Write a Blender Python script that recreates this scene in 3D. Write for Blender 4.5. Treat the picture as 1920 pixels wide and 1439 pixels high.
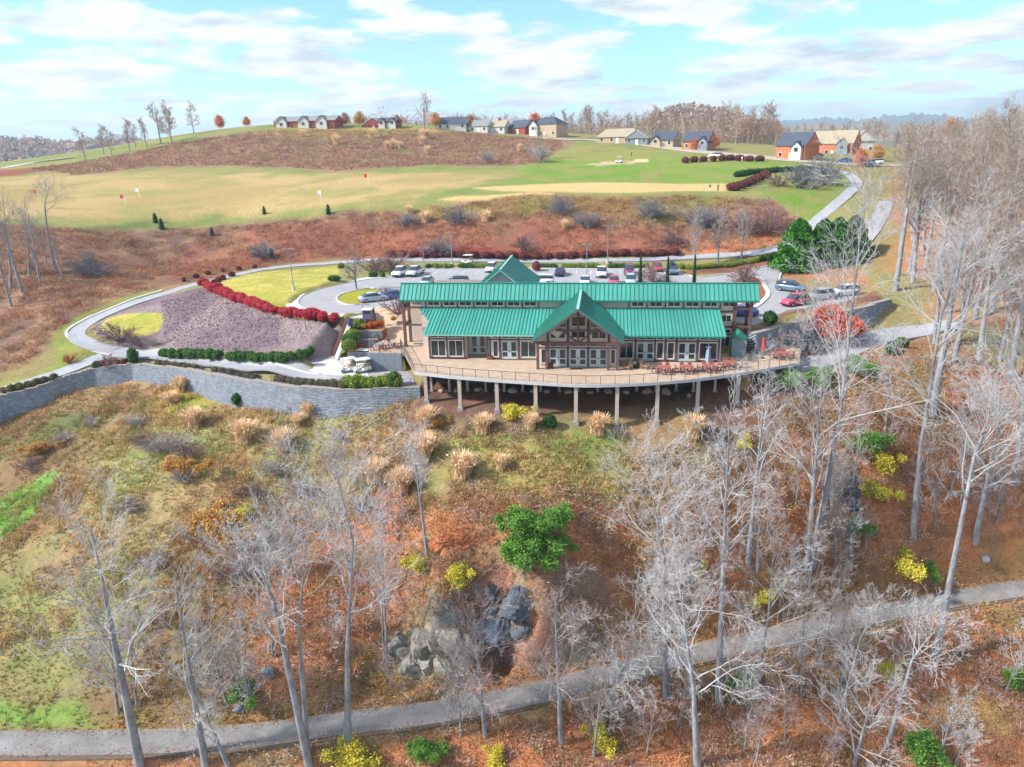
import bpy, math, random
import numpy as np
from mathutils import Vector

# ------------------------------------------------------------------ camera, sky, sun, exposure
scene = bpy.context.scene
col = scene.collection
for o in list(bpy.data.objects):
    bpy.data.objects.remove(o)

FPX, PITCH, YAW, ROLL, CAMH = 1346.0, math.radians(18.44), math.radians(7.67), math.radians(1.45), 26.0
_f = np.array([-math.sin(YAW)*math.cos(PITCH), math.cos(YAW)*math.cos(PITCH), -math.sin(PITCH)])
_r0 = np.array([math.cos(YAW), math.sin(YAW), 0.0]); _u0 = np.cross(_r0, _f)
_rr = math.cos(ROLL)*_r0 - math.sin(ROLL)*_u0
_uu = math.sin(ROLL)*_r0 + math.cos(ROLL)*_u0
camd = bpy.data.cameras.new('camera'); cam = bpy.data.objects.new('camera', camd); col.objects.link(cam)
camd.sensor_width = 36.0; camd.lens = FPX/1920*36.0; camd.clip_start = 0.5; camd.clip_end = 40000
from mathutils import Matrix
cam.matrix_world = Matrix(((_rr[0], _uu[0], -_f[0], 0), (_rr[1], _uu[1], -_f[1], 0), (_rr[2], _uu[2], -_f[2], CAMH), (0, 0, 0, 1)))
scene.camera = cam

SUN_EL, SUN_AZ = math.radians(38), math.radians(250)      # azimuth clockwise from +Y (the view), so from the left and a little behind
sun_dir = Vector((math.sin(SUN_AZ)*math.cos(SUN_EL), math.cos(SUN_AZ)*math.cos(SUN_EL), math.sin(SUN_EL)))
sl = bpy.data.lights.new('sun', 'SUN'); sl.energy = 3.2; sl.angle = math.radians(4); sl.color = (1.0, 0.93, 0.82)
so = bpy.data.objects.new('sun', sl); col.objects.link(so)
so.rotation_euler = (-sun_dir).to_track_quat('-Z', 'Y').to_euler()

world = bpy.data.worlds.new('World'); scene.world = world; world.use_nodes = True
nt = world.node_tree; nt.nodes.clear()
def N(t, x=0, y=0, **k):
    n = nt.nodes.new(t)
    for a, b in k.items(): setattr(n, a, b)
    return n
def math_node(op, a, b=None, clamp=False):
    n = nt.nodes.new('ShaderNodeMath'); n.operation = op; n.use_clamp = clamp
    for i, s in enumerate((a, b)):
        if s is None: continue
        if isinstance(s, (int, float)): n.inputs[i].default_value = s
        else: nt.links.new(s, n.inputs[i])
    return n.outputs[0]
sky = N('ShaderNodeTexSky', sky_type='NISHITA', sun_disc=False, sun_elevation=SUN_EL, sun_rotation=SUN_AZ)
sky.air_density = 1.0; sky.dust_density = 0.3; sky.ozone_density = 1.5
bg = N('ShaderNodeBackground'); wout = N('ShaderNodeOutputWorld')
geo = N('ShaderNodeNewGeometry')            # for the world, Position is the ray direction
tc = N('ShaderNodeTexCoord')
sep = N('ShaderNodeSeparateXYZ'); nt.links.new(tc.outputs['Generated'], sep.inputs[0])
zz = math_node('ADD', math_node('MAXIMUM', sep.outputs[2], 0.0), 0.13)
cx = math_node('DIVIDE', sep.outputs[0], zz); cy = math_node('DIVIDE', sep.outputs[1], zz)
comb = N('ShaderNodeCombineXYZ'); nt.links.new(cx, comb.inputs[0]); nt.links.new(cy, comb.inputs[1])
def wnoise(scale, det, rough, off):
    mp = N('ShaderNodeMapping'); mp.inputs['Location'].default_value = off; mp.inputs['Scale'].default_value = (scale, scale*1.0, 1)
    nt.links.new(comb.outputs[0], mp.inputs[0])
    n = N('ShaderNodeTexNoise'); n.inputs['Scale'].default_value = 1.0; n.inputs['Detail'].default_value = det; n.inputs['Roughness'].default_value = rough
    nt.links.new(mp.outputs[0], n.inputs['Vector']); return n.outputs[0]
big = wnoise(1.55, 7, 0.58, (3.1, 7.7, 0))
msk = N('ShaderNodeMapRange'); msk.interpolation_type = 'SMOOTHSTEP'
msk.inputs['From Min'].default_value = 0.425; msk.inputs['From Max'].default_value = 0.545
nt.links.new(big, msk.inputs['Value'])
# thick middles of clouds are a little greyer underneath
shade = N('ShaderNodeMapRange'); shade.inputs['From Min'].default_value = 0.44; shade.inputs['From Max'].default_value = 0.64
nt.links.new(wnoise(1.9, 4, 0.6, (9.3, 2.2, 0)), shade.inputs['Value'])
cloudc = N('ShaderNodeMix', data_type='RGBA'); nt.links.new(shade.outputs[0], cloudc.inputs['Factor'])
cloudc.inputs['A'].default_value = (4.5, 4.55, 4.6, 1); cloudc.inputs['B'].default_value = (2.55, 2.95, 3.3, 1)
skyb = N('ShaderNodeMix', data_type='RGBA', blend_type='MULTIPLY'); skyb.inputs['Factor'].default_value = 1.0
nt.links.new(sky.outputs[0], skyb.inputs['A']); skyb.inputs['B'].default_value = (0.55, 0.78, 1.0, 1)
mix = N('ShaderNodeMix', data_type='RGBA'); nt.links.new(msk.outputs[0], mix.inputs['Factor'])
nt.links.new(skyb.outputs['Result'], mix.inputs['A']); nt.links.new(cloudc.outputs['Result'], mix.inputs['B'])
nt.links.new(mix.outputs['Result'], bg.inputs[0]); bg.inputs[1].default_value = 0.10
nt.links.new(bg.outputs[0], wout.inputs[0])

scene.view_settings.view_transform = 'Standard'; scene.view_settings.look = 'None'
scene.view_settings.gamma = 1.0; scene.view_settings.use_curve_mapping = False
scene.view_settings.exposure = 1.42
scene.render.engine = 'CYCLES'
scene.cycles.use_denoising = True
scene.cycles.use_adaptive_sampling = True; scene.cycles.adaptive_threshold = 0.03
world.cycles.sampling_method = 'MANUAL'; world.cycles.sample_map_resolution = 512
scene.cycles.max_bounces = 4; scene.cycles.diffuse_bounces = 2; scene.cycles.glossy_bounces = 2
scene.cycles.transmission_bounces = 2; scene.cycles.volume_bounces = 0; scene.cycles.transparent_max_bounces = 6

# ------------------------------------------------------------------ helpers
HAZE = 0.0002
RNG = np.random.default_rng(7)
random.seed(7)
def ray(u, v):
    u = np.asarray(u, float); v = np.asarray(v, float)
    return _f + np.multiply.outer((u-960)/FPX, _rr) + np.multiply.outer((719.5-v)/FPX, _uu)
def atz(u, v, z):
    d = ray(u, v); t = (z-CAMH)/d[2]; return (d[0]*t, d[1]*t, z)
def atY(u, v, Y):
    d = ray(u, v); t = Y/d[1]; return (d[0]*t, Y, CAMH+d[2]*t)
def proj(p):
    q = np.asarray(p, float) - np.array([0, 0, CAMH]); d = q@_f
    return 960+FPX*(q@_rr)/d, 719.5-FPX*(q@_uu)/d, FPX/d

def lin(c, k=1.0):
    out = []
    for x in c:
        x = x/255.0
        out.append((x/12.92 if x <= 0.04045 else ((x+0.055)/1.055)**2.4)*k)
    return tuple(out)

MATS = {}
def mat(name, color=None, rough=0.8, var=0.12, scale=3.0, bump=0.0, bscale=None, metal=0.0, spec=0.3, attr=False, detail=5, space='Object', trans=0.0, stretch=None):
    """procedural material: base colour varied by noise, optional vertex colour attribute and bump"""
    m = bpy.data.materials.new(name); m.use_nodes = True; t = m.node_tree
    b = t.nodes['Principled BSDF']; b.inputs['Roughness'].default_value = rough; b.inputs['Metallic'].default_value = metal
    b.inputs['Specular IOR Level'].default_value = spec
    tcn = t.nodes.new('ShaderNodeTexCoord'); vec = tcn.outputs[space]
    if stretch:
        mp = t.nodes.new('ShaderNodeMapping'); mp.inputs['Scale'].default_value = stretch
        t.links.new(vec, mp.inputs[0]); vec = mp.outputs[0]
    nz = t.nodes.new('ShaderNodeTexNoise'); nz.inputs['Scale'].default_value = scale; nz.inputs['Detail'].default_value = detail; nz.inputs['Roughness'].default_value = 0.65
    t.links.new(vec, nz.inputs['Vector'])
    mr = t.nodes.new('ShaderNodeMapRange'); mr.inputs['From Min'].default_value = 0.28; mr.inputs['From Max'].default_value = 0.72
    mr.inputs['To Min'].default_value = 1-var; mr.inputs['To Max'].default_value = 1+var
    t.links.new(nz.outputs[0], mr.inputs['Value'])
    mx = t.nodes.new('ShaderNodeMix'); mx.data_type = 'RGBA'; mx.blend_type = 'MULTIPLY'; mx.inputs['Factor'].default_value = 1.0
    if attr:
        a = t.nodes.new('ShaderNodeAttribute'); a.attribute_name = 'Col'; t.links.new(a.outputs['Color'], mx.inputs['A'])
    else:
        mx.inputs['A'].default_value = (*color, 1)
    t.links.new(mr.outputs[0], mx.inputs['B'])
    t.links.new(mx.outputs['Result'], b.inputs['Base Color'])
    if bump:
        n2 = t.nodes.new('ShaderNodeTexNoise'); n2.inputs['Scale'].default_value = bscale or scale*3; n2.inputs['Detail'].default_value = 6
        t.links.new(vec, n2.inputs['Vector'])
        bn = t.nodes.new('ShaderNodeBump'); bn.inputs['Strength'].default_value = 0.6; bn.inputs['Distance'].default_value = bump
        t.links.new(n2.outputs[0], bn.inputs['Height']); t.links.new(bn.outputs[0], b.inputs['Normal'])
    if trans:
        tr = t.nodes.new('ShaderNodeBsdfTranslucent'); t.links.new(mx.outputs['Result'], tr.inputs[0])
        ms = t.nodes.new('ShaderNodeMixShader'); ms.inputs[0].default_value = trans
        t.links.new(b.outputs[0], ms.inputs[1]); t.links.new(tr.outputs[0], ms.inputs[2])
        t.links.new(ms.outputs[0], t.nodes['Material Output'].inputs[0])
    MATS[name] = m
    return m

def mesh_np(name, verts, quads=None, tris=None, cols=None, smooth=False, material=None):
    """mesh from numpy arrays; cols is a per-vertex RGB array stored as attribute Col"""
    me = bpy.data.meshes.new(name)
    verts = np.asarray(verts, np.float32); nv = len(verts)
    qs = np.zeros((0, 4), np.int32) if quads is None else np.asarray(quads, np.int32).reshape(-1, 4)
    ts = np.zeros((0, 3), np.int32) if tris is None else np.asarray(tris, np.int32).reshape(-1, 3)
    me.vertices.add(nv); me.vertices.foreach_set('co', verts.ravel())
    nl = qs.size+ts.size; me.loops.add(nl)
    me.loops.foreach_set('vertex_index', np.concatenate([qs.ravel(), ts.ravel()]))
    npol = len(qs)+len(ts); me.polygons.add(npol)
    st = np.concatenate([np.arange(len(qs))*4, len(qs)*4+np.arange(len(ts))*3]).astype(np.int32)
    me.polygons.foreach_set('loop_start', st)
    me.polygons.foreach_set('use_smooth', np.full(npol, smooth, bool))
    if cols is not None:
        a = me.color_attributes.new('Col', 'FLOAT_COLOR', 'POINT')
        c4 = np.ones((nv, 4), np.float32); c4[:, :3] = cols; a.data.foreach_set('color', c4.ravel())
    me.update(); me.validate()
    if material: me.materials.append(material)
    return me

def link(name, data, parent=None):
    o = bpy.data.objects.new(name, data); col.objects.link(o)
    if parent is not None: o.parent = parent
    return o
def tag(o, label=None, cat=None, group=None, kind=None):
    if label: o['label'] = label
    if cat: o['category'] = cat
    if group: o['group'] = group
    if kind: o['kind'] = kind
    return o
def thing(name, label, cat, loc=(0, 0, 0), rotz=0.0, group=None):
    o = link(name, None); o.location = loc; o.rotation_euler = (0, 0, rotz); o.empty_display_size = 0.3
    return tag(o, label, cat, group, 'thing')
def copy_tree(o, parent=None):
    c = o.copy(); col.objects.link(c); c.parent = parent
    for ch in o.children: copy_tree(ch, c)
    return c
def wloc(o):
    v = Vector((0, 0, 0))
    while o is not None:
        v += o.location; o = o.parent
    return v

class MB:
    """collects shapes; build() makes ONE mesh object"""
    def __init__(self): self.v = []; self.f = []
    def add(self, vs, fs):
        k = len(self.v); self.v += [tuple(p) for p in vs]; self.f += [tuple(i+k for i in f) for f in fs]; return self
    def box(self, x0, x1, y0, y1, z0, z1):
        return self.add([(x0,y0,z0),(x1,y0,z0),(x1,y1,z0),(x0,y1,z0),(x0,y0,z1),(x1,y0,z1),(x1,y1,z1),(x0,y1,z1)],
                        [(0,3,2,1),(4,5,6,7),(0,1,5,4),(1,2,6,5),(2,3,7,6),(3,0,4,7)])
    def bar(self, p, q, w, h, up=(0, 0, 1)):
        p = Vector(p); q = Vector(q); d = (q-p).normalized(); up = Vector(up)
        if abs(d.dot(up)) > 0.98: up = Vector((0, 1, 0))
        s = d.cross(up).normalized(); n = s.cross(d)
        s *= w/2; n *= h/2
        vs = [p-s-n, p+s-n, p+s+n, p-s+n, q-s-n, q+s-n, q+s+n, q-s+n]
        return self.add(vs, [(0,3,2,1),(4,5,6,7),(0,1,5,4),(1,2,6,5),(2,3,7,6),(3,0,4,7)][::1])
    def tube(self, pts, rad, n=8, cap=True):
        pts = [Vector(p) for p in pts]; k = len(pts)
        rad = rad if isinstance(rad, (list, tuple)) else [rad]*k
        vs = []
        for i, p in enumerate(pts):
            d = (pts[min(i+1, k-1)]-pts[max(i-1, 0)]).normalized()
            a = Vector((0, 0, 1)) if abs(d.z) < 0.9 else Vector((1, 0, 0))
            s = d.cross(a).normalized(); t = d.cross(s)
            for j in range(n):
                th = 2*math.pi*j/n; vs.append(p+(s*math.cos(th)+t*math.sin(th))*rad[i])
        fs = [(i*n+j, (i+1)*n+j, (i+1)*n+(j+1) % n, i*n+(j+1) % n) for i in range(k-1) for j in range(n)]
        if cap: fs += [tuple(range(n)), tuple(range((k-1)*n, k*n))[::-1]]
        return self.add(vs, fs)
    def prism(self, poly, y0, y1):
        """polygon of (x,z) extruded along y"""
        n = len(poly); vs = [(x, y0, z) for x, z in poly]+[(x, y1, z) for x, z in poly]
        return self.add(vs, [tuple(range(n)), tuple(range(2*n-1, n-1, -1))]+[(i, i+n, (i+1) % n+n, (i+1) % n) for i in range(n)])
    def slab(self, poly, z0, z1):
        """polygon of (x,y) extruded along z"""
        n = len(poly); vs = [(x, y, z0) for x, y in poly]+[(x, y, z1) for x, y in poly]
        return self.add(vs, [tuple(range(n))[::-1], tuple(range(n, 2*n))]+[(i, (i+1) % n, (i+1) % n+n, i+n) for i in range(n)])
    def build(self, name, material, parent=None, local=False, smooth=False):
        off = Vector((0, 0, 0)) if (local or parent is None) else wloc(parent)
        me = bpy.data.meshes.new(name); me.from_pydata([tuple(Vector(p)-off) for p in self.v], [], self.f)
        me.materials.append(material); me.update()
        if smooth: me.polygons.foreach_set('use_smooth', [True]*len(me.polygons))
        return link(name, me, parent)

# value noise on the plane
_perm = np.random.default_rng(11).random((256, 256)).astype(np.float32)
def vnoise(x, y):
    xi = np.floor(x).astype(int); yi = np.floor(y).astype(int); fx = x-xi; fy = y-yi
    fx = fx*fx*(3-2*fx); fy = fy*fy*(3-2*fy)
    a = _perm[xi & 255, yi & 255]; b = _perm[(xi+1) & 255, yi & 255]; c = _perm[xi & 255, (yi+1) & 255]; d = _perm[(xi+1) & 255, (yi+1) & 255]
    return a+(b-a)*fx+(c-a)*fy+(a-b-c+d)*fx*fy
def fbm(x, y, s, o=4, seed=0):
    x = np.asarray(x)/s+seed*17.3; y = np.asarray(y)/s+seed*9.1; r = 0; a = 0.5; t = 0
    for k in range(o):
        r = r+a*vnoise(x, y); t += a; a *= 0.5; x = x*2.03+5.1; y = y*2.03+1.7
    return r/t
def sstep(a, b, x):
    t = np.clip((x-a)/(b-a), 0, 1); return t*t*(3-2*t)
def in_poly(x, y, poly):
    x = np.asarray(x); y = np.asarray(y); r = np.zeros(x.shape, bool); n = len(poly)
    for i in range(n):
        x0, y0 = poly[i][0], poly[i][1]; x1, y1 = poly[(i+1) % n][0], poly[(i+1) % n][1]
        if y0 == y1: continue
        c = ((y0 > y) != (y1 > y)) & (x < (x1-x0)*(y-y0)/(y1-y0)+x0); r ^= c
    return r
def pl_dist(x, y, pl, closed=False):
    d = np.full(np.shape(x), 1e9); n = len(pl)
    for i in range(n if closed else n-1):
        ax, ay = pl[i][0], pl[i][1]; bx, by = pl[(i+1) % n][0], pl[(i+1) % n][1]
        vx, vy = bx-ax, by-ay; L = vx*vx+vy*vy+1e-9
        t = np.clip(((x-ax)*vx+(y-ay)*vy)/L, 0, 1)
        d = np.minimum(d, np.hypot(x-ax-t*vx, y-ay-t*vy))
    return d
def resample(pl, step):
    pl = np.asarray(pl, float); seg = np.linalg.norm(np.diff(pl[:, :2], axis=0), axis=1); s = np.concatenate([[0], np.cumsum(seg)])
    n = max(2, int(round(s[-1]/step))+1); t = np.linspace(0, s[-1], n)
    return np.stack([np.interp(t, s, pl[:, k]) for k in range(pl.shape[1])], 1)
def smooth_pl(pl, step=1.0):
    """Catmull-Rom through the points, then even steps"""
    p = np.asarray(pl, float); p = np.vstack([2*p[0]-p[1], p, 2*p[-1]-p[-2]]); out = []
    for i in range(1, len(p)-2):
        for t in np.linspace(0, 1, 12, endpoint=False):
            a, b, c, d = p[i-1], p[i], p[i+1], p[i+2]
            out.append(0.5*((2*b)+(-a+c)*t+(2*a-5*b+4*c-d)*t*t+(-a+3*b-3*c+d)*t**3))
    out.append(p[-2]); return resample(np.array(out), step)
# ------------------------------------------------------------------ terrain
LOTZ = 2.5
def Pz(L): return [atz(u, v, z) for u, v, z in L]
wall_left = Pz([(-150,800,-8.0),(0,743,-6.3),(60,730,-5.9),(120,708,-5.2),(175,693,-4.5),(250,683,-3.9),(290,687,-3.7),(350,693,-3.4),(400,703,-3.2),
                (450,712,-3.05),(520,722,-2.9),(560,727,-2.8),(640,732,-2.7),(700,731,-2.6),(760,729,-2.55),(788,728,-2.5)])
wall_right = Pz([(1413,628,2.45),(1470,612,2.45),(1520,600,2.45),(1570,588,2.5),(1620,577,2.55),(1668,563,2.7)])
WR_END = wall_right[-1]
divide = [(-260, 60, 0)]+wall_left+[(-22.3, 83.0, 0), (-22.24, 86.98, 0), (13.92, 86.98, 0), (16.7, 92.0, 0), (17.2, 95.5, 0)]+wall_right+[(WR_END[0]+25, WR_END[1]+8, 0), (120, 150, 0), (400, 300, 0)]
lower_poly = divide+[(400, -200, 0), (-260, -200, 0)]

shared = [  # (u, v, Y): points on the ground seen from the air
 (1800,600,105),(1800,500,130),(1800,400,160),(1880,600,106),(1880,700,99),
 (1000,490,151),(1000,478,154),(1000,430,162),(1000,385,170),(1000,350,195),(1000,320,230),(1000,300,262),(1000,262,330),(1000,250,365),
 (300,500,150),(300,450,160),(300,412,170),(300,370,195),(300,330,235),(300,300,270),(300,268,315),(330,255,335),
 (100,500,135),(100,440,150),(100,415,160),(100,370,190),(100,325,240),(100,307,275),(0,312,285),(0,360,190),(0,430,148),
 (650,470,158),(650,400,172),(650,350,205),(650,322,235),(650,280,290),(650,239,340),(500,238,335),(800,242,345),(900,250,350),
 (1300,480,152),(1300,440,160),(1300,380,172),(1300,350,195),(1300,300,250),(1300,281,285),(1150,264,330),
 (1500,465,147),(1500,420,160),(1500,360,185),(1500,310,235),(1500,298,255),(1600,430,150),(1600,370,180),(1600,330,215),(1600,302,255),(1400,290,270),
]
SH = [atY(*p) for p in shared] + [(-420,450,14),(-300,470,22),(-150,470,33),(0,470,28),(150,430,20),(300,430,18),(-420,250,12),(-300,150,6),(160,200,14),(260,200,18),(160,120,8),(110,150,10),(300,50,0)]
UP = SH + [atz(*p) for p in [
 (560,570,LOTZ),(640,594,LOTZ),(740,520,LOTZ),(900,505,LOTZ),(1100,505,LOTZ),(1280,510,LOTZ),(1400,510,LOTZ),(1450,590,LOTZ),(1500,550,LOTZ),(1450,500,LOTZ),(620,496,LOTZ),(500,560,LOTZ),(450,525,2.4),
 (1560,540,2.6),(1640,545,3.0),(1600,500,3.6),(1560,480,4.2),
 (600,497,2.5),(500,506,2.4),(400,528,1.9),(310,551,1.2),(230,577,.2),(165,605,-1.3),(140,622,-2),(150,640,-2.6),(195,657,-3.3),(110,700,-5),(0,735,-6.2),
 (300,667,-3.3),(400,680,-3),(480,690,-2.8),(560,700,-2.6),(650,704,-2.5),(700,700,-2.5),(740,690,-2.5),(620,680,-2.5),(690,668,-2.5),
 (300,640,-2.8),(450,650,-2.2),(580,655,-2.2),(240,610,-1.2),(350,590,0.2),(450,600,0.5),(550,620,0.3),(390,540,2.1),(480,580,2.3),(560,597,2.4),(630,603,2.4),(600,625,.7),(620,640,-.6),(600,652,-1.7),(580,610,1.6),(520,602,1.7),(642,640,-.4),(640,660,-1.9),(490,620,-.2),(400,620,-1.2),
 (100,640,-2.6),(30,640,-2.6),(100,570,.8),(20,560,.8),(250,530,2.3),(60,680,-4.4),(0,690,-5),(350,510,2.4)]]
def column(u, v0, z0, v1, z1, extra=(), n=4):
    L = [(u, v0+(v1-v0)*k/n, z0+(z1-z0)*k/n) for k in range(n+1)] if not extra else [(u, v0, z0)]+[(u, a, b) for a, b in extra]+[(u, v1, z1)]
    return [atz(*p) for p in L]
path_c = [(-120,1396),(0,1394),(100,1394),(200,1393),(300,1390),(420,1384),(520,1374),(650,1356),(800,1338),(950,1312),(1100,1277),(1250,1239),(1400,1205),(1550,1172),(1700,1140),(1800,1121),(1920,1103),(2020,1090)]
PATHZ = -25.0
path_w = smooth_pl([atz(u, v, PATHZ) for u, v in path_c], 1.0)
LO = list(SH)
LO += column(50,772,-9.0,1355,-24.7); LO += column(300,716,-6.0,1362,-24.7); LO += column(170,745,-7.5,1365,-24.7)
LO += column(450,735,-6.0,1350,-24.7)
LO += column(620,778,-6.0,1330,-24.6,[(850,-9.2),(950,-13.2),(1050,-16.6),(1150,-20.0),(1250,-23.0)])
LO += column(800,760,-4.0,1305,-24.6,[(850,-8.0),(950,-11.6),(1060,-15.5),(1130,-17.3),(1190,-21.2),(1245,-23.6)])
LO += column(960,790,-4.6,1280,-24.6,[(870,-8.0),(950,-11.0),(1040,-14.2),(1085,-15.6),(1140,-19.5),(1210,-23.4)])
LO += column(1120,792,-4.8,1245,-24.6,[(870,-8.3),(950,-11.6),(1040,-15.3),(1100,-17.6),(1180,-22.4)])
LO += column(1300,772,-4.1,1205,-24.6); LO += column(1450,740,-3.2,1175,-24.6); LO += column(1600,720,-2.9,1140,-24.6)
LO += column(1740,700,-2.2,1110,-24.6); LO += column(1890,720,-4.5,1085,-24.6)
LO += [tuple(p) for p in path_w[::6]]
LO += [atz(*p) for p in [(100,1439,-26.5),(400,1439,-26.5),(700,1439,-26.8),(1000,1420,-26.8),(1300,1400,-27.5),(1500,1340,-27.5),(1700,1250,-27.2),(1880,1200,-27),(1880,1439,-31),(1600,1439,-30.5),(1300,1500,-29),
        (1490,690,-1.6),(1560,665,-1.5),(1640,640,-1.2),(1720,622,-.7),(1800,605,.2),(1480,655,-1.1),(1530,640,-1.0),(1600,615,0.0),(1668,590,.9),(1440,670,-1.2)]]
LO += [(-30,15,-34),(20,15,-34),(70,30,-36),(-80,20,-30),(-110,60,-22),(-130,90,-12),(90,70,-20),(75,90,-8)]
for x in range(-20, 14, 6): LO.append((x, 86.5, -3.1))
for x in range(-18, 12, 6): LO.append((x, 82.5, -3.6))
def tps(pts, lam=0.004):
    p = np.array(pts, float); xy = p[:, :2]/100; n = len(p)
    d2 = ((xy[:, None]-xy[None])**2).sum(-1); K = 0.5*d2*np.log(d2+1e-12)
    A = np.zeros((n+3, n+3)); A[:n, :n] = K+lam*np.eye(n)*0.01; A[:n, n] = 1; A[:n, n+1:] = xy; A[n, :n] = 1; A[n+1:, :n] = xy.T
    w = np.linalg.solve(A, np.concatenate([p[:, 2], [0, 0, 0]]))
    def f(x, y):
        x = np.asarray(x, float)/100; y = np.asarray(y, float)/100; r = w[n]+w[n+1]*x+w[n+2]*y
        for i in range(n):
            q = (x-xy[i, 0])**2+(y-xy[i, 1])**2; r = r+w[i]*0.5*q*np.log(q+1e-12)
        return r
    return f
f_up, f_lo = tps(UP), tps(LO)

lot_poly = Pz([(u, v, LOTZ) for u, v in [(745,517),(700,522),(650,532),(600,543),(569,555),(558,567),(565,578),(595,587),(640,591)]])
lot_poly += [(-36.6, 101.0, LOTZ), (-35.6, 106, LOTZ), (17.3, 106, LOTZ), (17.3, 97.5, LOTZ)]
lot_poly += Pz([(u, v, LOTZ) for u, v in [(1413,611),(1440,599),(1478,582),(1540,576),(1600,562),(1612,548),(1570,545),(1500,556),(1462,543),(1455,528),(1463,512),(1478,503),(1474,493),(1440,499),(1380,512),(1315,521),(1293,517),(1262,505),(1100,505),(905,503),(760,505)]])
plaza_poly = [(-41.6,93.5),(-37.4,87.7),(-33.4,83.4),(-28.9,82.6),(-23.4,83.0),(-24.6,86.5),(-26.0,88.9),(-31.6,88.9),(-33.5,93),(-38.2,96.5)]
patio_poly = [(-26.45,89.3),(-31.4,89.3),(-32.0,95.1),(-32.4,97.5),(-26.62,97.5),(-26.62,95.92),(-27.25,95.92),(-27.75,92.4)]
walk_ramp = [(-32.4,97.5),(-35.6,106),(-26.6,106),(-26.6,97.5)]

def spaced(lo, a, b, hi, fine, grow=1.09, ends=None):
    mid = list(np.arange(a, b+1e-6, fine)); L = []; x = a; s = fine
    while x > lo: s *= grow; x -= s; L.append(x)
    Rr = []; x = mid[-1]; s = fine
    while x < hi: s *= grow; x += s; Rr.append(x)
    return np.array(L[::-1]+mid+Rr)
gx = spaced(-12000, -96, 62, 12000, 0.45, 1.07); gy = spaced(-150, 44, 165, 14000, 0.45, 1.045)
GX, GY = np.meshgrid(gx, gy)
Xc = np.clip(GX, -430, 330); Yc = np.clip(GY, -20, 480)
ZU = f_up(Xc, Yc); ZL = f_lo(Xc, Yc)
def flatten(Z, poly, z, blend):
    d = pl_dist(GX, GY, poly, True); d = np.where(in_poly(GX, GY, poly), 0, d)
    w = 1-sstep(0, blend, d); return Z*(1-w)+z*w
ZU = flatten(ZU, lot_poly, LOTZ-.03, 1.6)
ZU = flatten(ZU, plaza_poly, -2.53, 1.6)
ZU = flatten(ZU, patio_poly, -.25, 0.3)
ZU = flatten(ZU, walk_ramp, -.3, 0.4)
bank_top = Pz([(u, v, 2.38) for u, v in [(372,545),(390,541),(430,560),(500,585),(580,600),(630,606),(654,607)]])
bank_bot = Pz([(300,650,-3.0),(330,661,-2.9),(430,671,-2.65),(530,679,-2.55),(600,682,-2.45),(630,676,-2.45)])
bank_poly = bank_top+bank_bot[::-1]
dt_, db_ = pl_dist(GX, GY, bank_top), pl_dist(GX, GY, bank_bot); sb_ = dt_/(dt_+db_+1e-6); zb_ = 2.35*(1-sb_)-2.6*sb_
wb_ = 1-sstep(0, 2.2, np.where(in_poly(GX, GY, bank_poly), 0, pl_dist(GX, GY, bank_poly, True)))
wb_ = wb_*sstep(0, 1.2, np.where(in_poly(GX, GY, lot_poly), 0, pl_dist(GX, GY, lot_poly, True)))*sstep(0, 1, np.where(in_poly(GX, GY, plaza_poly), 0, pl_dist(GX, GY, plaza_poly, True)))
ZU = ZU*(1-wb_)+zb_*wb_
lowm = in_poly(GX, GY, lower_poly)
dd = pl_dist(GX, GY, divide); b = 0.22+np.clip((GX-WR_END[0]+3)*0.8, 0, 16)+np.clip((-92-GX)*0.5, 0, 10)
w = sstep(-1, 1, np.where(lowm, dd, -dd)/b)
ZG = ZU*(1-w)+ZL*w
LOWW = w
# woods on the right: both sheets agree
far = np.hypot(GX, GY)
zf = 2+10*fbm(GX, GY, 900, 4, 3)+np.clip(far-2500, 0, 8000)*0.003
wf = sstep(430, 900, far); ZG = ZG*(1-wf)+zf*wf
# rough ground: small lumps away from paving
rough = np.ones_like(ZG)
for poly in (lot_poly, plaza_poly, patio_poly): rough *= sstep(0, 2.5, np.where(in_poly(GX, GY, poly), 0, pl_dist(GX, GY, poly, True)))
rough *= sstep(2.2, 4.5, pl_dist(GX, GY, path_w[:, :2]))
lump = (fbm(GX, GY, 5, 3, 1)-.5)*0.7+(fbm(GX, GY, 1.6, 2, 2)-.5)*.35
natural = np.where(LOWW > .5, 1.0, 0.35)*np.where(GY > 175, 0.3, 1.0)
ZG = ZG+lump*rough*natural
# the rock face: broken ledges
cl = [atz(u, v, z)[:2] for u, v, z in [(690,1060,-15.5),(1120,1060,-15.5),(1150,1240,-24),(650,1290,-24.4)]]
clw = 1-sstep(0, 2.5, np.where(in_poly(GX, GY, cl), 0, pl_dist(GX, GY, cl, True)))
ledge = (fbm(GX, GY, 3.2, 3, 9)-.5)
ZG = ZG+clw*(np.round((ZG+ledge*3)/1.7)*1.7-ZG)*0.55
# flat bench for the trail
dpw = pl_dist(GX, GY, path_w[:, :2]); wpth = 1-sstep(1.9, 3.4, dpw); ZG = ZG*(1-wpth)+(PATHZ-.04)*wpth

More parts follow.
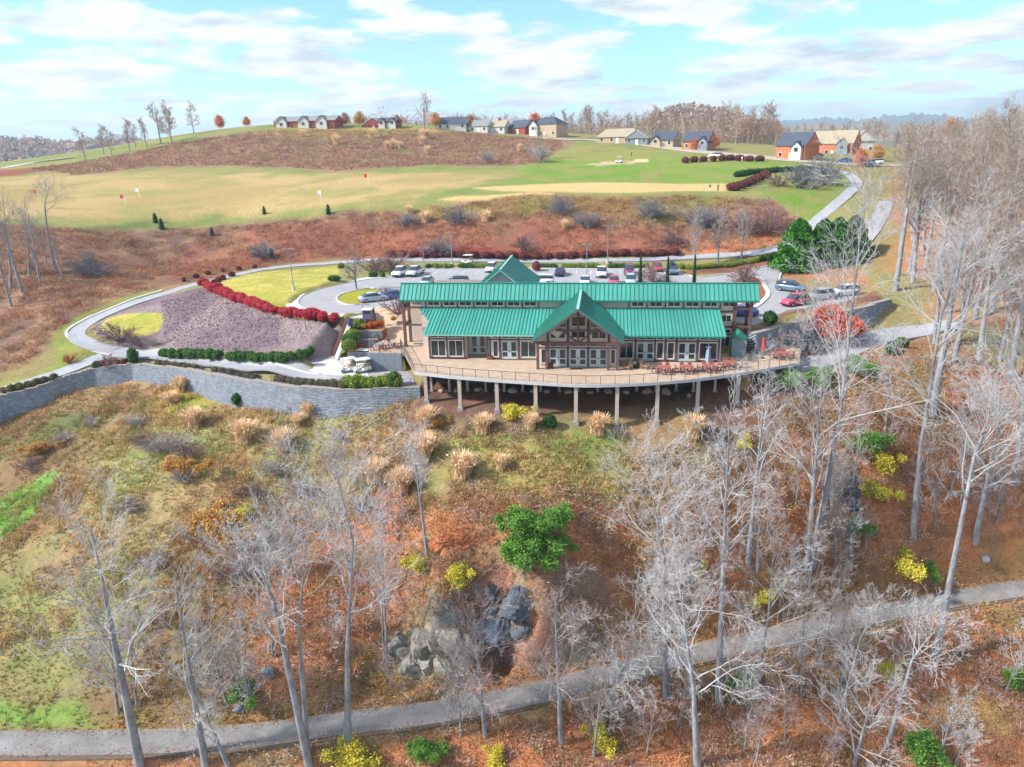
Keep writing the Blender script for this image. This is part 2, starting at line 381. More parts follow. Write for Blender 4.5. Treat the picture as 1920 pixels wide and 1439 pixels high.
def zg(x, y):
    x = np.asarray(x, float); y = np.asarray(y, float)
    i = np.clip(np.searchsorted(gx, x)-1, 0, len(gx)-2); j = np.clip(np.searchsorted(gy, y)-1, 0, len(gy)-2)
    fx = np.clip((x-gx[i])/(gx[i+1]-gx[i]), 0, 1); fy = np.clip((y-gy[j])/(gy[j+1]-gy[j]), 0, 1)
    return (ZG[j, i]*(1-fx)+ZG[j, i+1]*fx)*(1-fy)+(ZG[j+1, i]*(1-fx)+ZG[j+1, i+1]*fx)*fy
_TS = np.concatenate([np.arange(35, 200, .25), np.arange(200, 700, 1.0)])
def hit(u, v):
    """the point of the ground under a pixel of the photograph"""
    d = ray(u, v); pts = np.multiply.outer(_TS, d)
    dz = CAMH+pts[:, 2]-zg(pts[:, 0], pts[:, 1]); k = np.argmax(dz < 0)
    if dz[k] >= 0:
        k = int(np.argmin(dz[200:]))+200; p = pts[k]; return (float(p[0]), float(p[1]), float(zg(p[0], p[1])))
    a, c = dz[k-1], dz[k]; t = _TS[k-1]+(_TS[k]-_TS[k-1])*(a/(a-c+1e-9))
    p = d*t; return (float(p[0]), float(p[1]), float(zg(p[0], p[1])))
def hits(L): return [hit(u, v) for u, v in L]

# ------------------------------------------------------------------ ground cover colours (what grows or lies where)
K = 0.68
VX, VY, VZ = GX.ravel(), GY.ravel(), ZG.ravel()
CC = np.zeros((len(VX), 3))
def c3(r, g, b, k=1.0): return np.array(lin((r, g, b), K*k))
n1 = fbm(VX, VY, 7, 4, 21); n2 = fbm(VX, VY, 2.2, 3, 22); n3 = fbm(VX, VY, 18, 4, 23); n4 = fbm(VX, VY, 60, 4, 24)
def blend3(a, b_, c, n, m):
    t = sstep(.38, .62, n)[:, None]; s = sstep(.45, .7, m)[:, None]
    return (a*(1-t)+b_*t)*(1-s)+c*s
def paint(mask, colour):
    m = mask[:, None]; CC[:] = CC*(1-m)+colour*m
def zone(px, feather=0.8, wob=1.5, world=False, seed=0):
    poly = px if world else [h[:2] for h in hits(px)]
    nx = (fbm(VX, VY, 6, 3, 31+seed)-.5)*2*wob; ny = (fbm(VX, VY, 6, 3, 41+seed)-.5)*2*wob
    xs, ys = VX+nx, VY+ny
    P = np.array([p[:2] for p in poly]); near = (xs > P[:, 0].min()-9) & (xs < P[:, 0].max()+9) & (ys > P[:, 1].min()-9) & (ys < P[:, 1].max()+9)
    m = np.zeros(len(VX)); idx = np.where(near)[0]
    if len(idx) == 0: return m
    ins = in_poly(xs[idx], ys[idx], poly); d = pl_dist(xs[idx], ys[idx], poly, True); sd = np.where(ins, d, -d)
    m[idx] = sstep(-feather, feather, sd); return m
brown_brush = blend3(c3(150,116,96), c3(130,104,92), c3(170,136,106), n1, n2)
red_brush = blend3(c3(166,104,82), c3(148,96,84), c3(138,116,84), n1, n3)
weeds = blend3(c3(158,148,104), c3(178,152,112), c3(148,122,94), n1, n3)
weeds_green = blend3(c3(142,154,92), c3(166,160,108), c3(160,136,100), n2, n1)
leaf = blend3(c3(202,136,96), c3(182,130,98), c3(162,138,94), n2, n1)
leaf_red = blend3(c3(206,116,82), c3(186,122,92), c3(164,132,92), n1, n2)
turf = blend3(c3(146,156,92,.9), c3(164,160,100,.9), c3(134,150,84,.9), n3, n1)
turf_bright = blend3(c3(126,162,66,.9), c3(142,164,78,.9), c3(156,160,90,.9), n3, n1)
tan_turf = blend3(c3(206,180,126,.88), c3(192,168,114,.88), c3(176,166,106,.88), n3, n1)
yellow_lawn = blend3(c3(184,178,88), c3(170,172,80), c3(200,186,106), n1, n2)
mulch = blend3(c3(140,122,130), c3(126,110,120), c3(154,138,142), n2, n1)
bark = blend3(c3(150,104,84), c3(128,92,80), c3(160,112,86), n2, n1)
CC[:] = turf*0.5+weeds*0.5
low = LOWW.ravel() > .5
CC[low] = weeds[low]
farm = sstep(420, 700, np.hypot(VX, VY)); paint(farm, blend3(c3(120,112,88), c3(140,130,90), c3(100,96,84), n4, n3))
# hillside turf and the driving range
paint(zone([(-200,300),(300,262),(520,234),(900,245),(1150,268),(1560,312),(1620,350),(1520,420),(1450,372),(1340,366),(820,383),(620,402),(420,420),(100,425),(-200,440)], 1.5, 2), turf)
paint(zone([(900,300),(1150,285),(1400,300),(1500,312),(1560,325),(1430,330),(1340,348),(900,352),(1000,330)], 4, 4, seed=1), turf_bright)
paint(zone([(1240,285),(1000,262),(1050,300),(1180,310)], 5, 4, seed=2)*.5, blend3(c3(170,158,96), c3(160,150,90), c3(150,150,80), n3, n1))
paint(zone([(-100,340),(300,322),(700,326),(960,328),(860,355),(720,385),(420,404),(100,412),(-100,410)], 5, 6, seed=3), tan_turf)
paint(zone([(540,358),(700,352),(720,360),(640,372),(550,368)], 2, 1, seed=4)*.5, turf)
paint(zone([(880,353),(1000,346),(1360,344),(1365,360),(1180,362),(1000,361)], .8, .6), np.tile(c3(214,188,132), (len(VX), 1)))
paint(zone([(820,374),(860,368),(1040,363),(1030,374),(900,380)], .8, .6), np.tile(c3(214,186,130), (len(VX), 1)))
paint(zone([(1098,308),(1150,303),(1200,302),(1220,300),(1180,308),(1120,311)], .6, .4), c3(206,186,150))
paint(zone([(1190,300),(1215,299),(1218,304),(1190,305)], .5, .3), c3(225,205,165))
# brown field on the hill
paint(zone([(60,318),(330,268),(480,246),(700,243),(900,250),(1060,262),(1080,272),(1040,285),(1010,308),(940,312),(800,312),(640,322),(540,316),(420,312),(270,316),(200,325),(140,330)], 2.2, 5, seed=5), blend3(c3(162,126,108), c3(150,116,104), c3(154,136,104), n3, n1))
paint(zone([(480,246),(700,240),(900,246),(860,254),(560,258)], 3, 3, seed=6)*.7, blend3(c3(176,148,84), c3(168,152,88), c3(156,150,80), n3, n1))
paint(zone([(-100,325),(60,316),(140,306),(130,316),(0,332),(-100,340)], 1.5, 1), blend3(c3(150,84,66), c3(170,96,70), c3(120,100,90), n3, n1))
# brush slopes behind the car park and down the left
paint(zone([(-200,430),(100,425),(420,420),(620,403),(820,384),(1340,367),(1440,372),(1520,420),(1480,470),(1300,478),(1000,482),(700,486),(600,488),(400,520),(280,552),(220,566),(150,596),(115,625),(70,680),(-200,720)], 1.5, 2.5, seed=7), brown_brush)
paint(zone([(480,430),(760,420),(1180,430),(1300,440),(1300,476),(1000,480),(700,484),(560,488),(300,540),(330,460)], 4, 4, seed=8)*.8, red_brush)
paint(zone([(720,388),(1340,368),(1420,378),(1330,410),(1150,412),(1000,400),(820,410)], 3, 4, seed=9)*.85, blend3(c3(140,138,78), c3(124,134,70), c3(150,126,80), n1, n3))
paint(zone([(140,428),(270,415),(280,425),(200,440),(150,436)], 1.5, 1.5)*.8, blend3(c3(92,120,66), c3(110,124,70), c3(120,110,76), n1, n2))
paint(zone([(720,486),(1000,488),(1270,482),(1270,472),(1000,474),(720,470)], 1.0, .8), blend3(c3(150,74,66), c3(130,64,62), c3(160,96,70), n2, n1))
paint(zone([(1280,478),(1400,470),(1480,458),(1500,440),(1420,440),(1330,455)], 2, 2, seed=3), leaf)
# verges along the cart path on the left, lawns and beds
paint(zone([(100,625),(150,592),(220,562),(300,542),(310,548),(230,572),(158,603),(122,622),(130,640),(200,662),(190,672),(110,715),(0,740),(-100,760),(-100,735),(60,705),(105,680)], .8, .7), blend3(c3(134,156,76), c3(156,156,84), c3(130,130,76), n2, n1))
paint(zone([(290,560),(400,535),(430,558),(520,590),(625,604),(640,612),(625,640),(590,668),(430,668),(330,660),(280,655),(220,650),(172,622),(180,605),(235,582)], .5, .5), mulch)
paint(zone([p[:2] for p in bank_poly], .5, .4, world=True), mulch)
paint(zone([(186,611),(203,597),(238,588),(303,587),(307,600),(298,622),(260,633),(215,629),(192,621)], .25, .3), yellow_lawn)
paint(zone([(393,540),(430,520),(520,508),(632,500),(640,520),(600,535),(560,550),(540,566),(527,592),(470,572)], .3, .2), yellow_lawn)
paint(zone([(632,558),(650,549),(700,540),(712,546),(690,560),(680,570),(650,571),(633,565)], .3, .1), yellow_lawn)
paint(zone([(1290,517),(1380,512),(1460,496),(1470,482),(1400,486),(1290,496)], .5, .5), bark)
paint(zone([(1480,505),(1500,500),(1620,505),(1640,560),(1560,545),(1500,552),(1470,540),(1465,520)], .8, .8), leaf)
paint(zone([(1415,612),(1480,590),(1560,578),(1660,566),(1640,545),(1560,570),(1480,584),(1440,600)], .5, .3), bark)
paint(zone([(1430,365),(1520,320),(1570,330),(1585,350),(1540,400),(1510,425),(1500,400)], 1.5, 1.5), turf_bright*.9)
# slope under the building
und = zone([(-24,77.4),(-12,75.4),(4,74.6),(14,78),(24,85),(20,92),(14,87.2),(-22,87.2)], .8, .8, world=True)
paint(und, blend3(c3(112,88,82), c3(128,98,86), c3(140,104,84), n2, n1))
paint(zone([(-20,945),(50,908),(98,880),(114,884),(92,932),(42,985),(-20,1022)], .5, .5), c3(124,168,80))
paint(zone([(100,950),(128,935),(130,955),(105,975)], .4, .4), c3(168,164,158))
paint(zone([(-20,790),(140,770),(200,745),(260,760),(150,830),(60,860),(-20,880)], 2, 2)*.8, blend3(c3(98,112,70), c3(120,112,72), c3(140,110,80), n1, n2))
paint(zone([(160,800),(320,740),(450,720),(640,800),(600,870),(480,900),(250,960),(150,900)], 3, 3, seed=2)*.6, weeds_green)
paint(zone([(820,830),(1300,800),(1330,880),(1000,930),(830,900)], 3, 3, seed=4)*.9, blend3(c3(140,158,84), c3(160,160,98), c3(166,140,98), n2, n1))
paint(zone([(280,750),(330,715),(430,715),(400,760),(330,790)], 1.5, 1.5)*.9, blend3(c3(214,168,96), c3(190,150,96), c3(150,160,70), n2, n1))
paint(zone([(500,900),(750,870),(760,960),(520,1000),(380,960)], 4, 4, seed=5)*.7, blend3(c3(150,118,84), c3(134,104,78), c3(150,140,86), n1, n2))
paint(zone([(600,970),(900,920),(1130,930),(1400,900),(1500,820),(1620,740),(1940,700),(1940,1110),(1600,1150),(1250,1225),(950,1295),(700,1335),(480,1350),(430,1150),(520,1000)], 3, 4, seed=6), leaf)
paint(zone([(680,990),(1000,1010),(1000,1120),(700,1200),(620,1100)], 3, 3, seed=7)*.7, leaf_red)
paint(zone([(30,1030),(200,1040),(260,1200),(150,1300),(-40,1320),(-40,1050)], 3, 3, seed=8)*.7, weeds_green)
paint(zone([(0,1320),(170,1335),(200,1362),(-40,1368)], .8, 1), c3(136,170,84))
paint(zone([(200,1340),(500,1345),(840,1290),(850,1310),(500,1365),(200,1372)], .8, 1)*.8, blend3(c3(150,150,84), c3(160,130,80), c3(140,110,76), n2, n1))
paint(zone([(-40,1425),(420,1420),(700,1385),(1000,1345),(1300,1275),(1600,1190),(1940,1120),(1940,1500),(-40,1500)], 1, 1, seed=9), leaf)
paint(zone([(1200,1150),(1500,1080),(1940,1020),(1940,1095),(1600,1140),(1300,1210)], 1.5, 2, seed=2)*.5, blend3(c3(150,150,80), c3(140,120,76), c3(170,110,70), n2, n1))
woods = zone([(48,108),(62,100),(120,110),(220,160),(220,280),(110,262),(74,205),(60,165),(52,140)], 4, 4, world=True)
paint(woods, leaf)
# bare limestone shows through on the rock face
sl_y, sl_x = np.gradient(ZG, gy, gx); slope = np.hypot(sl_x, sl_y).ravel()
rzone = np.maximum(zone([(740,1180),(790,1150),(870,1175),(880,1235),(820,1262),(745,1240)], .8, 1.2), zone([(880,1090),(990,1080),(1005,1130),(960,1180),(935,1235),(880,1200),(900,1140)], .8, 1.2))
rock = .8*np.clip(rzone*sstep(.35, .5, fbm(VX, VY, 1.6, 3, 78))+.5*clw.ravel()*sstep(1.3, 1.9, slope+(n2-.5)*1.4), 0, 1)
paint(rock*.95, blend3(c3(132,142,150), c3(112,122,136), c3(172,158,120), n2, fbm(VX, VY, 3.2, 3, 77)))
idx = np.arange(len(VX)).reshape(len(gy), len(gx))
quads = np.stack([idx[:-1, :-1], idx[:-1, 1:], idx[1:, 1:], idx[1:, :-1]], -1).reshape(-1, 4)
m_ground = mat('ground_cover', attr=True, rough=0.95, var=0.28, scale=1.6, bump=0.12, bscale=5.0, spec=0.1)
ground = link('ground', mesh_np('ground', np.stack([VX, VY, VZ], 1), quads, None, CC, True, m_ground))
tag(ground, kind='structure')
def ground_col(x, y):
    i = np.clip(np.searchsorted(gx, x), 0, len(gx)-1); j = np.clip(np.searchsorted(gy, y), 0, len(gy)-1)
    return CC.reshape(len(gy), len(gx), 3)[j, i]
# ------------------------------------------------------------------ paving
def asphalt(name, c, var=.12):
    return mat(name, lin(c, K), .9, var, 0.5, .01, 8, spec=.2, space='Object', detail=8)
m_asph = asphalt('asphalt', (176,176,184)); m_path = asphalt('trail_asphalt', (150,150,152), .28); m_cart = asphalt('cart_path_concrete', (178,180,190))
m_road = asphalt('road_surface', (196,186,180)); m_conc = mat('concrete', lin((222,220,220), K), .85, .1, .8, .01, 10)
m_slab = mat('white_concrete_slab', lin((226,226,228), K), .85, .07, .6, .01, 10)
m_paver = mat('grey_pavers', lin((176,174,184), K), .9, .2, 1.8, .02, 6)
m_patio = mat('tan_patio', lin((212,184,158), K), .85, .14, .9, .01, 8)
m_white = mat('marking_paint', lin((235,235,235), K*1.1), .7, .1, 3)

def strip(name, pts, width, material, off=0.05, edge=None, z=None, parent=None, kind='structure', prof=5):
    """a paved ribbon laid on the ground, with real thickness at its edges"""
    p = np.asarray(pts, float); t = np.gradient(p[:, :2], axis=0); t /= np.linalg.norm(t, axis=1)[:, None]+1e-9
    nrm = np.stack([-t[:, 1], t[:, 0]], 1); wd = np.full(len(p), width) if np.isscalar(width) else np.asarray(width)
    o = np.linspace(-.5, .5, prof); V = []
    for k in o:
        q = p[:, :2]+nrm*(wd*k)[:, None]; V.append(q)
    V = np.stack(V, 1)                                            # (n, prof, 2)
    zc = zg(V[..., 0], V[..., 1]) if z is None else np.broadcast_to(np.asarray(z).reshape(-1, 1), V.shape[:2])
    zc = np.maximum(zc, zc.mean(1, keepdims=True)) if z is None else zc
    top = np.concatenate([V, (zc+off)[..., None]], -1)
    lo = top[:, [0, -1]].copy(); lo[..., 2] -= .25
    full = np.concatenate([lo[:, :1], top, lo[:, 1:]], 1); n, m = full.shape[:2]
    ii = np.arange(n*m).reshape(n, m)
    q = np.stack([ii[:-1, :-1], ii[:-1, 1:], ii[1:, 1:], ii[1:, :-1]], -1).reshape(-1, 4)
    o_ = link(name, mesh_np(name, full.reshape(-1, 3), q, None, None, False, material), parent)
    if parent is None: tag(o_, kind=kind)
    return o_
def sheet(name, poly, z, material, thick=.3, parent=None):
    o_ = MB().slab([p[:2] for p in poly], z-thick, z).build(name, material, parent)
    if parent is None: tag(o_, kind='structure')
    return o_
def px_pl(L, step=.8, z=None):
    return smooth_pl(hits(L) if z is None else [atz(u, v, z) for u, v in L], step)

# lower trail under the rock face
strip('trail_path', path_w, 2.9, m_path, .05, z=np.full(len(path_w), PATHZ))
strip('trail_edge', np.column_stack([path_w[:, 0]+.35, path_w[:, 1]-1.72, path_w[:, 2]]), .35, mat('trail_shoulder', lin((120,104,92), K), .95, .3, 2, .04), .09)
lot = sheet('parking_lot', lot_poly, LOTZ+.02, m_asph)
ramp = px_pl([(640,493),(600,496),(500,505),(400,527),(310,551),(230,577),(170,604),(146,622),(148,636),(185,652),(235,661),(300,667)], .8)
strip('cart_path', ramp, 2.6, m_cart, .06)
drive = px_pl([(-120,775),(0,734),(70,714),(130,694),(190,672),(235,664),(300,667),(400,679),(480,689),(560,699),(640,709),(700,711)], .8)
strip('lower_drive', drive, 3.2, m_cart, .045)
back = px_pl([(620,494),(700,489),(850,489),(1000,491),(1150,489),(1300,484),(1400,478),(1462,466),(1495,447),(1530,415),(1562,388),(1592,362),(1606,345),(1594,330),(1562,318),(1510,309)], 1.0)
strip('hill_path', back, 2.7, m_cart, .07)
hroad = px_pl([(1000,258),(1060,262),(1130,264),(1200,270),(1300,283),(1400,292),(1480,300),(1560,306),(1640,310),(1720,312)], 2.0)
strip('street', hroad, 7.5, m_road, .12)
lroad = px_pl([(-60,322),(0,317),(60,306),(140,296)], 2.0); strip('country_lane', lroad, 6, m_road, .15)
srv = px_pl([(1440,705),(1480,694),(1530,680),(1580,660),(1630,642),(1680,630),(1740,618),(1800,606)], .8); strip('service_road', srv, 4.2, m_cart, .06)
low_road = px_pl([(1612,462),(1636,430),(1652,402),(1662,378)], 1.0); strip('woodland_road', low_road, 3.0, m_asph, .07)
plaza = sheet('cart_plaza', plaza_poly, -2.46, m_paver)
slab = sheet('concrete_apron', [atz(u, v, -2.44)[:2] for u, v in [(577,694),(598,680),(618,674),(690,674),(690,706),(640,704),(610,702)]], -2.43, m_slab)
# concrete walk round the turning loop, kerbs
walk = px_pl([(742,519),(700,522),(650,529),(600,539),(565,551),(549,565),(553,577),(578,587),(630,593),(690,594)], .8, LOTZ)
strip('loop_walk', walk, 2.0, m_conc, .13, z=np.full(len(walk), LOTZ))
def kerb(pts, z=LOTZ, wd=.28, hgt=.16):
    return strip('kerb', pts, wd, m_conc, hgt, z=np.full(len(pts), z), prof=2)
kerb(px_pl([(712,543),(690,541),(655,548),(634,556),(633,565),(650,572),(680,572)], .6, LOTZ))
kerb(px_pl([(1292,517),(1312,521),(1380,512),(1440,499),(1472,493)], .6, LOTZ))
isl = px_pl([(1375,528),(1405,520),(1424,522),(1434,538),(1440,552),(1430,566),(1414,578)], .5, LOTZ); kerb(isl, wd=.7)
kerb(px_pl([(1480,502),(1466,512),(1461,525),(1465,538)], .6, LOTZ))
kerb(px_pl([(745,505),(905,503),(1100,505),(1262,505)], 1.5, LOTZ))
outer = []
kb = px_pl([(305,545),(225,572),(157,601),(126,621),(132,636),(170,656),(207,666)], .6); strip('kerb', kb, .45, m_conc, .16, prof=2)
kb = px_pl([(300,657),(400,669),(480,679),(540,690),(600,702)], .6); strip('kerb', kb, .25, m_conc, .14, prof=2)
# island turf beds inside the car park (raised behind their kerbs)
m_lawn = mat('lawn_turf', lin((176,172,60), K*.9), .95, .2, 1.2, .05, 9, spec=.1)
m_bed = mat('bark_mulch', lin((160,108,84), K), .95, .25, 2.5, .05, 8, spec=.1)
tear = [atz(u, v, LOTZ)[:2] for u, v in [(712,544),(690,542),(655,549),(636,557),(636,564),(650,570),(682,570),(694,560)]]
isle = [atz(u, v, LOTZ)[:2] for u, v in [(1375,529),(1405,521),(1424,523),(1432,538),(1438,552),(1428,566),(1414,577),(1390,570)]]
for nm, pl, m in (('lawn_island', tear, m_lawn), ('planted_island', isle, m_bed)): sheet(nm, pl, LOTZ+.1, m)
# painted bays
bays = MB()
for k in range(19):
    x = -33+k*2.75
    yb = atz(1000, 507, LOTZ)[1]
    if -13 < x < -9: continue
    bays.box(x-.05, x+.05, yb-5.0, yb-.2, LOTZ+.021, LOTZ+.026)
for k in range(12):
    x = -5+k*2.75; bays.box(x-.05, x+.05, 121.5, 126.2, LOTZ+.021, LOTZ+.026)
tag(bays.build('bay_markings', m_white, lot))

# ------------------------------------------------------------------ retaining walls
m_block = mat('wall_block', lin((140,148,162), K), .9, .2, 2.0, .03, 9)
def block_material():
    m = bpy.data.materials.new('stone_block_wall'); m.use_nodes = True; t = m.node_tree; b = t.nodes['Principled BSDF']
    b.inputs['Roughness'].default_value = .95; b.inputs['Specular IOR Level'].default_value = .15
    uv = t.nodes.new('ShaderNodeUVMap'); uv.uv_map = 'UVMap'
    br = t.nodes.new('ShaderNodeTexBrick'); br.inputs['Scale'].default_value = 1.0; br.offset = .5
    br.inputs['Color1'].default_value = (*lin((182,192,206), K), 1); br.inputs['Color2'].default_value = (*lin((148,160,178), K), 1); br.inputs['Mortar'].default_value = (*lin((96,104,118), K), 1)
    br.inputs['Mortar Size'].default_value = .025; br.inputs['Brick Width'].default_value = .45; br.inputs['Row Height'].default_value = .2; br.inputs['Mortar Smooth'].default_value = .6
    t.links.new(uv.outputs[0], br.inputs['Vector'])
    nz = t.nodes.new('ShaderNodeTexNoise'); nz.inputs['Scale'].default_value = 1.1; nz.inputs['Detail'].default_value = 6; t.links.new(uv.outputs[0], nz.inputs['Vector'])
    mr = t.nodes.new('ShaderNodeMapRange'); mr.inputs['To Min'].default_value = .6; mr.inputs['To Max'].default_value = 1.35; t.links.new(nz.outputs[0], mr.inputs['Value'])
    mx = t.nodes.new('ShaderNodeMix'); mx.data_type = 'RGBA'; mx.blend_type = 'MULTIPLY'; mx.inputs['Factor'].default_value = 1
    t.links.new(br.outputs['Color'], mx.inputs['A']); t.links.new(mr.outputs[0], mx.inputs['B']); t.links.new(mx.outputs['Result'], b.inputs['Base Color'])
    bp = t.nodes.new('ShaderNodeBump'); bp.inputs['Distance'].default_value = .05; bp.invert = True
    t.links.new(br.outputs['Fac'], bp.inputs['Height']); t.links.new(bp.outputs[0], b.inputs['Normal'])
    return m
m_wall = block_material()
m_cap = mat('wall_cap_stone', lin((176,164,156), K), .9, .15, 2)
def retaining_wall(pl, low_side, label, depth=.7, batter=.12, cap_step=.6):
    p = resample(np.asarray(pl, float), .6); t = np.gradient(p[:, :2], axis=0); t /= np.linalg.norm(t, axis=1)[:, None]
    nrm = np.stack([t[:, 1], -t[:, 0]], 1)*low_side
    # the top steps down course by course
    zt = np.floor(p[:, 2]/.2)*.2+.22
    zl = np.minimum(zg(p[:, 0]+nrm[:, 0]*1.2, p[:, 1]+nrm[:, 1]*1.2), p[:, 2])-.8
    root = thing('retaining_wall', label, 'wall', (p[0, 0], p[0, 1], zl[0])); off = np.array([p[0, 0], p[0, 1], zl[0]])
    f0 = np.column_stack([p[:, :2]+nrm*(.35+batter*(zt-zl))[:, None]*1.0, zl]); f1 = np.column_stack([p[:, :2]+nrm*.35, zt])
    b1 = np.column_stack([p[:, :2]-nrm*depth, zt]); b0 = np.column_stack([p[:, :2]-nrm*depth, zl])
    n = len(p); V = np.concatenate([f0, f1, b1, b0])-off; i = np.arange(n-1)
    Q = np.concatenate([np.stack([i+a*n, i+1+a*n, i+1+c*n, i+c*n], 1) for a, c in ((0, 1), (1, 2), (2, 3))])
    caps = np.array([[0, n, 2*n, 3*n], [n-1, 2*n-1, 3*n-1, 4*n-1]])
    me = mesh_np('wall_face', V, np.concatenate([Q, caps]), None, None, False, m_wall)
    s = np.concatenate([[0], np.cumsum(np.linalg.norm(np.diff(p[:, :2], axis=0), axis=1))])
    uvv = np.concatenate([np.column_stack([s, zl]), np.column_stack([s, zt]), np.column_stack([s, zt+depth]), np.column_stack([s, zl])])
    ul = me.uv_layers.new(name='UVMap'); li = np.zeros(len(me.loops), np.int32); me.loops.foreach_get('vertex_index', li)
    ul.data.foreach_set('uv', uvv[li].astype(np.float32).ravel())
    link('wall_face', me, root)
    capme = MB(); capme.box(-.36, .36, -.28, .28, 0, .1); cm = None
    q = resample(np.asarray(pl, float), cap_step*1.25)
    for k in range(len(q)-1):
        c = (q[k]+q[k+1])/2; d = q[k+1]-q[k]; zc = math.floor(c[2]/.2)*.2+.222
        nn = np.array([d[1], -d[0]])/np.hypot(d[0], d[1])*low_side
        if cm is None:
            o = capme.build('cap_stone', m_cap, root, local=True); cm = o.data
        else: o = link('cap_stone', cm, root)
        o.location = (c[0]+nn[0]*.1-off[0], c[1]+nn[1]*.1-off[1], zc-off[2]); o.rotation_euler = (0, 0, math.atan2(d[1], d[0])); o.scale = (1.02, 1, .9+.2*random.random())
    return root
retaining_wall(wall_left, 1, 'long curved grey block retaining wall below the cart drive')
retaining_wall(wall_right, 1, 'dark block retaining wall below the cars right of the clubhouse')

# ------------------------------------------------------------------ clubhouse
m_green = mat('green_metal_roof', lin((76,170,157), K), .5, .24, .5, 0, metal=.0, spec=.4, detail=8, stretch=(1, .15, .15))
m_greend = mat('roof_trim_green', lin((36,140,124), K), .45, .05, 1, spec=.4)
m_ridge = mat('ridge_cap', lin((150,205,198), K), .45, .05, 1, spec=.4)
m_seam = mat('roof_seam', lin((50,138,124), K*.9), .45, .05, 1, spec=.4)
m_wallb = mat('beige_siding', lin((222,206,194), K*1.1), .85, .06, 1.5)
m_wood = mat('brown_timber', lin((118,90,94), K), .75, .15, 2.5, .004, 20, stretch=(1, 1, .2))
m_frame = mat('white_window_frame', lin((236,230,226), K*1.15), .6, .04, 2)
m_door = mat('pale_blue_door', lin((206,220,224), K), .55, .04, 2)
m_glass = mat('window_glass', (.018, .03, .036), .07, .25, .6, spec=.7)
m_found = mat('foundation_block', lin((88,92,104), K), .95, .15, 1.5, .02, 8)
m_gsid = mat('grey_siding', lin((140,160,172), K), .8, .06, 2)

CH = thing('clubhouse', 'long clubhouse with green metal roofs and timber gable above the deck', 'building', (-4, 87, 0))
def window(x0, x1, z0, z1, y, nx=2, nz=1, fr=.13, name='window', m=None, depth=.1, parent=None, mull=.07):
    """framed window facing -Y: frame mesh with each pane a sub-part"""
    parent = parent or CH; m = m or m_frame
    b = MB(); b.box(x0, x0+fr, y-depth, y, z0, z1); b.box(x1-fr, x1, y-depth, y, z0, z1); b.box(x0+fr, x1-fr, y-depth, y, z1-fr, z1); b.box(x0+fr, x1-fr, y-depth, y, z0, z0+fr)
    xs = np.linspace(x0+fr, x1-fr, nx+1); zs = np.linspace(z0+fr, z1-fr, nz+1)
    for x in xs[1:-1]: b.box(x-mull/2, x+mull/2, y-depth*.9, y, z0+fr, z1-fr)
    for z in zs[1:-1]:
        for i in range(nx): b.box(xs[i]+mull/2, xs[i+1]-mull/2, y-depth*.85, y, z-mull/2, z+mull/2)
    o = b.build(name, m, parent)
    for i in range(nx):
        for j in range(nz):
            MB().box(xs[i]+.01, xs[i+1]-.01, y-depth*.45, y-.004, zs[j]+.01, zs[j+1]-.01).build('pane', m_glass, o)
    return o
def double_door(x0, x1, y, zt=2.3):
    o = window(x0, x1, .06, zt, y, 2, 1, .14, 'door', m_door, .12, mull=.5)
    b = MB(); xm = (x0+x1)/2
    b.box(x0+.14, xm-.25, y-.115, y-.06, .95, 1.1); b.box(xm+.25, x1-.14, y-.115, y-.06, .95, 1.1); b.box(x0+.14, xm-.25, y-.115, y-.06, .2, .36); b.box(xm+.25, x1-.14, y-.115, y-.06, .2, .36)
    b.build('door_rail', m_door, o)
    MB().box(xm-.1, xm-.06, y-.18, y-.12, 1.0, 1.25).box(xm+.06, xm+.1, y-.18, y-.12, 1.0, 1.25).build('handle', m_glass, o)
    return o
WF = 87.0
# walls
w = MB(); w.box(-22.24, -17.7, WF, WF+.25, 0, 3.42); w.box(-14.6, -8.0, WF, WF+.25, 0, 3.42); w.box(1.6, 13.92, WF, WF+.25, 0, 3.42)
w.box(-17.7, -17.5, WF+.25, WF+2.2, 0, 3.42); w.box(-14.8, -14.6, WF+.25, WF+2.2, 0, 3.42); w.box(-17.5, -14.8, WF+2.0, WF+2.2, 0, 3.42)
w.box(-22.24, -22.0, WF+.25, 96, 0, 3.3); w.box(13.68, 13.92, WF+.25, 92.6, 0, 3.3)
w.add([(-22.24, WF+.1, 3.3), (-22.24, 92.6, 3.3), (-22.24, 92.6, 5.25), (-22.0, WF+.1, 3.3), (-22.0, 92.6, 3.3), (-22.0, 92.6, 5.25)], [(0, 1, 2), (3, 5, 4), (0, 2, 5, 3)])
w.add([(13.92, WF+.1, 3.3), (13.92, 92.6, 3.3), (13.92, 92.6, 5.25), (13.68, WF+.1, 3.3), (13.68, 92.6, 3.3), (13.68, 92.6, 5.25)], [(0, 2, 1), (3, 4, 5), (0, 3, 5, 2)])
w.build('front_wall', m_wallb, CH)
MB().box(-24.6, 16.6, 92.62, 93.0, 0, 7.0).build('clerestory_wall', m_wallb, CH)
MB().box(-26.4, -17.5, 96.2, 112, -.3, 5.3).build('rear_wing_wall', m_wallb, CH)
MB().box(-17.5, 16.4, 93.0, 106, -.3, 6.2).build('main_wall', m_wallb, CH)
MB().box(-26.9, -22.26, 95.9, 96.2, 0, 6.6).build('end_wall', m_wallb, CH)
MB().box(-22.2, 13.9, 86.72, 87.2, -4.5, -.32).build('foundation_wall', m_found, CH)
MB().box(-26.8, -17.2, 95.8, 112.4, 5.3, 5.55).build('rear_wing_roof', mat('flat_roof_edge', lin((150,140,136), K), .8), CH)
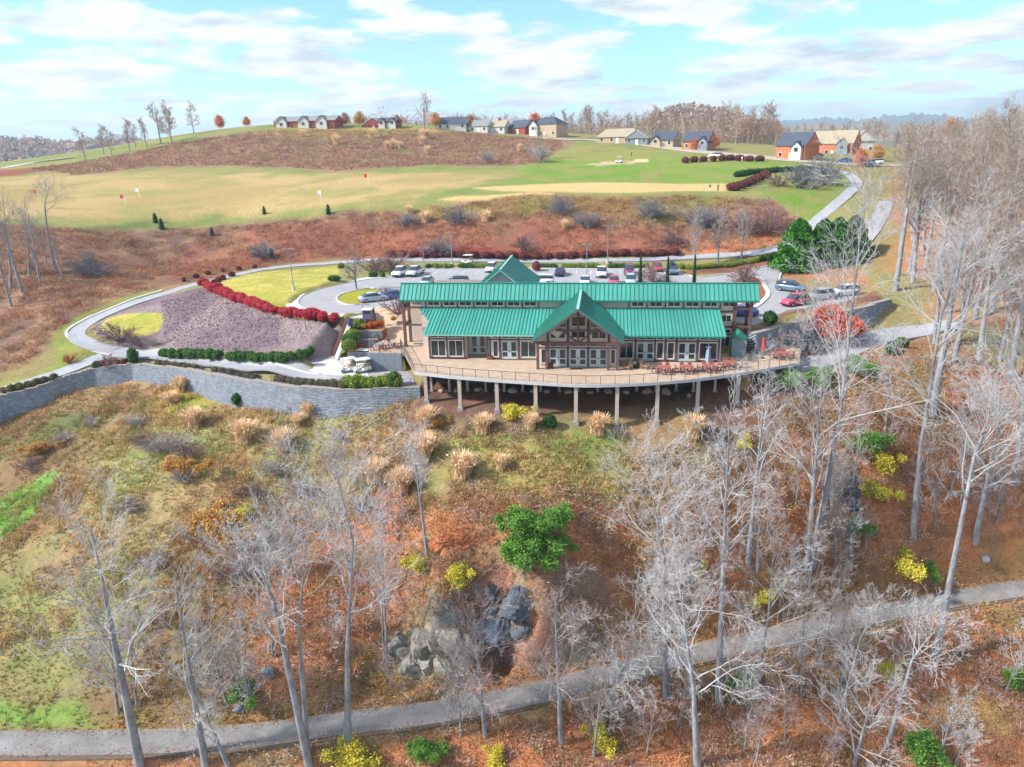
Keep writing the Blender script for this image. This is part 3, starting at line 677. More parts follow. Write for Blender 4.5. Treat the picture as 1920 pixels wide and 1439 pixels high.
# roof planes with standing seams, each seam a part
def roof_plane(name, p00, p10, p11, p01, nseam, thick=.14, m=None, clip=None, seam_w=.05, seam_h=.07, parent=None, poly=None):
    """p00-p10 along the eave, p01-p11 along the top"""
    m = m or m_green; parent = parent or CH
    a, b_, c, d = map(Vector, (p00, p10, p11, p01)); nrm = (b_-a).cross(d-a).normalized()
    if nrm.z < 0: nrm = -nrm
    P = [Vector(q) for q in poly] if poly else [a, b_, c, d]; n = len(P)
    vs = [p for p in P]+[p-nrm*thick for p in P]
    o = MB().add(vs, [tuple(range(n)), tuple(range(2*n-1, n-1, -1))]+[(i, i+n, (i+1) % n+n, (i+1) % n) for i in range(n)]).build(name, m, parent)
    for k in range(nseam+1 if nseam else 0):
        s = k/nseam; e = a.lerp(b_, s); t = d.lerp(c, s)
        if clip:
            r = clip(e, t)
            if r is None: continue
            e, t = r
        L = (t-e).length
        if L < .3: continue
        MB().bar(e+nrm*(seam_h/2), t+nrm*(seam_h/2), seam_w, seam_h, nrm).build('seam', m_seam, o)
    return o
E0, E1, T0 = (86.0, 3.46), (92.62, 5.47), None
def lowz(y): return 3.46+(y-86.0)*(5.47-3.46)/6.62
GXc, GPk, GEv, GHW = -3.12, 7.72, 3.78, 5.45       # front gable: centre, ridge, eave, half width
gsl = (GPk-GEv)/GHW
def gz(x): return GPk-abs(x-GXc)*gsl
def clip_left(e, t):   # stop at the gable valley on the right
    L = []
    for k in np.linspace(0, 1, 60):
        q = e.lerp(t, k)
        inside_gable = abs(q.x-GXc) < GHW and q.z < gz(q.x)-.02
        lim = -22.85+(0 if q.y < 89.2 else 0)
        if not inside_gable and not (q.x < -22.85-max(0, (q.y-89.2))*.62): L.append(q)
    return (L[0], L[-1]) if len(L) > 2 else None
# left wing: eave shorter than the top, its end flares out towards the back
lp = [(-22.85, 86, 3.46), (-8.2, 86, 3.46), (-4.4, 92.62, 5.47), (-24.95, 92.62, 5.47), (-22.75, 89.2, lowz(89.2))]
roof_plane('left_wing_roof', (-25.2, 86, 3.46), (-5.4, 86, 3.46), (-5.4, 92.62, 5.47), (-25.2, 92.62, 5.47), 44, clip=clip_left, poly=lp)
rp = [(1.9, 86, 3.46), (14.5, 86, 3.46), (14.5, 92.62, 5.47), (-1.8, 92.62, 5.47)]
roof_plane('right_wing_roof', (-.8, 86, 3.46), (14.5, 86, 3.46), (14.5, 92.62, 5.47), (-.8, 92.62, 5.47), 34, clip=clip_left, poly=rp)
def clip_up(e, t):
    L = [e.lerp(t, k) for k in np.linspace(0, 1, 40)]
    L = [q for q in L if not (abs(q.x-GXc) < GHW and q.z < gz(q.x)-.02)]
    return (L[0], L[-1]) if len(L) > 2 else None
roof_plane('upper_roof', (-27.35, 91.9, 6.6), (19.25, 91.9, 6.6), (19.25, 93.6, 8.5), (-27.35, 93.6, 8.5), 84, clip=clip_up)
roof_plane('upper_roof_back', (19.25, 95.3, 6.6), (-27.35, 95.3, 6.6), (-27.35, 93.6, 8.5), (19.25, 93.6, 8.5), 0)
roof_plane('rear_roof', (17.2, 107, 4.2), (-18, 107, 4.2), (-18, 95.0, 6.4), (17.2, 95.0, 6.4), 0)
MB().box(-27.4, 19.3, 93.48, 93.72, 8.46, 8.6).build('ridge_cap', m_greend, CH)
MB().box(-27.35, 19.25, 91.84, 91.94, 6.38, 6.56).build('gutter', m_greend, CH)
MB().box(-22.85, -8.3, 85.9, 86.02, 3.26, 3.42).build('gutter', m_ridge, CH); MB().box(2.0, 14.5, 85.9, 86.02, 3.26, 3.42).build('gutter', m_greend, CH)
MB().tube([(-22.6, 86.0, 3.3), (-22.45, 86.75, 2.9), (-22.42, 86.9, 0.1)], .06, 6).build('downspout', m_frame, CH); MB().tube([(13.9, 86.2, 3.3), (14.05, 86.9, 2.9), (14.05, 86.95, 0.1)], .06, 6).build('downspout', m_frame, CH)
# front gable roof
for s, nm in ((-1, 'left'), (1, 'right')):
    ex = GXc+s*GHW
    A = (ex, 81.5, GEv); B = (GXc, 81.5, GPk); C_ = (GXc, 93.0, GPk); D = (ex, 93.0, GEv)
    # the far edge follows the valleys over wing roof and upper roof
    yv = lambda z: 86.0+(z-3.46)/(5.47-3.46)*6.62
    poly = [A, (ex, yv(GEv), GEv), (GXc+s*(GPk-5.47)/gsl, 92.62, 5.47), (GXc+s*(GPk-6.6)/gsl, 92.1, 6.6), (GXc, 91.9+(GPk-6.6)/1.9*1.7+.1, GPk), B]
    def clipg(e, t, poly=poly, s=s):
        # seams run from eave to ridge at constant y; trim where the valley has been passed
        y = e.y
        if y <= yv(GEv): return e, t
        L = [e.lerp(t, k) for k in np.linspace(0, 1, 40)]
        L = [q for q in L if (q.y < yv(q.z) if q.z < 5.47 else (q.y < 92.62 if q.z < 6.6 else q.y < 91.9+(q.z-6.6)/1.9*1.7))]
        return (L[0], L[-1]) if len(L) > 1 else None
    o = roof_plane('gable_roof', A, D, C_, B, 20, clip=clipg, poly=poly); o['label'] = nm+' slope of the front gable roof'
MB().bar((GXc, 81.45, GPk+.05), (GXc, 92.9, GPk+.05), .34, .1).build('ridge_cap', m_ridge, CH)
b = MB()
for s in (-1, 1): b.bar((GXc+s*(GHW+.05), 81.48, GEv-.2), (GXc, 81.48, GPk-.16), .12, .34, (0, 1, 0)).bar((GXc+s*(GHW), 82.9, GEv-.25), (GXc, 82.9, GPk-.2), .2, .3, (0, 1, 0))
b.build('gable_rafter', m_wood, CH)
# gable bay: wall, windows, doors
GF = 84.2
bay = [(-8.0, 0), (1.7, 0), (1.7, gz(1.7)-.25), (GXc, GPk-.25), (-8.0, gz(-8.0)-.25)]
MB().prism(bay, GF, GF+.25).build('gable_wall', m_wallb, CH)
MB().box(-8.0, -7.78, GF+.25, WF, 0, 3.4).build('bay_side_wall', m_wallb, CH); MB().box(1.48, 1.7, GF+.25, WF, 0, 3.4).build('bay_side_wall', m_wallb, CH)
for x0, x1 in ((-6.65, -4.55), (-4.2, -2.1), (-1.75, .35)):
    double_door(x0, x1, GF); window(x0, x1, 2.5, 3.05, GF, 2, 1, .1)
for x0, x1 in ((-7.72, -6.98), (.7, 1.42)): window(x0, x1, .35, 2.3, GF, 1); window(x0, x1, 2.5, 3.05, GF, 1, 1, .1)
window(-4.05, -2.2, 5.0, 6.35, GF, 2); window(-4.05, -2.2, 3.55, 4.75, GF, 2)
def trap(pts, name='window'):
    c = np.mean(pts, 0); o = MB().prism(pts, GF-.1, GF).build(name, m_frame, CH)
    for s in (-1, 1):
        half = [tuple(c+(np.array(p)-c)*.84) for p in pts]; cxm = c[0]
        L = []
        for i, p in enumerate(half):
            q = half[(i+1) % len(half)]
            if (p[0]-cxm)*s > 0: L.append((max(p[0], cxm+.04) if s > 0 else min(p[0], cxm-.04), p[1]))
            if (p[0]-cxm)*(q[0]-cxm) < 0:
                t = (cxm-p[0])/(q[0]-p[0]); L.append((cxm+.04*s, p[1]+(q[1]-p[1])*t))
        MB().prism(L, GF-.13, GF-.104).build('pane', m_glass, o)
trap([(-6.6, 3.55), (-4.6, 3.55), (-4.6, 4.75), (-5.6, 4.75), (-6.6, 4.2)]); trap([(.3, 3.55), (-1.65, 3.55), (-1.65, 4.75), (-.65, 4.75), (.3, 4.2)])
trap([(-5.5, 5.0), (-4.6, 5.0), (-4.6, 5.6)]); trap([(-.75, 5.0), (-1.65, 5.0), (-1.65, 5.6)])
# timber truss and posts in front of the bay
YT = 82.95
for x in (-7.95, -6.85, .5, 1.6): MB().box(x-.16, x+.16, YT-.16, YT+.16, -.02, min(gz(x)-.35, 3.1)).build('post', m_wood, CH)
MB().box(-8.4, 2.1, YT-.13, YT+.13, 3.1, 3.45).build('tie_beam', m_wood, CH); MB().box(GXc-.14, GXc+.14, YT-.12, YT+.12, 3.2, GPk-.4).build('king_post', m_wood, CH)
MB().box(-5.75, -.5, YT-.1, YT+.1, 4.75, 4.98).build('collar_beam', m_wood, CH)
for s in (-1, 1): MB().bar((GXc+s*2.2, YT, 5.1), (GXc+s*.1, YT, 3.4), .2, .24, (0, 1, 0)).build('brace', m_wood, CH)
for x in (-4.38, -1.92): MB().box(x-.14, x+.14, GF-.16, GF-.02, 0, gz(x)-.3).build('mullion_post', m_wood, CH)
for s in (-1, 1): MB().box(GXc+s*3.65-.13, GXc+s*3.65+.13, GF-.16, GF-.02, 0, 4.4).build('mullion_post', m_wood, CH)
MB().box(-8.0, 1.7, GF-.15, GF-.02, 2.32, 2.48).build('transom_beam', m_wood, CH)
# wing windows, doors, timber posts
for x0, x1 in ((-22.15, -20.1), (-19.85, -17.85), (-10.55, -8.45), (1.8, 3.65), (11.5, 13.75)): window(x0, x1, .25, 2.5, WF); window(x0, x1, 2.72, 3.28, WF, 2, 1, .1)
for x0, x1 in ((-14.1, -13.3), (6.35, 7.3), (7.65, 8.6)): window(x0, x1, .25, 2.5, WF, 1); window(x0, x1, 2.72, 3.28, WF, 1, 1, .1)
for x0, x1 in ((-12.95, -10.9), (4.0, 6.1), (9.0, 11.15)): double_door(x0, x1, WF, 2.42); window(x0, x1, 2.72, 3.28, WF, 2, 1, .1)
double_door(-17.2, -15.3, WF+2.0, 2.6); window(-14.55+.0, -14.2, .4, 2.6, WF-.01, 1, 1, .06)
for x in (-22.24, -19.98, -17.75, -14.68, -13.12, -10.72, 3.82, 6.22, 7.48, 8.8, 11.32, 13.84): MB().box(x-.11, x+.11, WF-.2, WF+.02, 0, 3.4).build('post', m_wood, CH)
MB().box(-22.2, -17.7, WF-.14, WF-.02, 2.53, 2.69).box(-14.6, -8.0, WF-.14, WF-.02, 2.53, 2.69).box(1.7, 13.8, WF-.14, WF-.02, 2.53, 2.69).build('header_beam', m_wood, CH)
MB().box(-22.2, -17.7, WF-.1, WF-.02, .02, .22).box(-14.6, -13.1, WF-.1, WF-.02, .02, .22).box(6.2, 8.8, WF-.1, WF-.02, .02, .22).box(11.4, 13.8, WF-.1, WF-.02, .02, .22).build('base_board', m_wood, CH)
# clerestory windows under the upper eave
def cler(u0): return atY(u0, 571, 92.6)[0]
xs = [-23.9+k*2.17 for k in range(7)]
for x in xs: window(x+.22, x+1.95, 5.64, 6.4, 92.6, 2, 1, .12); MB().box(x-.02, x+.1, 92.42, 92.6, 5.45, 6.7).build('post', m_wood, CH)
MB().box(xs[-1]+2.15, xs[-1]+2.27, 92.42, 92.6, 5.45, 6.7).build('post', m_wood, CH)
for k in range(6):
    x = 3.05+k*2.3; window(x+.3, x+2.0, 5.64, 6.4, 92.6, 2, 1, .12); MB().box(x-.02, x+.1, 92.42, 92.6, 5.45, 6.7).build('post', m_wood, CH)
# right end bay under the upper roof
window(14.75, 16.15, 3.6, 4.7, 92.6, 2); window(14.75, 16.15, 2.2, 2.8, 92.6, 2, 1, .1); window(14.75, 16.15, .3, 1.9, 92.6, 2)
for z in (2.95, 4.95, 2.0): MB().box(14.0, 16.6, 92.46, 92.6, z, z+.22).build('band_beam', m_wood, CH)
for x in (16.45,): MB().box(x-.2, x+.2, 92.3, 92.66, 0, 6.7).build('post', m_wood, CH)
# open timber porches at both ends
for sx, xa, xb in ((1, 18.4, 16.6), (-1, -26.95, -24.6)):
    for y in (92.3, 95.0): MB().box(xa-.18, xa+.18, y-.18, y+.18, 0 if sx < 0 else -1.2, 6.6).build('post', m_wood, CH)
    for z in (3.1, 5.5):
        MB().bar((xa, 92.3, z), (xb, 92.3, z), .2, .26).bar((xa, 92.5, z), (xa, 94.8, z), .2, .26).build('porch_beam', m_wood, CH)
    MB().bar((xa, 92.4, 5.6), (xa-sx*.9, 92.4, 6.5), .16, .18).bar((xa, 94.9, 2.4), (xa, 93.9, 3.1), .16, .18).build('brace', m_wood, CH)
# rear entrance gable
RX, RY0, RY1, RZ, RE, RW = -14.9, 101.0, 114.5, 9.05, 5.4, 4.6
for s in (-1, 1):
    roof_plane('rear_gable_roof', (RX+s*RW, RY0, RE), (RX+s*RW, RY1, RE), (RX, RY1, RZ), (RX, RY0, RZ), 14)
MB().prism([(RX-RW+.4, 4.5), (RX+RW-.4, 4.5), (RX+RW-.4, RE+.1), (RX, RZ-.2), (RX-RW+.4, RE+.1)], RY0+.5, RY0+.7).build('rear_gable_wall', m_gsid, CH)
MB().prism([(RX-RW+.4, 2.5), (RX+RW-.4, 2.5), (RX+RW-.4, RE+.1), (RX, RZ-.2), (RX-RW+.4, RE+.1)], RY1-1, RY1-.8).build('rear_gable_wall', m_gsid, CH)
b = MB()
for s in (-1, 1): b.bar((RX+s*RW, RY0-.02, RE-.06), (RX, RY0-.02, RZ-.06), .1, .3, (0, 1, 0))
b.build('rear_gable_fascia', m_ridge, CH); MB().bar((RX, RY0-.05, RZ+.06), (RX, RY1, RZ+.06), .3, .1).build('ridge_cap', m_ridge, CH)
for s in (-1, 1): MB().box(RX+s*3.9-.3, RX+s*3.9+.3, RY1-2, RY1-1.2, 2.4, 5.5).build('post', m_wood, CH)
for x, y in ((-18.9+.02, 97.9),): pass

# ------------------------------------------------------------------ deck
deck_front = [(-22.84, 81.0), (-18.4, 79.76), (-14.4, 78.94), (-8.0, 77.9), (-1.9, 77.3), (4.08, 78.16), (10.2, 80.0), (16.6, 83.0), (23.6, 87.2)]
df = smooth_pl([(x, y, 0) for x, y in deck_front], 1.62)
de = [atz(1500, 655, 0)[:2], atz(1455, 640, 0)[:2], (18.8, 96.5)]
left_edge = [(-27.7, 92.4)]
DK = thing('deck', 'curved elevated tan deck wrapping the front of the clubhouse', 'deck', (-2, 82, 0))
dpoly = [tuple(p[:2]) for p in df]+de+[(16.3, 96.5), (16.3, 92.6), (13.95, 92.6), (13.95, 86.7), (-22.27, 86.7), (-22.27, 95.9), (-27.2, 95.9)]+left_edge
m_deck = mat('tan_deck', lin((204,180,160), K), .85, .16, .8, .006, 12)
MB().slab(dpoly, -.3, -.004).build('deck_floor', m_deck, DK)
MB().box(-17.5, -14.8, 86.7, 89.0, -.3, -.003).build('entry_floor', m_deck, DK)
m_fascia = mat('grey_fascia', lin((206,208,214), K), .7, .08, 1)
b = MB()
for k in range(len(df)-1): b.bar((df[k][0], df[k][1]-.05, -.13), (df[k+1][0], df[k+1][1]-.05, -.13), .1, .36)
b.build('fascia', m_fascia, DK)
b = MB()
for y0 in (79.5, 82.0, 84.5):
    xa = [p[0] for p in dpoly if True]
    b.box(-20 if y0 > 80 else -14, 12 if y0 > 80 else 7, y0-.1, y0+.1, -.62, -.305)
b.build('joist_beam', m_wood, DK)
m_rail = mat('dark_rail', lin((92,98,108), K), .5, .05, 3)
pc = MB().box(-.03, .03, -.03, .03, -.35, 1.08).build('rail_post', m_rail, DK, local=True); pm = pc.data
def rail_line(pts, parent, first=None, z=0.0, base=None):
    org = wloc(parent)
    for k, p in enumerate(pts):
        o = first if (first is not None and k == 0) else link('rail_post', pm, parent)
        o.location = (p[0]-org.x, p[1]-org.y, (z if len(p) < 3 else p[2])-org.z)
    b = MB(); c = MB()
    for k in range(len(pts)-1):
        za = z if len(pts[k]) < 3 else pts[k][2]; zb = z if len(pts[k+1]) < 3 else pts[k+1][2]
        b.bar((pts[k][0], pts[k][1], za+1.06), (pts[k+1][0], pts[k+1][1], zb+1.06), .06, .05)
        for h in (.2, .42, .64, .86): c.bar((pts[k][0], pts[k][1], za+h), (pts[k+1][0], pts[k+1][1], zb+h), .012, .012)
    b.build('handrail', m_rail, parent); c.build('rail_cable', m_rail, parent)
rail_line([tuple(p[:2]) for p in df], DK, pc)
rail_line([tuple(p[:2]) for p in resample([(x, y, 0) for x, y in [tuple(df[0][:2])]+[(-27.7, 92.4)]], 1.3)][1:], DK)
rail_line([tuple(p[:2]) for p in resample([(x, y, 0) for x, y in [tuple(df[-1][:2])]+de], 1.7)][1:], DK)
m_post = mat('pale_support_post', lin((206,192,186), K), .8, .1, 1)
m_foot = mat('post_footing', lin((170,168,170), K), .9, .1, 2)
def support(x, y, wd, name='support_post', zt=-.3):
    zb = float(zg(x, y)); o = MB().box(x-wd/2, x+wd/2, y-wd/2, y+wd/2, zb-.1, zt).build(name, m_post, DK)
    MB().box(x-wd*.8, x+wd*.8, y-wd*.8, y+wd*.8, zb-.3, zb+.28).build('footing', m_foot, o)
for u in (797, 861, 931, 1004, 1080, 1158, 1234, 1310, 1385):
    x = atz(u, 715, -.3)[0]; y = np.interp(x, df[:, 0], df[:, 1])+.35
    x = atY(u, 712 if u > 800 else 700, y)[0]; support(x, y, .42)
for u in (809.6, 843, 877, 911, 945.6, 980, 1014, 1049, 1084, 1120.6, 1157, 1193.5, 1230, 1267.5, 1300, 1340):
    p = hit(u, 734); support(p[0], max(p[1], 82.6), .26)
# ------------------------------------------------------------------ vegetation builders
def unit(a): return a/(np.linalg.norm(a, axis=-1, keepdims=True)+1e-9)
def grow(rng, start, d, L, nseg, wander, up):
    pts = [start]; d = unit(d); p = start
    for i in range(nseg):
        d = unit(d+rng.normal(0, wander, d.shape)+np.array([0, 0, up])); p = p+d*(L/nseg)[:, None]; pts.append(p)
    return np.stack(pts, 1)
def children(rng, P, R, k, t0, t1, ang0, ang1, lf0, lf1, L, rf=.55):
    """k side shoots on every branch polyline"""
    n, m = P.shape[:2]; t = t0+(t1-t0)*(np.arange(k)[None]+rng.random((n, k)))/k
    s = t*(m-1); i = np.clip(s.astype(int), 0, m-2); f = (s-i)[..., None]; r = np.arange(n)[:, None]
    pos = P[r, i]*(1-f)+P[r, i+1]*f; tan = unit(P[r, i+1]-P[r, i]); rad = R[r, i]*(1-f[..., 0])+R[r, i+1]*f[..., 0]
    a = rng.normal(size=tan.shape); side = unit(a-(a*tan).sum(-1, keepdims=True)*tan)
    ang = np.radians(ang0+(ang1-ang0)*rng.random((n, k)))[..., None]
    d = tan*np.cos(ang)+side*np.sin(ang); ln = L[:, None]*(lf0+(lf1-lf0)*rng.random((n, k)))*(1.15-.55*t)
    return pos.reshape(-1, 3), d.reshape(-1, 3), ln.ravel(), (rad*rf).ravel()
def tubes(P, R, s):
    n, m = P.shape[:2]; T = unit(np.gradient(P, axis=1)); ref = np.where(np.abs(T[..., 2:]) > .9, np.array([1., 0, 0]), np.array([0, 0, 1.]))
    a = unit(np.cross(T, ref)); b = np.cross(T, a); th = np.arange(s)*2*math.pi/s
    V = P[:, :, None]+R[:, :, None, None]*(a[:, :, None]*np.cos(th)[None, None, :, None]+b[:, :, None]*np.sin(th)[None, None, :, None])
    ii = np.arange(n*m*s).reshape(n, m, s); j = np.roll(ii, -1, 2)
    Q = np.stack([ii[:, :-1], j[:, :-1], j[:, 1:], ii[:, 1:]], -1).reshape(-1, 4)
    return V.reshape(-1, 3), Q
def taper(r0, r1, m): return r0[:, None]*(1-np.linspace(0, 1, m))[None]+np.asarray(r1).reshape(-1, 1)*np.linspace(0, 1, m)[None]
m_bark = mat('grey_bark', lin((160,163,172), K*1.0), .95, .5, 2.2, .02, 7, stretch=(1, 1, .35))
m_twig = mat('pale_twigs', lin((202,202,206), K*1.0), .95, .18, .6)
m_twig_d = mat('grey_brown_twigs', lin((188,178,174), K*1.0), .95, .18, .6)
m_twig_r = mat('reddish_twigs', lin((190,174,174), K*.95), .95, .18, .6)
m_twig_f = mat('far_twigs', lin((196,172,156), K*1.0), .95, .2, .3)
m_twig_w = mat('wood_twigs', lin((176,160,148), K*.95), .95, .2, .4)
def tree_meshes(trunk, r0, seed, n1=16, t0=.35, spread=(35, 65), lf=(.26, .42), up=.06, k2=6, k3=5, k4=4, tw=None, bark=None, wander=.12, rmin=1.0, sides=3):
    """bare deciduous tree: trunk polyline (list of points), returns (trunk mesh, crown mesh)"""
    rng = np.random.default_rng(seed); tr = resample(smooth_pl(np.asarray(trunk, float), .5), .9); m = len(tr)
    H = np.linalg.norm(tr[-1]-tr[0]); tt = np.linspace(0, 1, m)
    R0 = (r0*(1-.86*tt**.9)+r0*.45*np.exp(-tt*22))[None]; P0 = tr[None]
    P0[0, 1:-1, :2] += rng.normal(0, .04, (m-2, 2))
    pos, d, L, rd = children(rng, P0, R0, n1, t0, .99, spread[0], spread[1], lf[0], lf[1], np.array([H]), .42)
    d[:, 2] = np.abs(d[:, 2])+.1
    P1 = grow(rng, pos, d, L, 7, wander, up); R1 = taper(rd, rd*.22, 8)
    V0, Q0 = tubes(P0, R0, 8)
    parts = [tubes(P1, R1, 5)]
    pos, d, L2, rd = children(rng, P1, R1, k2, .18, 1, 28, 58, .35, .62, L, .6); P2 = grow(rng, pos, d, L2, 5, wander*1.1, up); R2 = taper(rd, np.maximum(rd*.3, .010*rmin), 6); parts.append(tubes(P2, R2, 4 if sides > 3 else 3))
    pos, d, L3, rd = children(rng, P2, R2, k3, .2, 1, 25, 60, .35, .65, L2, .65); P3 = grow(rng, pos, d, L3, 3, wander*1.2, up); R3 = taper(np.maximum(rd, .014*rmin), np.full(len(rd), .009*rmin), 4); parts.append(tubes(P3, R3, 3))
    if k4:
        pos, d, L4, rd = children(rng, P3, R3, k4, .25, 1, 20, 60, .4, .75, L3, .7); P4 = grow(rng, pos, d, L4, 2, wander, up); R4 = taper(np.full(len(rd), .010*rmin), np.full(len(rd), .005*rmin), 3); parts.append(tubes(P4, R4, 3))
    V, Q, k = [], [], 0
    for a, b in parts: V.append(a); Q.append(b+k); k += len(a)
    return (mesh_np('trunk', V0, Q0, None, None, True, bark or m_bark), mesh_np('crown', np.concatenate(V), np.concatenate(Q), None, None, False, tw or m_twig))
def place_tree(meshes, loc, label, group=None, rotz=0, scale=1.0, name='bare_tree', cat='tree'):
    r = thing(name, label, cat, loc, rotz, group); r.scale = (scale, scale, scale)
    link('trunk', meshes[0], r); link('crown', meshes[1], r); return r

m_leaf = mat('leaves', attr=True, rough=.75, var=.15, scale=1.5, spec=.25, trans=.25)
def leaf_quads(rng, P, size, cols, flat=0.0, aspect=.6):
    n = len(P); a = unit(rng.normal(size=(n, 3))*np.array([1, 1, 1-flat])); b = unit(np.cross(a, unit(rng.normal(size=(n, 3)))))
    sz = (size*(.6+.8*rng.random(n)))[:, None] if np.isscalar(size) else size[:, None]
    V = np.stack([P-a*sz, P-b*sz*aspect, P+a*sz, P+b*sz*aspect], 1).reshape(-1, 3)
    return V, np.arange(n*4).reshape(-1, 4), np.repeat(cols, 4, 0)
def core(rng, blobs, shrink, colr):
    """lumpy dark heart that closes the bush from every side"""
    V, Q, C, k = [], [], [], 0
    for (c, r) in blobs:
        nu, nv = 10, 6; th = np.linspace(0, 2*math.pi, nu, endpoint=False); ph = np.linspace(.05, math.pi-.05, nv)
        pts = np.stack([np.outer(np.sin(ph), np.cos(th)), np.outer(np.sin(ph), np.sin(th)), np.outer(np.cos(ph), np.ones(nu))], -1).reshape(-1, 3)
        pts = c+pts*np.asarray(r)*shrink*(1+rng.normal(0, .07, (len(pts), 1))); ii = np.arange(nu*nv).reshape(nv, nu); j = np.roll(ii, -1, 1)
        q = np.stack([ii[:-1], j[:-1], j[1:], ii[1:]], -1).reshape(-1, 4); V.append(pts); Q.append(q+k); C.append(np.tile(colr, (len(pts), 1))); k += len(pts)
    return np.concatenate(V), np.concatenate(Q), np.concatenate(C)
def leafy(name, blobs, n, size, pal, seed, corec=None, shrink=.8, fill=.35, gain=1.6, fuzz=.07):
    """foliage of many small faces through the volume of several lumps; pal = list of rgb"""
    rng = np.random.default_rng(seed); pal = np.array([c3(*p) for p in pal]); vol = np.array([np.prod(r) for c, r in blobs])**.67; vol /= vol.sum()
    P = []
    for (c, r), w_ in zip(blobs, vol):
        k = max(8, int(n*w_)); d = unit(rng.normal(size=(k, 3))); rad = (1-fill*rng.random(k)**1.5)[:, None]*(1+rng.normal(0, fuzz, (k, 1)))
        P.append(np.asarray(c)+d*rad*np.asarray(r))
    P = np.concatenate(P); P = P[P[:, 2] > -.02]
    cl = gain*pal[rng.integers(0, len(pal), len(P))]*(1+rng.normal(0, .14, (len(P), 1)))
    V, Q, C = leaf_quads(rng, P, size, np.clip(cl, 0, 1))
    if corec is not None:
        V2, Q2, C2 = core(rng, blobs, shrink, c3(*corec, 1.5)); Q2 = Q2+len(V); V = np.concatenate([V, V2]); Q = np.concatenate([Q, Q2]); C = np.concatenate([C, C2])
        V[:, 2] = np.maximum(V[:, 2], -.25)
    return mesh_np(name, V, Q, None, C, False, m_leaf)
def twig_bush(seed, n=10, h=1.0, spread=50, k2=5, k3=4, r=.02, tw=None, up=.05, k4=0):
    """leafless shrub: stems fanning from the ground"""
    rng = np.random.default_rng(seed); az = rng.random(n)*2*math.pi; el = np.radians(90-spread*rng.random(n)**.7)
    d = np.stack([np.cos(az)*np.cos(el), np.sin(az)*np.cos(el), np.sin(el)], 1); L = h*(.7+.4*rng.random(n))
    P = grow(rng, rng.normal(0, .06*h, (n, 3))*np.array([1, 1, 0]), d, L, 4, .1, up); R = taper(np.full(n, r*1.6), np.full(n, r*.6), 5); parts = [tubes(P, R, 3)]
    pos, d, L2, rd = children(rng, P, R, k2, .2, 1, 20, 55, .35, .6, L); P2 = grow(rng, pos, d, L2, 2, .12, up); R2 = taper(np.full(len(rd), r*.7), np.full(len(rd), r*.4), 3); parts.append(tubes(P2, R2, 3))
    pos, d, L3, rd = children(rng, P2, R2, k3, .2, 1, 20, 60, .4, .7, L2); P3 = grow(rng, pos, d, L3, 1, .1, up); parts.append(tubes(P3, taper(np.full(len(rd), r*.5), np.full(len(rd), r*.3), 2), 3))
    V, Q, k = [], [], 0
    for a, b in parts: V.append(a); Q.append(b+k); k += len(a)
    return mesh_np('twigs', np.concatenate(V), np.concatenate(Q), None, None, False, tw or m_twig_d)
def plume_grass(seed, n=420, h=1.6, pal=((240,206,164), (226,184,144), (250,226,190)), n2=160):
    """big tan ornamental grass: arching blades and feathery plumes"""
    rng = np.random.default_rng(seed); pal = np.array([c3(*p) for p in pal]); az = rng.random(n)*2*math.pi; lean = .05+.62*rng.random(n)**.8
    L = h*(.7+.4*rng.random(n)); t = np.linspace(0, 1, 5); o = np.stack([np.cos(az), np.sin(az)], 1)
    r = (lean*L)[:, None]*t[None]**1.6; z = L[:, None]*(t[None]-.42*(lean[:, None])*t[None]**2.4)
    C = np.concatenate([o[:, None]*r[..., None], z[..., None]], -1)+np.concatenate([rng.normal(0, .1*h, (n, 1, 2)).repeat(5, 1), np.zeros((n, 5, 1))], -1)
    wd = .011*h*np.array([.8, 1, 1, 1.3, .2]); s = np.stack([-np.sin(az), np.cos(az), np.zeros(n)], 1)
    V = np.stack([C-s[:, None]*wd[None, :, None], C+s[:, None]*wd[None, :, None]], 2).reshape(n, 10, 3)
    b = np.array([[0, 1, 3, 2], [2, 3, 5, 4], [4, 5, 7, 6], [6, 7, 9, 8]]); Q = (b[None]+10*np.arange(n)[:, None, None]).reshape(-1, 4)
    cl = 1.35*np.repeat(pal[rng.integers(0, len(pal), n)], 10, 0)*(1+rng.normal(0, .06, (n*10, 1)))
    tip = C[rng.integers(0, n, n2), 3]+rng.normal(0, .04*h, (n2, 3)); V2, Q2, C2 = leaf_quads(rng, tip, .055*h, np.tile(pal[2]*1.4, (n2, 1)), 0, .4)
    V = V.reshape(-1, 3)
    return mesh_np('blades', np.concatenate([V, V2]), np.concatenate([Q, Q2+len(V)]), None, np.clip(np.concatenate([cl, C2]), 0, 1), False, m_leaf)

ORD = ['first','second','third','fourth','fifth','sixth','seventh','eighth','ninth','tenth','eleventh','twelfth','thirteenth','fourteenth','fifteenth','sixteenth','seventeenth','eighteenth','nineteenth','twentieth','twenty-first','twenty-second','twenty-third','twenty-fourth']
def shrub(mesh, loc, label, scale=1.0, name='shrub', cat='shrub', group=None, part='foliage', rotz=None, sz=None):
    r = thing(name, label, cat, loc, random.random()*6.28 if rotz is None else rotz, group)
    r.scale = (scale, scale, scale if sz is None else sz); link(part, mesh, r); return r

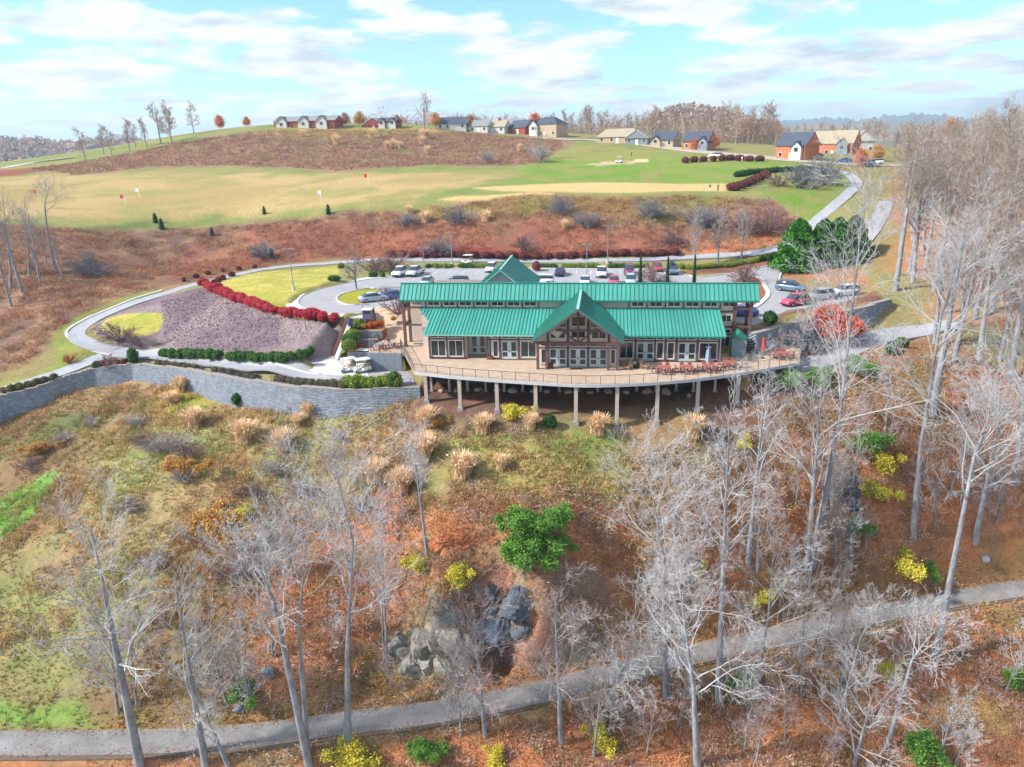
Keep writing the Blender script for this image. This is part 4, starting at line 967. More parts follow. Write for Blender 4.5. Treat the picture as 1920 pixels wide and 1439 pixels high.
# ------------------------------------------------------------------ the large bare trees on the slope, drawn root by root
def px_trunk(base, pts, dy=0.0):
    """root on the ground under pixel base; the stem stands upright there and leans as the photo shows"""
    b = np.array(hit(*base)); out = [b-np.array([0, 0, .4])]; n = len(pts)
    for i, (u, v) in enumerate(pts): out.append(np.array(atY(u, v, b[1]+dy*(i+1)/n)))
    return b, [tuple(p-b) for p in out]
big_trees = [  # base pixel, stem pixels, root radius, seed, options, label
 ((262,1437),[(248,1370),(228,1290),(212,1215),(200,1140),(195,1060),(170,985)],.36,1,dict(n1=18,t0=.3,spread=(25,60)),'leftmost tall bare tree leaning left beside the lower trail'),
 ((385,1436),[(372,1375),(356,1310),(347,1220),(338,1140),(326,1080)],.27,2,dict(n1=16,t0=.3,lf=(.2,.34)),'slim bare tree rising from the trail, second from the left'),
 ((430,1436),[(405,1385),(385,1345),(366,1300),(352,1240)],.2,3,dict(n1=12,t0=.3,lf=(.24,.38)),'bare tree leaning left from the bottom edge beside the slim tree'),
 ((580,1437),[(573,1370),(562,1290),(552,1225),(528,1160),(505,1110),(480,1050)],.32,4,dict(n1=18,t0=.35,spread=(30,75),wander=.2),'crooked bare tree with arching limbs beside the trail'),
 ((577,1410),[(570,1330),(562,1240),(560,1150),(570,1080),(575,1010)],.24,5,dict(n1=14,t0=.5,spread=(25,60)),'straight bare tree beside the crooked arching one'),
 ((652,1405),[(650,1330),(648,1240),(654,1160),(665,1080),(660,990),(640,910),(622,850)],.32,6,dict(n1=22,t0=.42,spread=(30,65),lf=(.26,.4)),'tallest bare tree left of the rock face with a wide pale crown'),
 ((726,1235),[(730,1160),(728,1090),(722,1020),(712,965)],.13,7,dict(n1=12,t0=.4),'thin bare sapling left of the rock face'),
 ((803,1050),[(798,990),(793,930),(786,870),(772,820)],.17,8,dict(n1=14,t0=.45,spread=(18,35)),'narrow upright bare tree above the yellow bushes'),
 ((910,1378),[(903,1330),(897,1270),(892,1205),(888,1150)],.2,9,dict(n1=18,t0=.25,spread=(40,70),lf=(.32,.46),tw='r'),'small bare tree with reddish twigs in front of the rock face'),
 ((1052,1392),[(1049,1330),(1049,1260),(1046,1190),(1040,1120)],.22,10,dict(n1=18,t0=.3,spread=(40,70),lf=(.3,.45),tw='r'),'round crowned bare tree below the trail, right of the rock face'),
 ((1122,1360),[(1140,1315),(1165,1260),(1190,1200),(1205,1140),(1200,1060)],.24,11,dict(n1=14,t0=.3,spread=(40,85),wander=.26),'leaning crooked bare tree crossing the trail'),
 ((1248,1312),[(1252,1250),(1254,1180),(1250,1100),(1240,1020),(1225,945),(1215,880)],.24,12,dict(n1=20,t0=.4,spread=(35,75),wander=.2),'bare tree with a tangled white crown above the trail bend'),
 ((1308,1436),[(1312,1390),(1300,1300),(1288,1210),(1278,1130),(1270,1060)],.3,13,dict(n1=18,t0=.3,spread=(35,75),wander=.2),'bare tree at the bottom edge right of the middle'),
 ((1346,1322),[(1354,1240),(1362,1160),(1372,1060),(1380,980),(1386,900),(1376,830),(1368,775)],.3,14,dict(n1=18,t0=.5,spread=(25,60),lf=(.16,.26)),'tall straight bare tree reaching up to the right end of the deck'),
 ((1412,1312),[(1424,1230),(1440,1165),(1452,1110),(1450,1040)],.24,15,dict(n1=16,t0=.3,spread=(35,75)),'pale trunked bare tree just below the trail'),
 ((1402,1060),[(1412,990),(1424,900),(1431,810),(1436,745),(1438,700)],.26,16,dict(n1=16,t0=.4,spread=(25,60),lf=(.22,.34)),'bare tree in front of the right end of the deck'),
 ((1512,1085),[(1524,1000),(1534,930),(1537,850),(1538,800),(1541,740),(1543,700)],.3,17,dict(n1=18,t0=.4,spread=(25,60),lf=(.22,.36)),'tall bare tree before the service road'),
 ((1522,1060),[(1545,930),(1553,867),(1582,750),(1602,640),(1612,520),(1622,400),(1625,340)],.4,18,dict(n1=24,t0=.45,spread=(25,62),lf=(.2,.34)),'huge forked bare tree rising past the parked cars to the road above'),
 ((1300,1325),[(1292,1260),(1285,1195),(1262,1110),(1248,1000)],.22,19,dict(n1=16,t0=.35,spread=(35,75),wander=.2),'bare tree between the tangled crown and the bottom edge'),
 ((1572,1352),[(1580,1300),(1592,1250),(1612,1200),(1640,1160)],.16,20,dict(n1=14,t0=.2,spread=(40,80)),'small leaning bare tree below the trail on the leaf covered bank'),
 ((1662,1402),[(1668,1350),(1690,1275),(1720,1225),(1760,1180)],.2,21,dict(n1=16,t0=.25,spread=(45,85)),'bent bare tree leaning right over the leaf covered bank'),
 ((1753,1235),[(1768,1150),(1782,1070),(1795,985),(1806,920),(1830,850),(1860,770)],.34,22,dict(n1=22,t0=.4,spread=(30,70),lf=(.26,.42)),'large bare tree beside the trail near the right edge'),
 ((1712,1010),[(1722,920),(1727,820),(1735,720),(1750,640),(1775,560),(1800,480)],.36,23,dict(n1=22,t0=.4,spread=(25,60),lf=(.22,.36)),'tall dark trunked bare tree on the right slope'),
 ((1748,775),[(1758,710),(1772,640),(1790,560),(1805,480),(1815,400)],.42,24,dict(n1=20,t0=.4,spread=(25,60)),'thick trunked bare tree below the service road'),
 ((1828,1015),[(1842,950),(1856,890),(1870,810),(1885,730)],.3,25,dict(n1=18,t0=.35,spread=(30,65)),'bare tree on the right slope left of the edge'),
 ((1905,905),[(1915,820),(1920,720),(1925,620),(1930,520)],.36,26,dict(n1=20,t0=.35,spread=(30,65)),'bare tree standing at the right edge of the view'),
 ((1600,1438),[(1606,1380),(1618,1330),(1640,1290)],.18,27,dict(n1=16,t0=.1,spread=(45,85),lf=(.5,.75)),'low spreading bare tree at the bottom edge on the right'),
 ((105,510),[(100,470),(85,430),(82,395),(92,350)],.3,28,dict(n1=12,t0=.4,spread=(35,60),k3=3,k4=3,tw='d'),'bare tree with forking limbs at the left edge above the path'),
 ((20,540),[(18,480),(10,420),(5,370)],.34,29,dict(n1=12,t0=.4,spread=(30,55),k3=3,k4=3,tw='d'),'thick bare trunk at the far left edge'),
 ((55,520),[(52,470),(50,420),(45,375)],.24,30,dict(n1=12,t0=.5,spread=(30,55),k3=3,k4=3,tw='d'),'slender bare tree second from the left edge'),
 ((75,530),[(64,470),(56,420),(50,385)],.2,31,dict(n1=10,t0=.5,spread=(30,55),k3=3,k4=3,tw='d'),'slender bare tree third from the left edge'),
 ((1302,500),[(1300,470),(1298,440),(1303,415)],.16,32,dict(n1=16,t0=.25,spread=(20,45),k4=3,tw='d',rmin=1.4),'leftmost of the three pale multi-stemmed birches behind the car park'),
 ((1346,494),[(1345,460),(1348,430),(1350,408)],.16,33,dict(n1=16,t0=.25,spread=(20,45),k4=3,tw='d',rmin=1.4),'middle of the three pale birches behind the car park'),
 ((1390,487),[(1390,455),(1393,425),(1395,400)],.16,34,dict(n1=16,t0=.25,spread=(20,45),k4=3,tw='d',rmin=1.4),'rightmost of the three pale birches behind the car park'),
]
TWS = {'r': m_twig_r, 'd': m_twig_d}
for bp, pts, r0, sd, opt, lab in big_trees:
    opt = dict(opt); tw = TWS.get(opt.pop('tw', None)); b_, tr = px_trunk(bp, pts)
    place_tree(tree_meshes(tr, r0*.85, sd, tw=tw, **opt), tuple(b_), lab)
# ------------------------------------------------------------------ woods on the right: copies of a few shapes
def straight(h, lean=.05, seed=0):
    rng = np.random.default_rng(seed); a = rng.random()*6.28
    return [(0, 0, -.4)]+[(math.cos(a)*lean*h*t*t+rng.normal(0, .12), math.sin(a)*lean*h*t*t+rng.normal(0, .12), h*t) for t in (.25, .5, .75, 1)]
variants = [tree_meshes(straight(h, .06, s), r, 100+s, n1=n, t0=t0, spread=sp, lf=(.22, .4), k4=3, tw=tw, rmin=1.7) for s, (h, r, n, t0, sp, tw) in enumerate([
  (19, .28, 18, .35, (25, 60), m_twig_w), (17, .24, 16, .3, (30, 65), m_twig_d), (21, .32, 20, .4, (25, 55), m_twig_w), (15, .2, 16, .25, (30, 65), m_twig_w), (18, .26, 18, .3, (28, 60), m_twig_d)])]
rw = np.random.default_rng(55); spots = []
def far_enough(x, y, d): return all((x-a)**2+(y-b)**2 > d*d for a, b in spots)
road_pl = [tuple(p[:2]) for p in back]; road2 = [tuple(p[:2]) for p in low_road]; srv_pl = [tuple(p[:2]) for p in srv]
tries = 0
while len(spots) < 118 and tries < 6000:
    tries += 1
    u = 1500+480*rw.random()**.8; y = 92+150*rw.random()**1.3; x = atY(u, 500, y)[0]
    if not far_enough(x, y, 3.4): continue
    if pl_dist(np.array(x), np.array(y), srv_pl) < 4 or pl_dist(np.array(x), np.array(y), road_pl) < 9 or pl_dist(np.array(x), np.array(y), road2) < 4.5: continue
    pu, pv, _ = proj((x, y, float(zg(x, y)))); limit = 1668 if pv < 600 else 1700
    if pu < limit+max(0, (450-pv)*.25) or x < WR_END[0]+2: continue
    if pv > 960: continue
    spots.append((x, y)); k = rw.integers(0, 5); s = .75+.4*rw.random()
    if pu < 1950: s = max(.42, min(s, (atY(pu+15, 248-max(0, pu-1680)*.24+12*rw.random(), y)[2]-float(zg(x, y)))/(19, 17, 21, 15, 18)[k]*.9))
    place_tree(variants[k], (x, y, float(zg(x, y))), 'bare grey tree in the dense wood covering the right hillside', 'bare trees of the wood on the right', rw.random()*6.28, s)
for k, (u, v, s) in enumerate(((5,515,.55),(30,512,.5),(42,548,.62),(90,500,.5),(66,492,.45),(118,522,.42),(0,560,.6),(22,575,.5))):
    place_tree(variants[k % 5], hit(u, v), ORD[k]+' of the grey bare trees crowding the left edge above the cart path', 'bare trees at the left edge', k*1.3, s*1.15)
# saplings and thin trees among the big ones on the slope
sap = [tree_meshes(straight(h, .1, 40+s), r, 140+s, n1=14, t0=.2, spread=(25, 60), lf=(.25, .42), k4=2, k3=4, tw=tw, rmin=1.15) for s, (h, r, tw) in enumerate([(7, .07, m_twig), (5.5, .06, m_twig_r), (9, .1, m_twig_d)])]
rs = np.random.default_rng(77); n_s = 0
for (u0, u1, v0, v1, n) in ((560, 760, 930, 1300, 8), (1240, 1640, 930, 1190, 30), (1500, 1900, 760, 1060, 16), (700, 1200, 1380, 1439, 6), (1200, 1920, 1230, 1439, 24), (120, 520, 1180, 1340, 12), (1450, 1560, 640, 720, 5)):
    for _ in range(n):
        u = u0+(u1-u0)*rs.random(); v = v0+(v1-v0)*rs.random(); p = hit(u, v)
        if dpw is not None and pl_dist(np.array(p[0]), np.array(p[1]), path_w[:, :2]) < 2.4: continue
        place_tree(sap[rs.integers(0, 3)], p, 'thin bare sapling among the large trees on the leaf covered slope', 'saplings on the wooded slope', rs.random()*6.28, .7+.6*rs.random(), 'sapling')
# ------------------------------------------------------------------ fences, stairs, planters, patio
sheet('patio', [p[:2] for p in patio_poly], -.006, m_patio, .5)
wr = walk_ramp; wz = (0, LOTZ+.03, LOTZ+.03, 0); rm = MB().add([(*p, z) for p, z in zip(wr, wz)]+[(*p, -1.2) for p in wr], [(0, 1, 2, 3), (0, 4, 5, 1), (1, 5, 6, 2), (2, 6, 7, 3), (3, 7, 4, 0)]).build('sloped_walk', m_patio); tag(rm, kind='structure')
FN = thing('wire_fence', 'dark wire fence along the top of the long retaining wall', 'fence', wall_left[6])
fp = resample(np.asarray(Pz([(262,684,-3.85),(290,687,-3.7),(350,693,-3.4),(400,703,-3.2),(450,712,-3.05),(520,722,-2.9),(560,727,-2.8),(640,732,-2.7),(700,731,-2.6),(770,729,-2.55)])), 2.0)
for p in fp: MB().box(p[0]-.03, p[0]+.03, p[1]+.3, p[1]+.36, p[2], p[2]+1.25).build('fence_post', m_rail, FN)
b = MB()
for a, c in zip(fp[:-1], fp[1:]):
    for h in (.1, .3, .5, .7, .9, 1.1, 1.22): b.bar((a[0], a[1]+.33, a[2]+h), (c[0], c[1]+.33, c[2]+h), .014, .014)
tag(b.build('wire', m_rail, FN), kind='stuff')
# stairs from the cart plaza up to the car park
sb, stp = np.array(atz(630, 673, -2.45)), np.array(atz(655, 609, 2.3))
ST = thing('stairway', 'long pale concrete stairway climbing from the cart apron to the car park', 'stairs', tuple(sb))
NS = 24; dv = (stp-sb)[:2]; dl = np.hypot(*dv); dn = dv/dl; sn = np.array([dn[1], -dn[0]])
for k in range(NS):
    t0_, t1_ = k/NS, (k+1.02)/NS; z1 = sb[2]+(stp[2]-sb[2])*(k+1)/NS
    a = sb[:2]+dv*t0_; c = sb[:2]+dv*t1_
    MB().slab([tuple(a-sn*1.15), tuple(a+sn*1.15), tuple(c+sn*1.15), tuple(c-sn*1.15)], z1-.6, z1).build('step', m_conc, ST)
m_redwood = mat('red_brown_rail', lin((168,112,100), K), .8, .15, 2)
HR = thing('stair_fence', 'red brown slatted fence down the left side of the stairway', 'fence', tuple(sb))
for off, hh in ((-1.35, 1.0), (-2.3, .7)):
    pr = [np.append(sb[:2]+dv*t-sn*(-off), sb[2]+(stp[2]-sb[2])*t) for t in np.linspace(0, 1, 12)]
    for p in pr: MB().box(p[0]-.06, p[0]+.06, p[1]-.06, p[1]+.06, p[2]-.4, p[2]+hh).build('fence_post', m_redwood, HR)
    for h in (.35, .65, .95):
        if h > hh: continue
        MB().bar(tuple(pr[0]+[0, 0, h]), tuple(pr[-1]+[0, 0, h]), .06, .14).build('fence_rail', m_redwood, HR)
def px_box(name, L, z0, z1, m, label, cat, thing_=True):
    o = MB().slab([atz(u, v, z1)[:2] for u, v in L], z0, z1).build(name, m); return tag(o, label, cat, kind='thing')
for (ua, ub, v, z, nm) in ((668, 716, 621, 1.35, 'highest'), (664, 708, 637, .35, 'middle'), (652, 690, 661, -.9, 'lowest')):
    PW = thing('planter_wall', nm+' of the three stepped stone planter walls beside the stairway', 'wall', atz(ua, v, z))
    a = np.array(atz(ua, v, z)); c = np.array(atz(ub, v, z)); n_ = 7
    for k in range(n_):
        p = a+(c-a)*k/n_; q = a+(c-a)*(k+1)/n_
        for r_ in range(5): MB().box(p[0]+.015, q[0]-.015, p[1]-.16+.02*r_, p[1]+.16, z-.22*(r_+1)+.01, z-.22*r_).build('block', m_block, PW)
        MB().box(p[0]+.01, q[0]-.01, p[1]-.2, p[1]+.2, z+.002, z+.09).build('cap_stone', m_cap, PW)
    MB().box(a[0], c[0], a[1]+.17, a[1]+2.4, z-1.2, z-.05).build('soil_bed', m_bed, PW)
# low block wall and rail along the patio edge above the plaza
pe = [atz(690, 661, 0)[:2], atz(753, 662, 0)[:2]]
PWL = thing('patio_wall', 'low grey block wall under the patio rail above the cart plaza', 'wall', (*pe[0], -2.5))
MB().box(pe[0][0], pe[1][0], pe[0][1]-.35, pe[0][1]-.02, -2.6, -.02).build('wall_face', m_block, PWL)
PR = thing('patio_rail', 'grey railing around the left patio beside the stair planters', 'railing', (*pe[0], 0))
first = MB().box(-.03, .03, -.03, .03, 0, 1.08).build('rail_post', m_rail, PR, local=True)
rail_line([tuple(p[:2]) for p in resample([(*pe[1], 0), (*pe[0], 0), (*atz(706, 640, 0)[:2], 0), (*atz(719, 622, 0)[:2], 0), (*atz(722, 606, 0)[:2], 0)], 1.5)], PR, first)

# ------------------------------------------------------------------ vehicles
m_tyre = mat('tyre_rubber', (.02, .02, .022), .9, .1, 3); m_rim = mat('wheel_rim', (.35, .36, .38), .35, .05, 3, metal=.6)
m_carglass = mat('car_glass', (.03, .05, .075), .06, .1, 1, spec=.7); m_lamp = mat('headlamp', (.75, .77, .8), .2, .05, 3); m_tail = mat('tail_lamp', (.4, .02, .02), .3, .05, 3)
m_under = mat('dark_plastic', (.03, .03, .035), .7, .1, 3)
def paint_m(n, c): return mat(n, lin(c, .8), .25, .03, 1, spec=.55)
PAINT = {k: paint_m('car_paint_'+k, v) for k, v in dict(white=(226,232,240), silver=(176,190,204), blue=(52,84,150), navy=(40,56,104), maroon=(120,44,76), red=(190,52,66), pink=(216,74,110), teal=(84,120,150), gray=(150,158,168)).items()}
def loft(st, k=1.0):
    """st: list of (x, half width, z low, z high, top half width)"""
    b = MB(); R = []
    for x, w, z0, z1, wt in st:
        zm = z0+(z1-z0)*.55
        R.append([(x, -w*.93, z0), (x, -w, z0+(z1-z0)*.2), (x, -w, zm), (x, -(w*.35+wt*.65), z1-(z1-z0)*.1), (x, -wt*.92, z1), (x, wt*.92, z1), (x, w*.35+wt*.65, z1-(z1-z0)*.1), (x, w, zm), (x, w, z0+(z1-z0)*.2), (x, w*.93, z0)])
    n = 10; vs = [p for r in R for p in r]
    fs = [(i*n+j, i*n+(j+1) % n, (i+1)*n+(j+1) % n, (i+1)*n+j) for i in range(len(R)-1) for j in range(n)]
    fs += [tuple(range(n))[::-1], tuple(range((len(R)-1)*n, len(R)*n))]
    return b.add(vs, fs)
BODY = {
 'sedan': dict(body=[(-2.35,.7,.38,.8,.62),(-2.2,.85,.27,.98,.76),(-1.4,.9,.2,1.0,.8),(0,.91,.19,.97,.82),(1.0,.9,.2,.95,.8),(1.85,.86,.22,.84,.74),(2.22,.76,.28,.72,.64),(2.35,.6,.36,.6,.5)],
   cab=[(-1.85,.76,.93,.99,.66),(-1.05,.79,.93,1.38,.6),(-.2,.8,.93,1.44,.62),(.4,.8,.93,1.41,.6),(1.25,.76,.9,.97,.68)], roof=[(-1.08,.6,1.385,1.405,.58),(-.2,.63,1.44,1.465,.6),(.42,.6,1.41,1.435,.58)], wh=(1.42,-1.38,.32)),
 'suv': dict(body=[(-2.3,.78,.42,1.02,.74),(-2.2,.88,.3,1.1,.82),(-1.3,.93,.24,1.1,.85),(0,.94,.23,1.08,.86),(1.1,.92,.24,1.06,.84),(1.9,.88,.28,.98,.78),(2.25,.8,.32,.86,.7),(2.35,.66,.4,.7,.58)],
   cab=[(-2.2,.78,1.04,1.15,.72),(-1.9,.82,1.04,1.62,.68),(-.5,.83,1.04,1.7,.68),(.35,.83,1.04,1.66,.66),(1.15,.8,1.02,1.1,.74)], roof=[(-1.95,.68,1.63,1.66,.66),(-.5,.69,1.70,1.735,.67),(.38,.66,1.66,1.69,.64)], wh=(1.42,-1.4,.36)),
 'pickup': dict(body=[(-2.8,.86,.5,1.0,.84),(-2.6,.95,.42,1.05,.9),(-1.0,.97,.36,1.06,.92),(.2,.98,.34,1.1,.92),(1.4,.97,.34,1.12,.9),(2.2,.95,.38,1.08,.86),(2.65,.9,.42,1.0,.8),(2.8,.78,.48,.8,.7)],
   cab=[(-.95,.86,1.06,1.16,.8),(-.75,.87,1.06,1.78,.72),(.3,.88,1.06,1.85,.73),(.8,.87,1.06,1.8,.7),(1.5,.84,1.06,1.16,.8)], roof=[(-.78,.72,1.79,1.82,.7),(.3,.74,1.85,1.885,.72),(.82,.7,1.80,1.83,.68)], wh=(1.75,-1.75,.4)),
}
CARM = {}
wheel_me = None
def car(kind, paint, p, rotz, label, extra=None, group=None):
    B = BODY[kind]; root = thing('parked_car' if kind != 'pickup' else 'pickup_truck', label, 'car' if kind != 'pickup' else 'truck', p, rotz, group)
    def part(nm, key, build, m, parent=root):
        kk = (kind, key, m.name)
        if kk not in CARM:
            o = build().build(nm, m, None, local=True, smooth=(key in ('body', 'cab'))); CARM[kk] = o.data
            if key in ('body', 'cab'):
                mod = None
        else: o = link(nm, CARM[kk])
        o.parent = parent; return o
    bd = part('body', 'body', lambda: loft(B['body']), PAINT[paint])
    part('windows', 'cab', lambda: loft(B['cab']), m_carglass); part('roof', 'roof', lambda: loft(B['roof']), PAINT[paint])
    L = B['body']
    for s in (-1, 1):
        part('headlight', 'hl%d' % s, lambda: MB().box(L[-2][0]-.12, L[-2][0]+.06, min(s*.46, s*.72), max(s*.46, s*.72), L[-2][3]-.2, L[-2][3]-.04), m_lamp)
        part('taillight', 'tl%d' % s, lambda: MB().box(L[0][0]-.02, L[0][0]+.1, min(s*.5, s*.72), max(s*.5, s*.72), L[0][3]-.22, L[0][3]-.04), m_tail)
        for x in B['wh'][:2]:
            r = B['wh'][2]
            w_ = part('wheel', 'ty%d%.1f' % (s, x), lambda: MB().tube([(x, s*(L[3][1]-.22), r), (x, s*(L[3][1]+.01), r)], r, 14), m_tyre)
            part('rim', 'ri%d%.1f' % (s, x), lambda: MB().tube([(x, s*(L[3][1]-.05), r), (x, s*(L[3][1]+.025), r)], r*.62, 10), m_rim, w_)
    part('front_bumper', 'bf', lambda: MB().box(L[-1][0]-.12, L[-1][0]+.03, -.6, .6, L[-1][2]-.06, L[-1][2]+.1), m_under); part('rear_bumper', 'br', lambda: MB().box(L[0][0]-.03, L[0][0]+.12, -.65, .65, L[0][2]-.06, L[0][2]+.1), m_under)
    if kind == 'pickup':
        part('cargo_bed', 'bed', lambda: MB().box(-2.6, -1.0, -.78, .78, .95, 1.068), m_under)
    if extra == 'box': part('roof_box', 'rb', lambda: loft([(-1.2,.3,1.76,1.9,.25),(-1.0,.4,1.75,2.1,.34),(.3,.4,1.75,2.08,.34),(.6,.25,1.76,1.9,.2)]), m_under)
    return root
LP = lambda u, v: atz(u, v, LOTZ+.02)
D = math.radians
cars = [('pickup','white',(752,517),-98,'white pickup truck, left one of the pair at the car park corner'),('pickup','white',(779,516),-98,'white pickup truck parked second from the left, beside its twin'),
 ('suv','white',(921,509),-92,'white car half hidden by the entrance gable roof'),('sedan','navy',(1050,516),88,'dark blue sedan parked alone in the back row'),('pickup','white',(1128,518),-90,'large white pickup truck in the back row, right of the lamp posts'),
 ('suv','maroon',(1180,514),-90,'plum coloured car in the back row'),('sedan','red',(1232,507),-85,'red car in the back row behind a bare tree'),('suv','teal',(1260,513),-88,'blue car with a roof box at the right end of the back row'),
 ('sedan','silver',(801,534),-90,'silver car peeking over the left part of the main roof'),('suv','gray',(855,534),180,'grey car parked crosswise, roof just above the main ridge'),('suv','white',(1014,533),180,'white car just behind the ridge right of the entrance gable'),
 ('sedan','white',(1097,533),-90,'pale car behind the ridge beside the lamp post'),('sedan','pink',(1151,533),-90,'red car whose roof shows behind the main ridge'),('suv','silver',(1182,533),-90,'silver car behind the ridge, right of the red one'),
 ('sedan','silver',(700,565),35,'silver sedan at the kerb of the grass teardrop island'),('sedan','blue',(741,560),20,'blue car half hidden by the left end of the roof'),
 ('suv','teal',(1482,546),-35,'blue grey car beside the brown bank on the right'),('suv','pink',(1490,572),215,'red car facing the clubhouse above the right wall'),('suv','silver',(1536,562),205,'silver car behind the red one above the right wall'),('suv','white',(1583,554),200,'white car farthest right above the right wall'),
 ('sedan','blue',(1388,592),178,'blue car seen through the timber porch on the right end')]
for kd, pt, px_, rz, lab in cars: car(kd, pt, LP(*px_), D(rz), lab, 'box' if 'roof box' in lab else None)
for kd, pt, (u, v), rz, lab in (('suv','white',(1341,297),150,'white car driving along the street before the far houses'),('sedan','navy',(1530,296),160,'dark car in the driveway of the orange brick house'),('sedan','blue',(1582,306),170,'blue car on the street below the right hand houses'),('suv','white',(1641,309),170,'white car on the street beside the wood'),('suv','gray',(1625,311),170,'grey car on the street behind the pale tree')):
    h = hit(u, v); car(kd, pt, (h[0], h[1], h[2]+.13), D(rz), lab)
# golf carts
m_gc = mat('cart_white', lin((236,238,240), K*1.1), .4, .03, 2); m_gseat = mat('cart_seat_beige', lin((206,182,150), K), .7, .08, 3)
def golf_cart(p, rotz, label, name='golf_cart'):
    r = thing(name, label, 'golf cart', p, rotz)
    loft([(-1.15,.5,.3,.75,.45),(-.9,.6,.25,.85,.55),(-.3,.6,.25,.8,.55),(.1,.6,.25,.42,.55),(.5,.58,.25,.45,.52),(.75,.55,.28,.9,.45),(1.05,.5,.3,.75,.42),(1.2,.38,.35,.55,.32)]).build('body', m_gc, r, local=True, smooth=True)
    MB().box(-.55, .1, -.52, .52, .78, .92).box(-.68, -.52, -.52, .52, .86, 1.3).build('seat', m_gseat, r, local=True)
    MB().box(-1.0, -.75, -.4, .4, .8, 1.35).build('golf_bag', m_gseat, r, local=True)
    loft([(-1.1,.6,1.78,1.83,.56),(-.8,.64,1.78,1.88,.6),(.5,.62,1.78,1.88,.58),(.85,.55,1.77,1.82,.5)]).build('roof', m_gc, r, local=True)
    for x, y in ((-.85,-.5),(-.85,.5),(.75,-.48),(.75,.48)): MB().bar((x, y, .75), (x*(.85 if x > 0 else 1), y, 1.8), .04, .04).build('roof_post', m_rail, r, local=True)
    MB().bar((.2, -.2, .85), (.45, -.2, .7), .3, .03).build('steering_wheel', m_under, r, local=True)
    for x in (-.75, .8):
        for s in (-1, 1):
            w_ = MB().tube([(x, s*.42, .23), (x, s*.6, .23)], .23, 12).build('wheel', m_tyre, r, local=True); MB().tube([(x, s*.5, .23), (x, s*.61, .23)], .12, 8).build('rim', m_rim, w_, local=True)
golf_cart(atz(653, 697, -2.42), D(215), 'white golf cart with beige seats, left of the pair on the apron'); golf_cart(atz(680, 698, -2.42), D(212), 'white golf cart with beige seats, right of the pair on the apron')
golf_cart(atz(682, 679, -2.42), D(180), 'golf cart half hidden behind the pair, against the planter wall')
h = hit(1161, 306); golf_cart((h[0], h[1], h[2]+.05), D(160), 'tiny golf cart standing on the far green')
h = hit(877, 496); golf_cart((h[0], h[1], h[2]+.1), D(170), 'white roofed shuttle cart on the path behind the car park')

# ------------------------------------------------------------------ lamp posts
m_pole = mat('lamp_pole', lin((150,156,172), K), .5, .06, 2)
def lamp(u, v, h, label, z=None):
    p = hit(u, v); r = thing('lamp_post', label, 'street lamp', p)
    MB().tube([(0, 0, .7), (0, 0, h)], [.085, .06], 8).build('pole', m_pole, r, local=True); MB().tube([(0, 0, -.3), (0, 0, .75)], .28, 10).build('base', m_conc, r, local=True)
    a = MB().box(-.55, .55, -.05, .05, h-.02, h+.06).build('arm', m_pole, r, local=True)
    for s in (-1, 1): MB().box(s*.75-.28, s*.75+.28, -.16, .16, h-.03, h+.11).build('lamp_head', m_pole, r, local=True)
for u, v, vt, lab in ((551, 545, 467, 'lamp post standing on the yellow lawn left of the loop'), (797, 531, 466, 'lamp post just behind the left part of the main roof'), (848, 499, 437, 'tall lamp post behind the hedge left of the entrance gable'), (1100, 528, 459, 'lamp post behind the main ridge right of the gable'),
                      (1139, 494, 424, 'tallest lamp post at the back edge of the car park'), (1494, 500, 440, 'lamp post in front of the big evergreen on the right'), (682, 601, 572, 'short pale post by the top of the stairway')):
    p = hit(u, v); q = atY(u, vt, p[1]); lamp(u, v, q[2]-p[2], lab)

# ------------------------------------------------------------------ deck furniture and service yard
m_ftop = mat('red_table_top', lin((176,108,100), K), .7, .12, 3); m_fleg = mat('table_frame_brown', lin((104,76,72), K), .6, .08, 3); m_adir = mat('tan_adirondack', lin((190,150,120), K), .75, .1, 3)
def table_set(p, label, n=6, rot=0):
    t = thing('dining_table', label, 'table', p, rot, 'dining tables on the deck')
    for k in range(5): MB().box(-.8+k*.32, -.8+k*.32+.3, -.5, .5, .72, .77).build('slat', m_ftop, t, local=True)
    for x in (-.7, .7):
        for y in (-.42, .42): MB().box(x-.04, x+.04, y-.04, y+.04, 0, .72).build('leg', m_fleg, t, local=True)
CHA = None
def chair(p, rot, label):
    global CHA
    if CHA is None:
        c = thing('deck_chair', label, 'chair', p, rot, 'chairs round the deck tables')
        MB().box(-.23, .23, -.23, .23, .42, .47).build('seat', m_ftop, c, local=True); MB().box(-.23, .23, .2, .25, .5, .95).build('backrest', m_ftop, c, local=True)
        for x in (-.21, .21):
            for y in (-.21, .22): MB().box(x-.025, x+.025, y-.025, y+.025, 0, .42 if y < 0 else .55).build('leg', m_fleg, c, local=True)
        CHA = c
    else:
        c = copy_tree(CHA); c['label'] = label
    c.location = p; c.rotation_euler = (0, 0, rot)
tabs = [((1245, 699), 'leftmost of the red topped tables on the deck'), ((1287, 698), 'second red topped table from the left on the deck'), ((1329, 696), 'third red topped table, partly behind bare twigs'), ((1368, 690), 'fourth red topped table, near the deck corner'), ((1465, 672), 'red topped table at the far right end of the deck')]
for ti, ((u, v), lab) in enumerate(tabs):
    p = atz(u, v, 0); table_set(p, lab)
    for k, (dx, dy, rz) in enumerate(((-.45, -.85, math.pi), (.45, -.85, math.pi), (-.45, .85, 0), (.45, .85, 0), (-1.15, 0, math.pi/2), (1.15, 0, -math.pi/2))):
        chair((p[0]+dx, p[1]+dy, 0), rz, ['front left','front right','rear left','rear right','left end','right end'][k]+' chair at the '+['leftmost','second','third','fourth','far right'][ti]+' deck table')
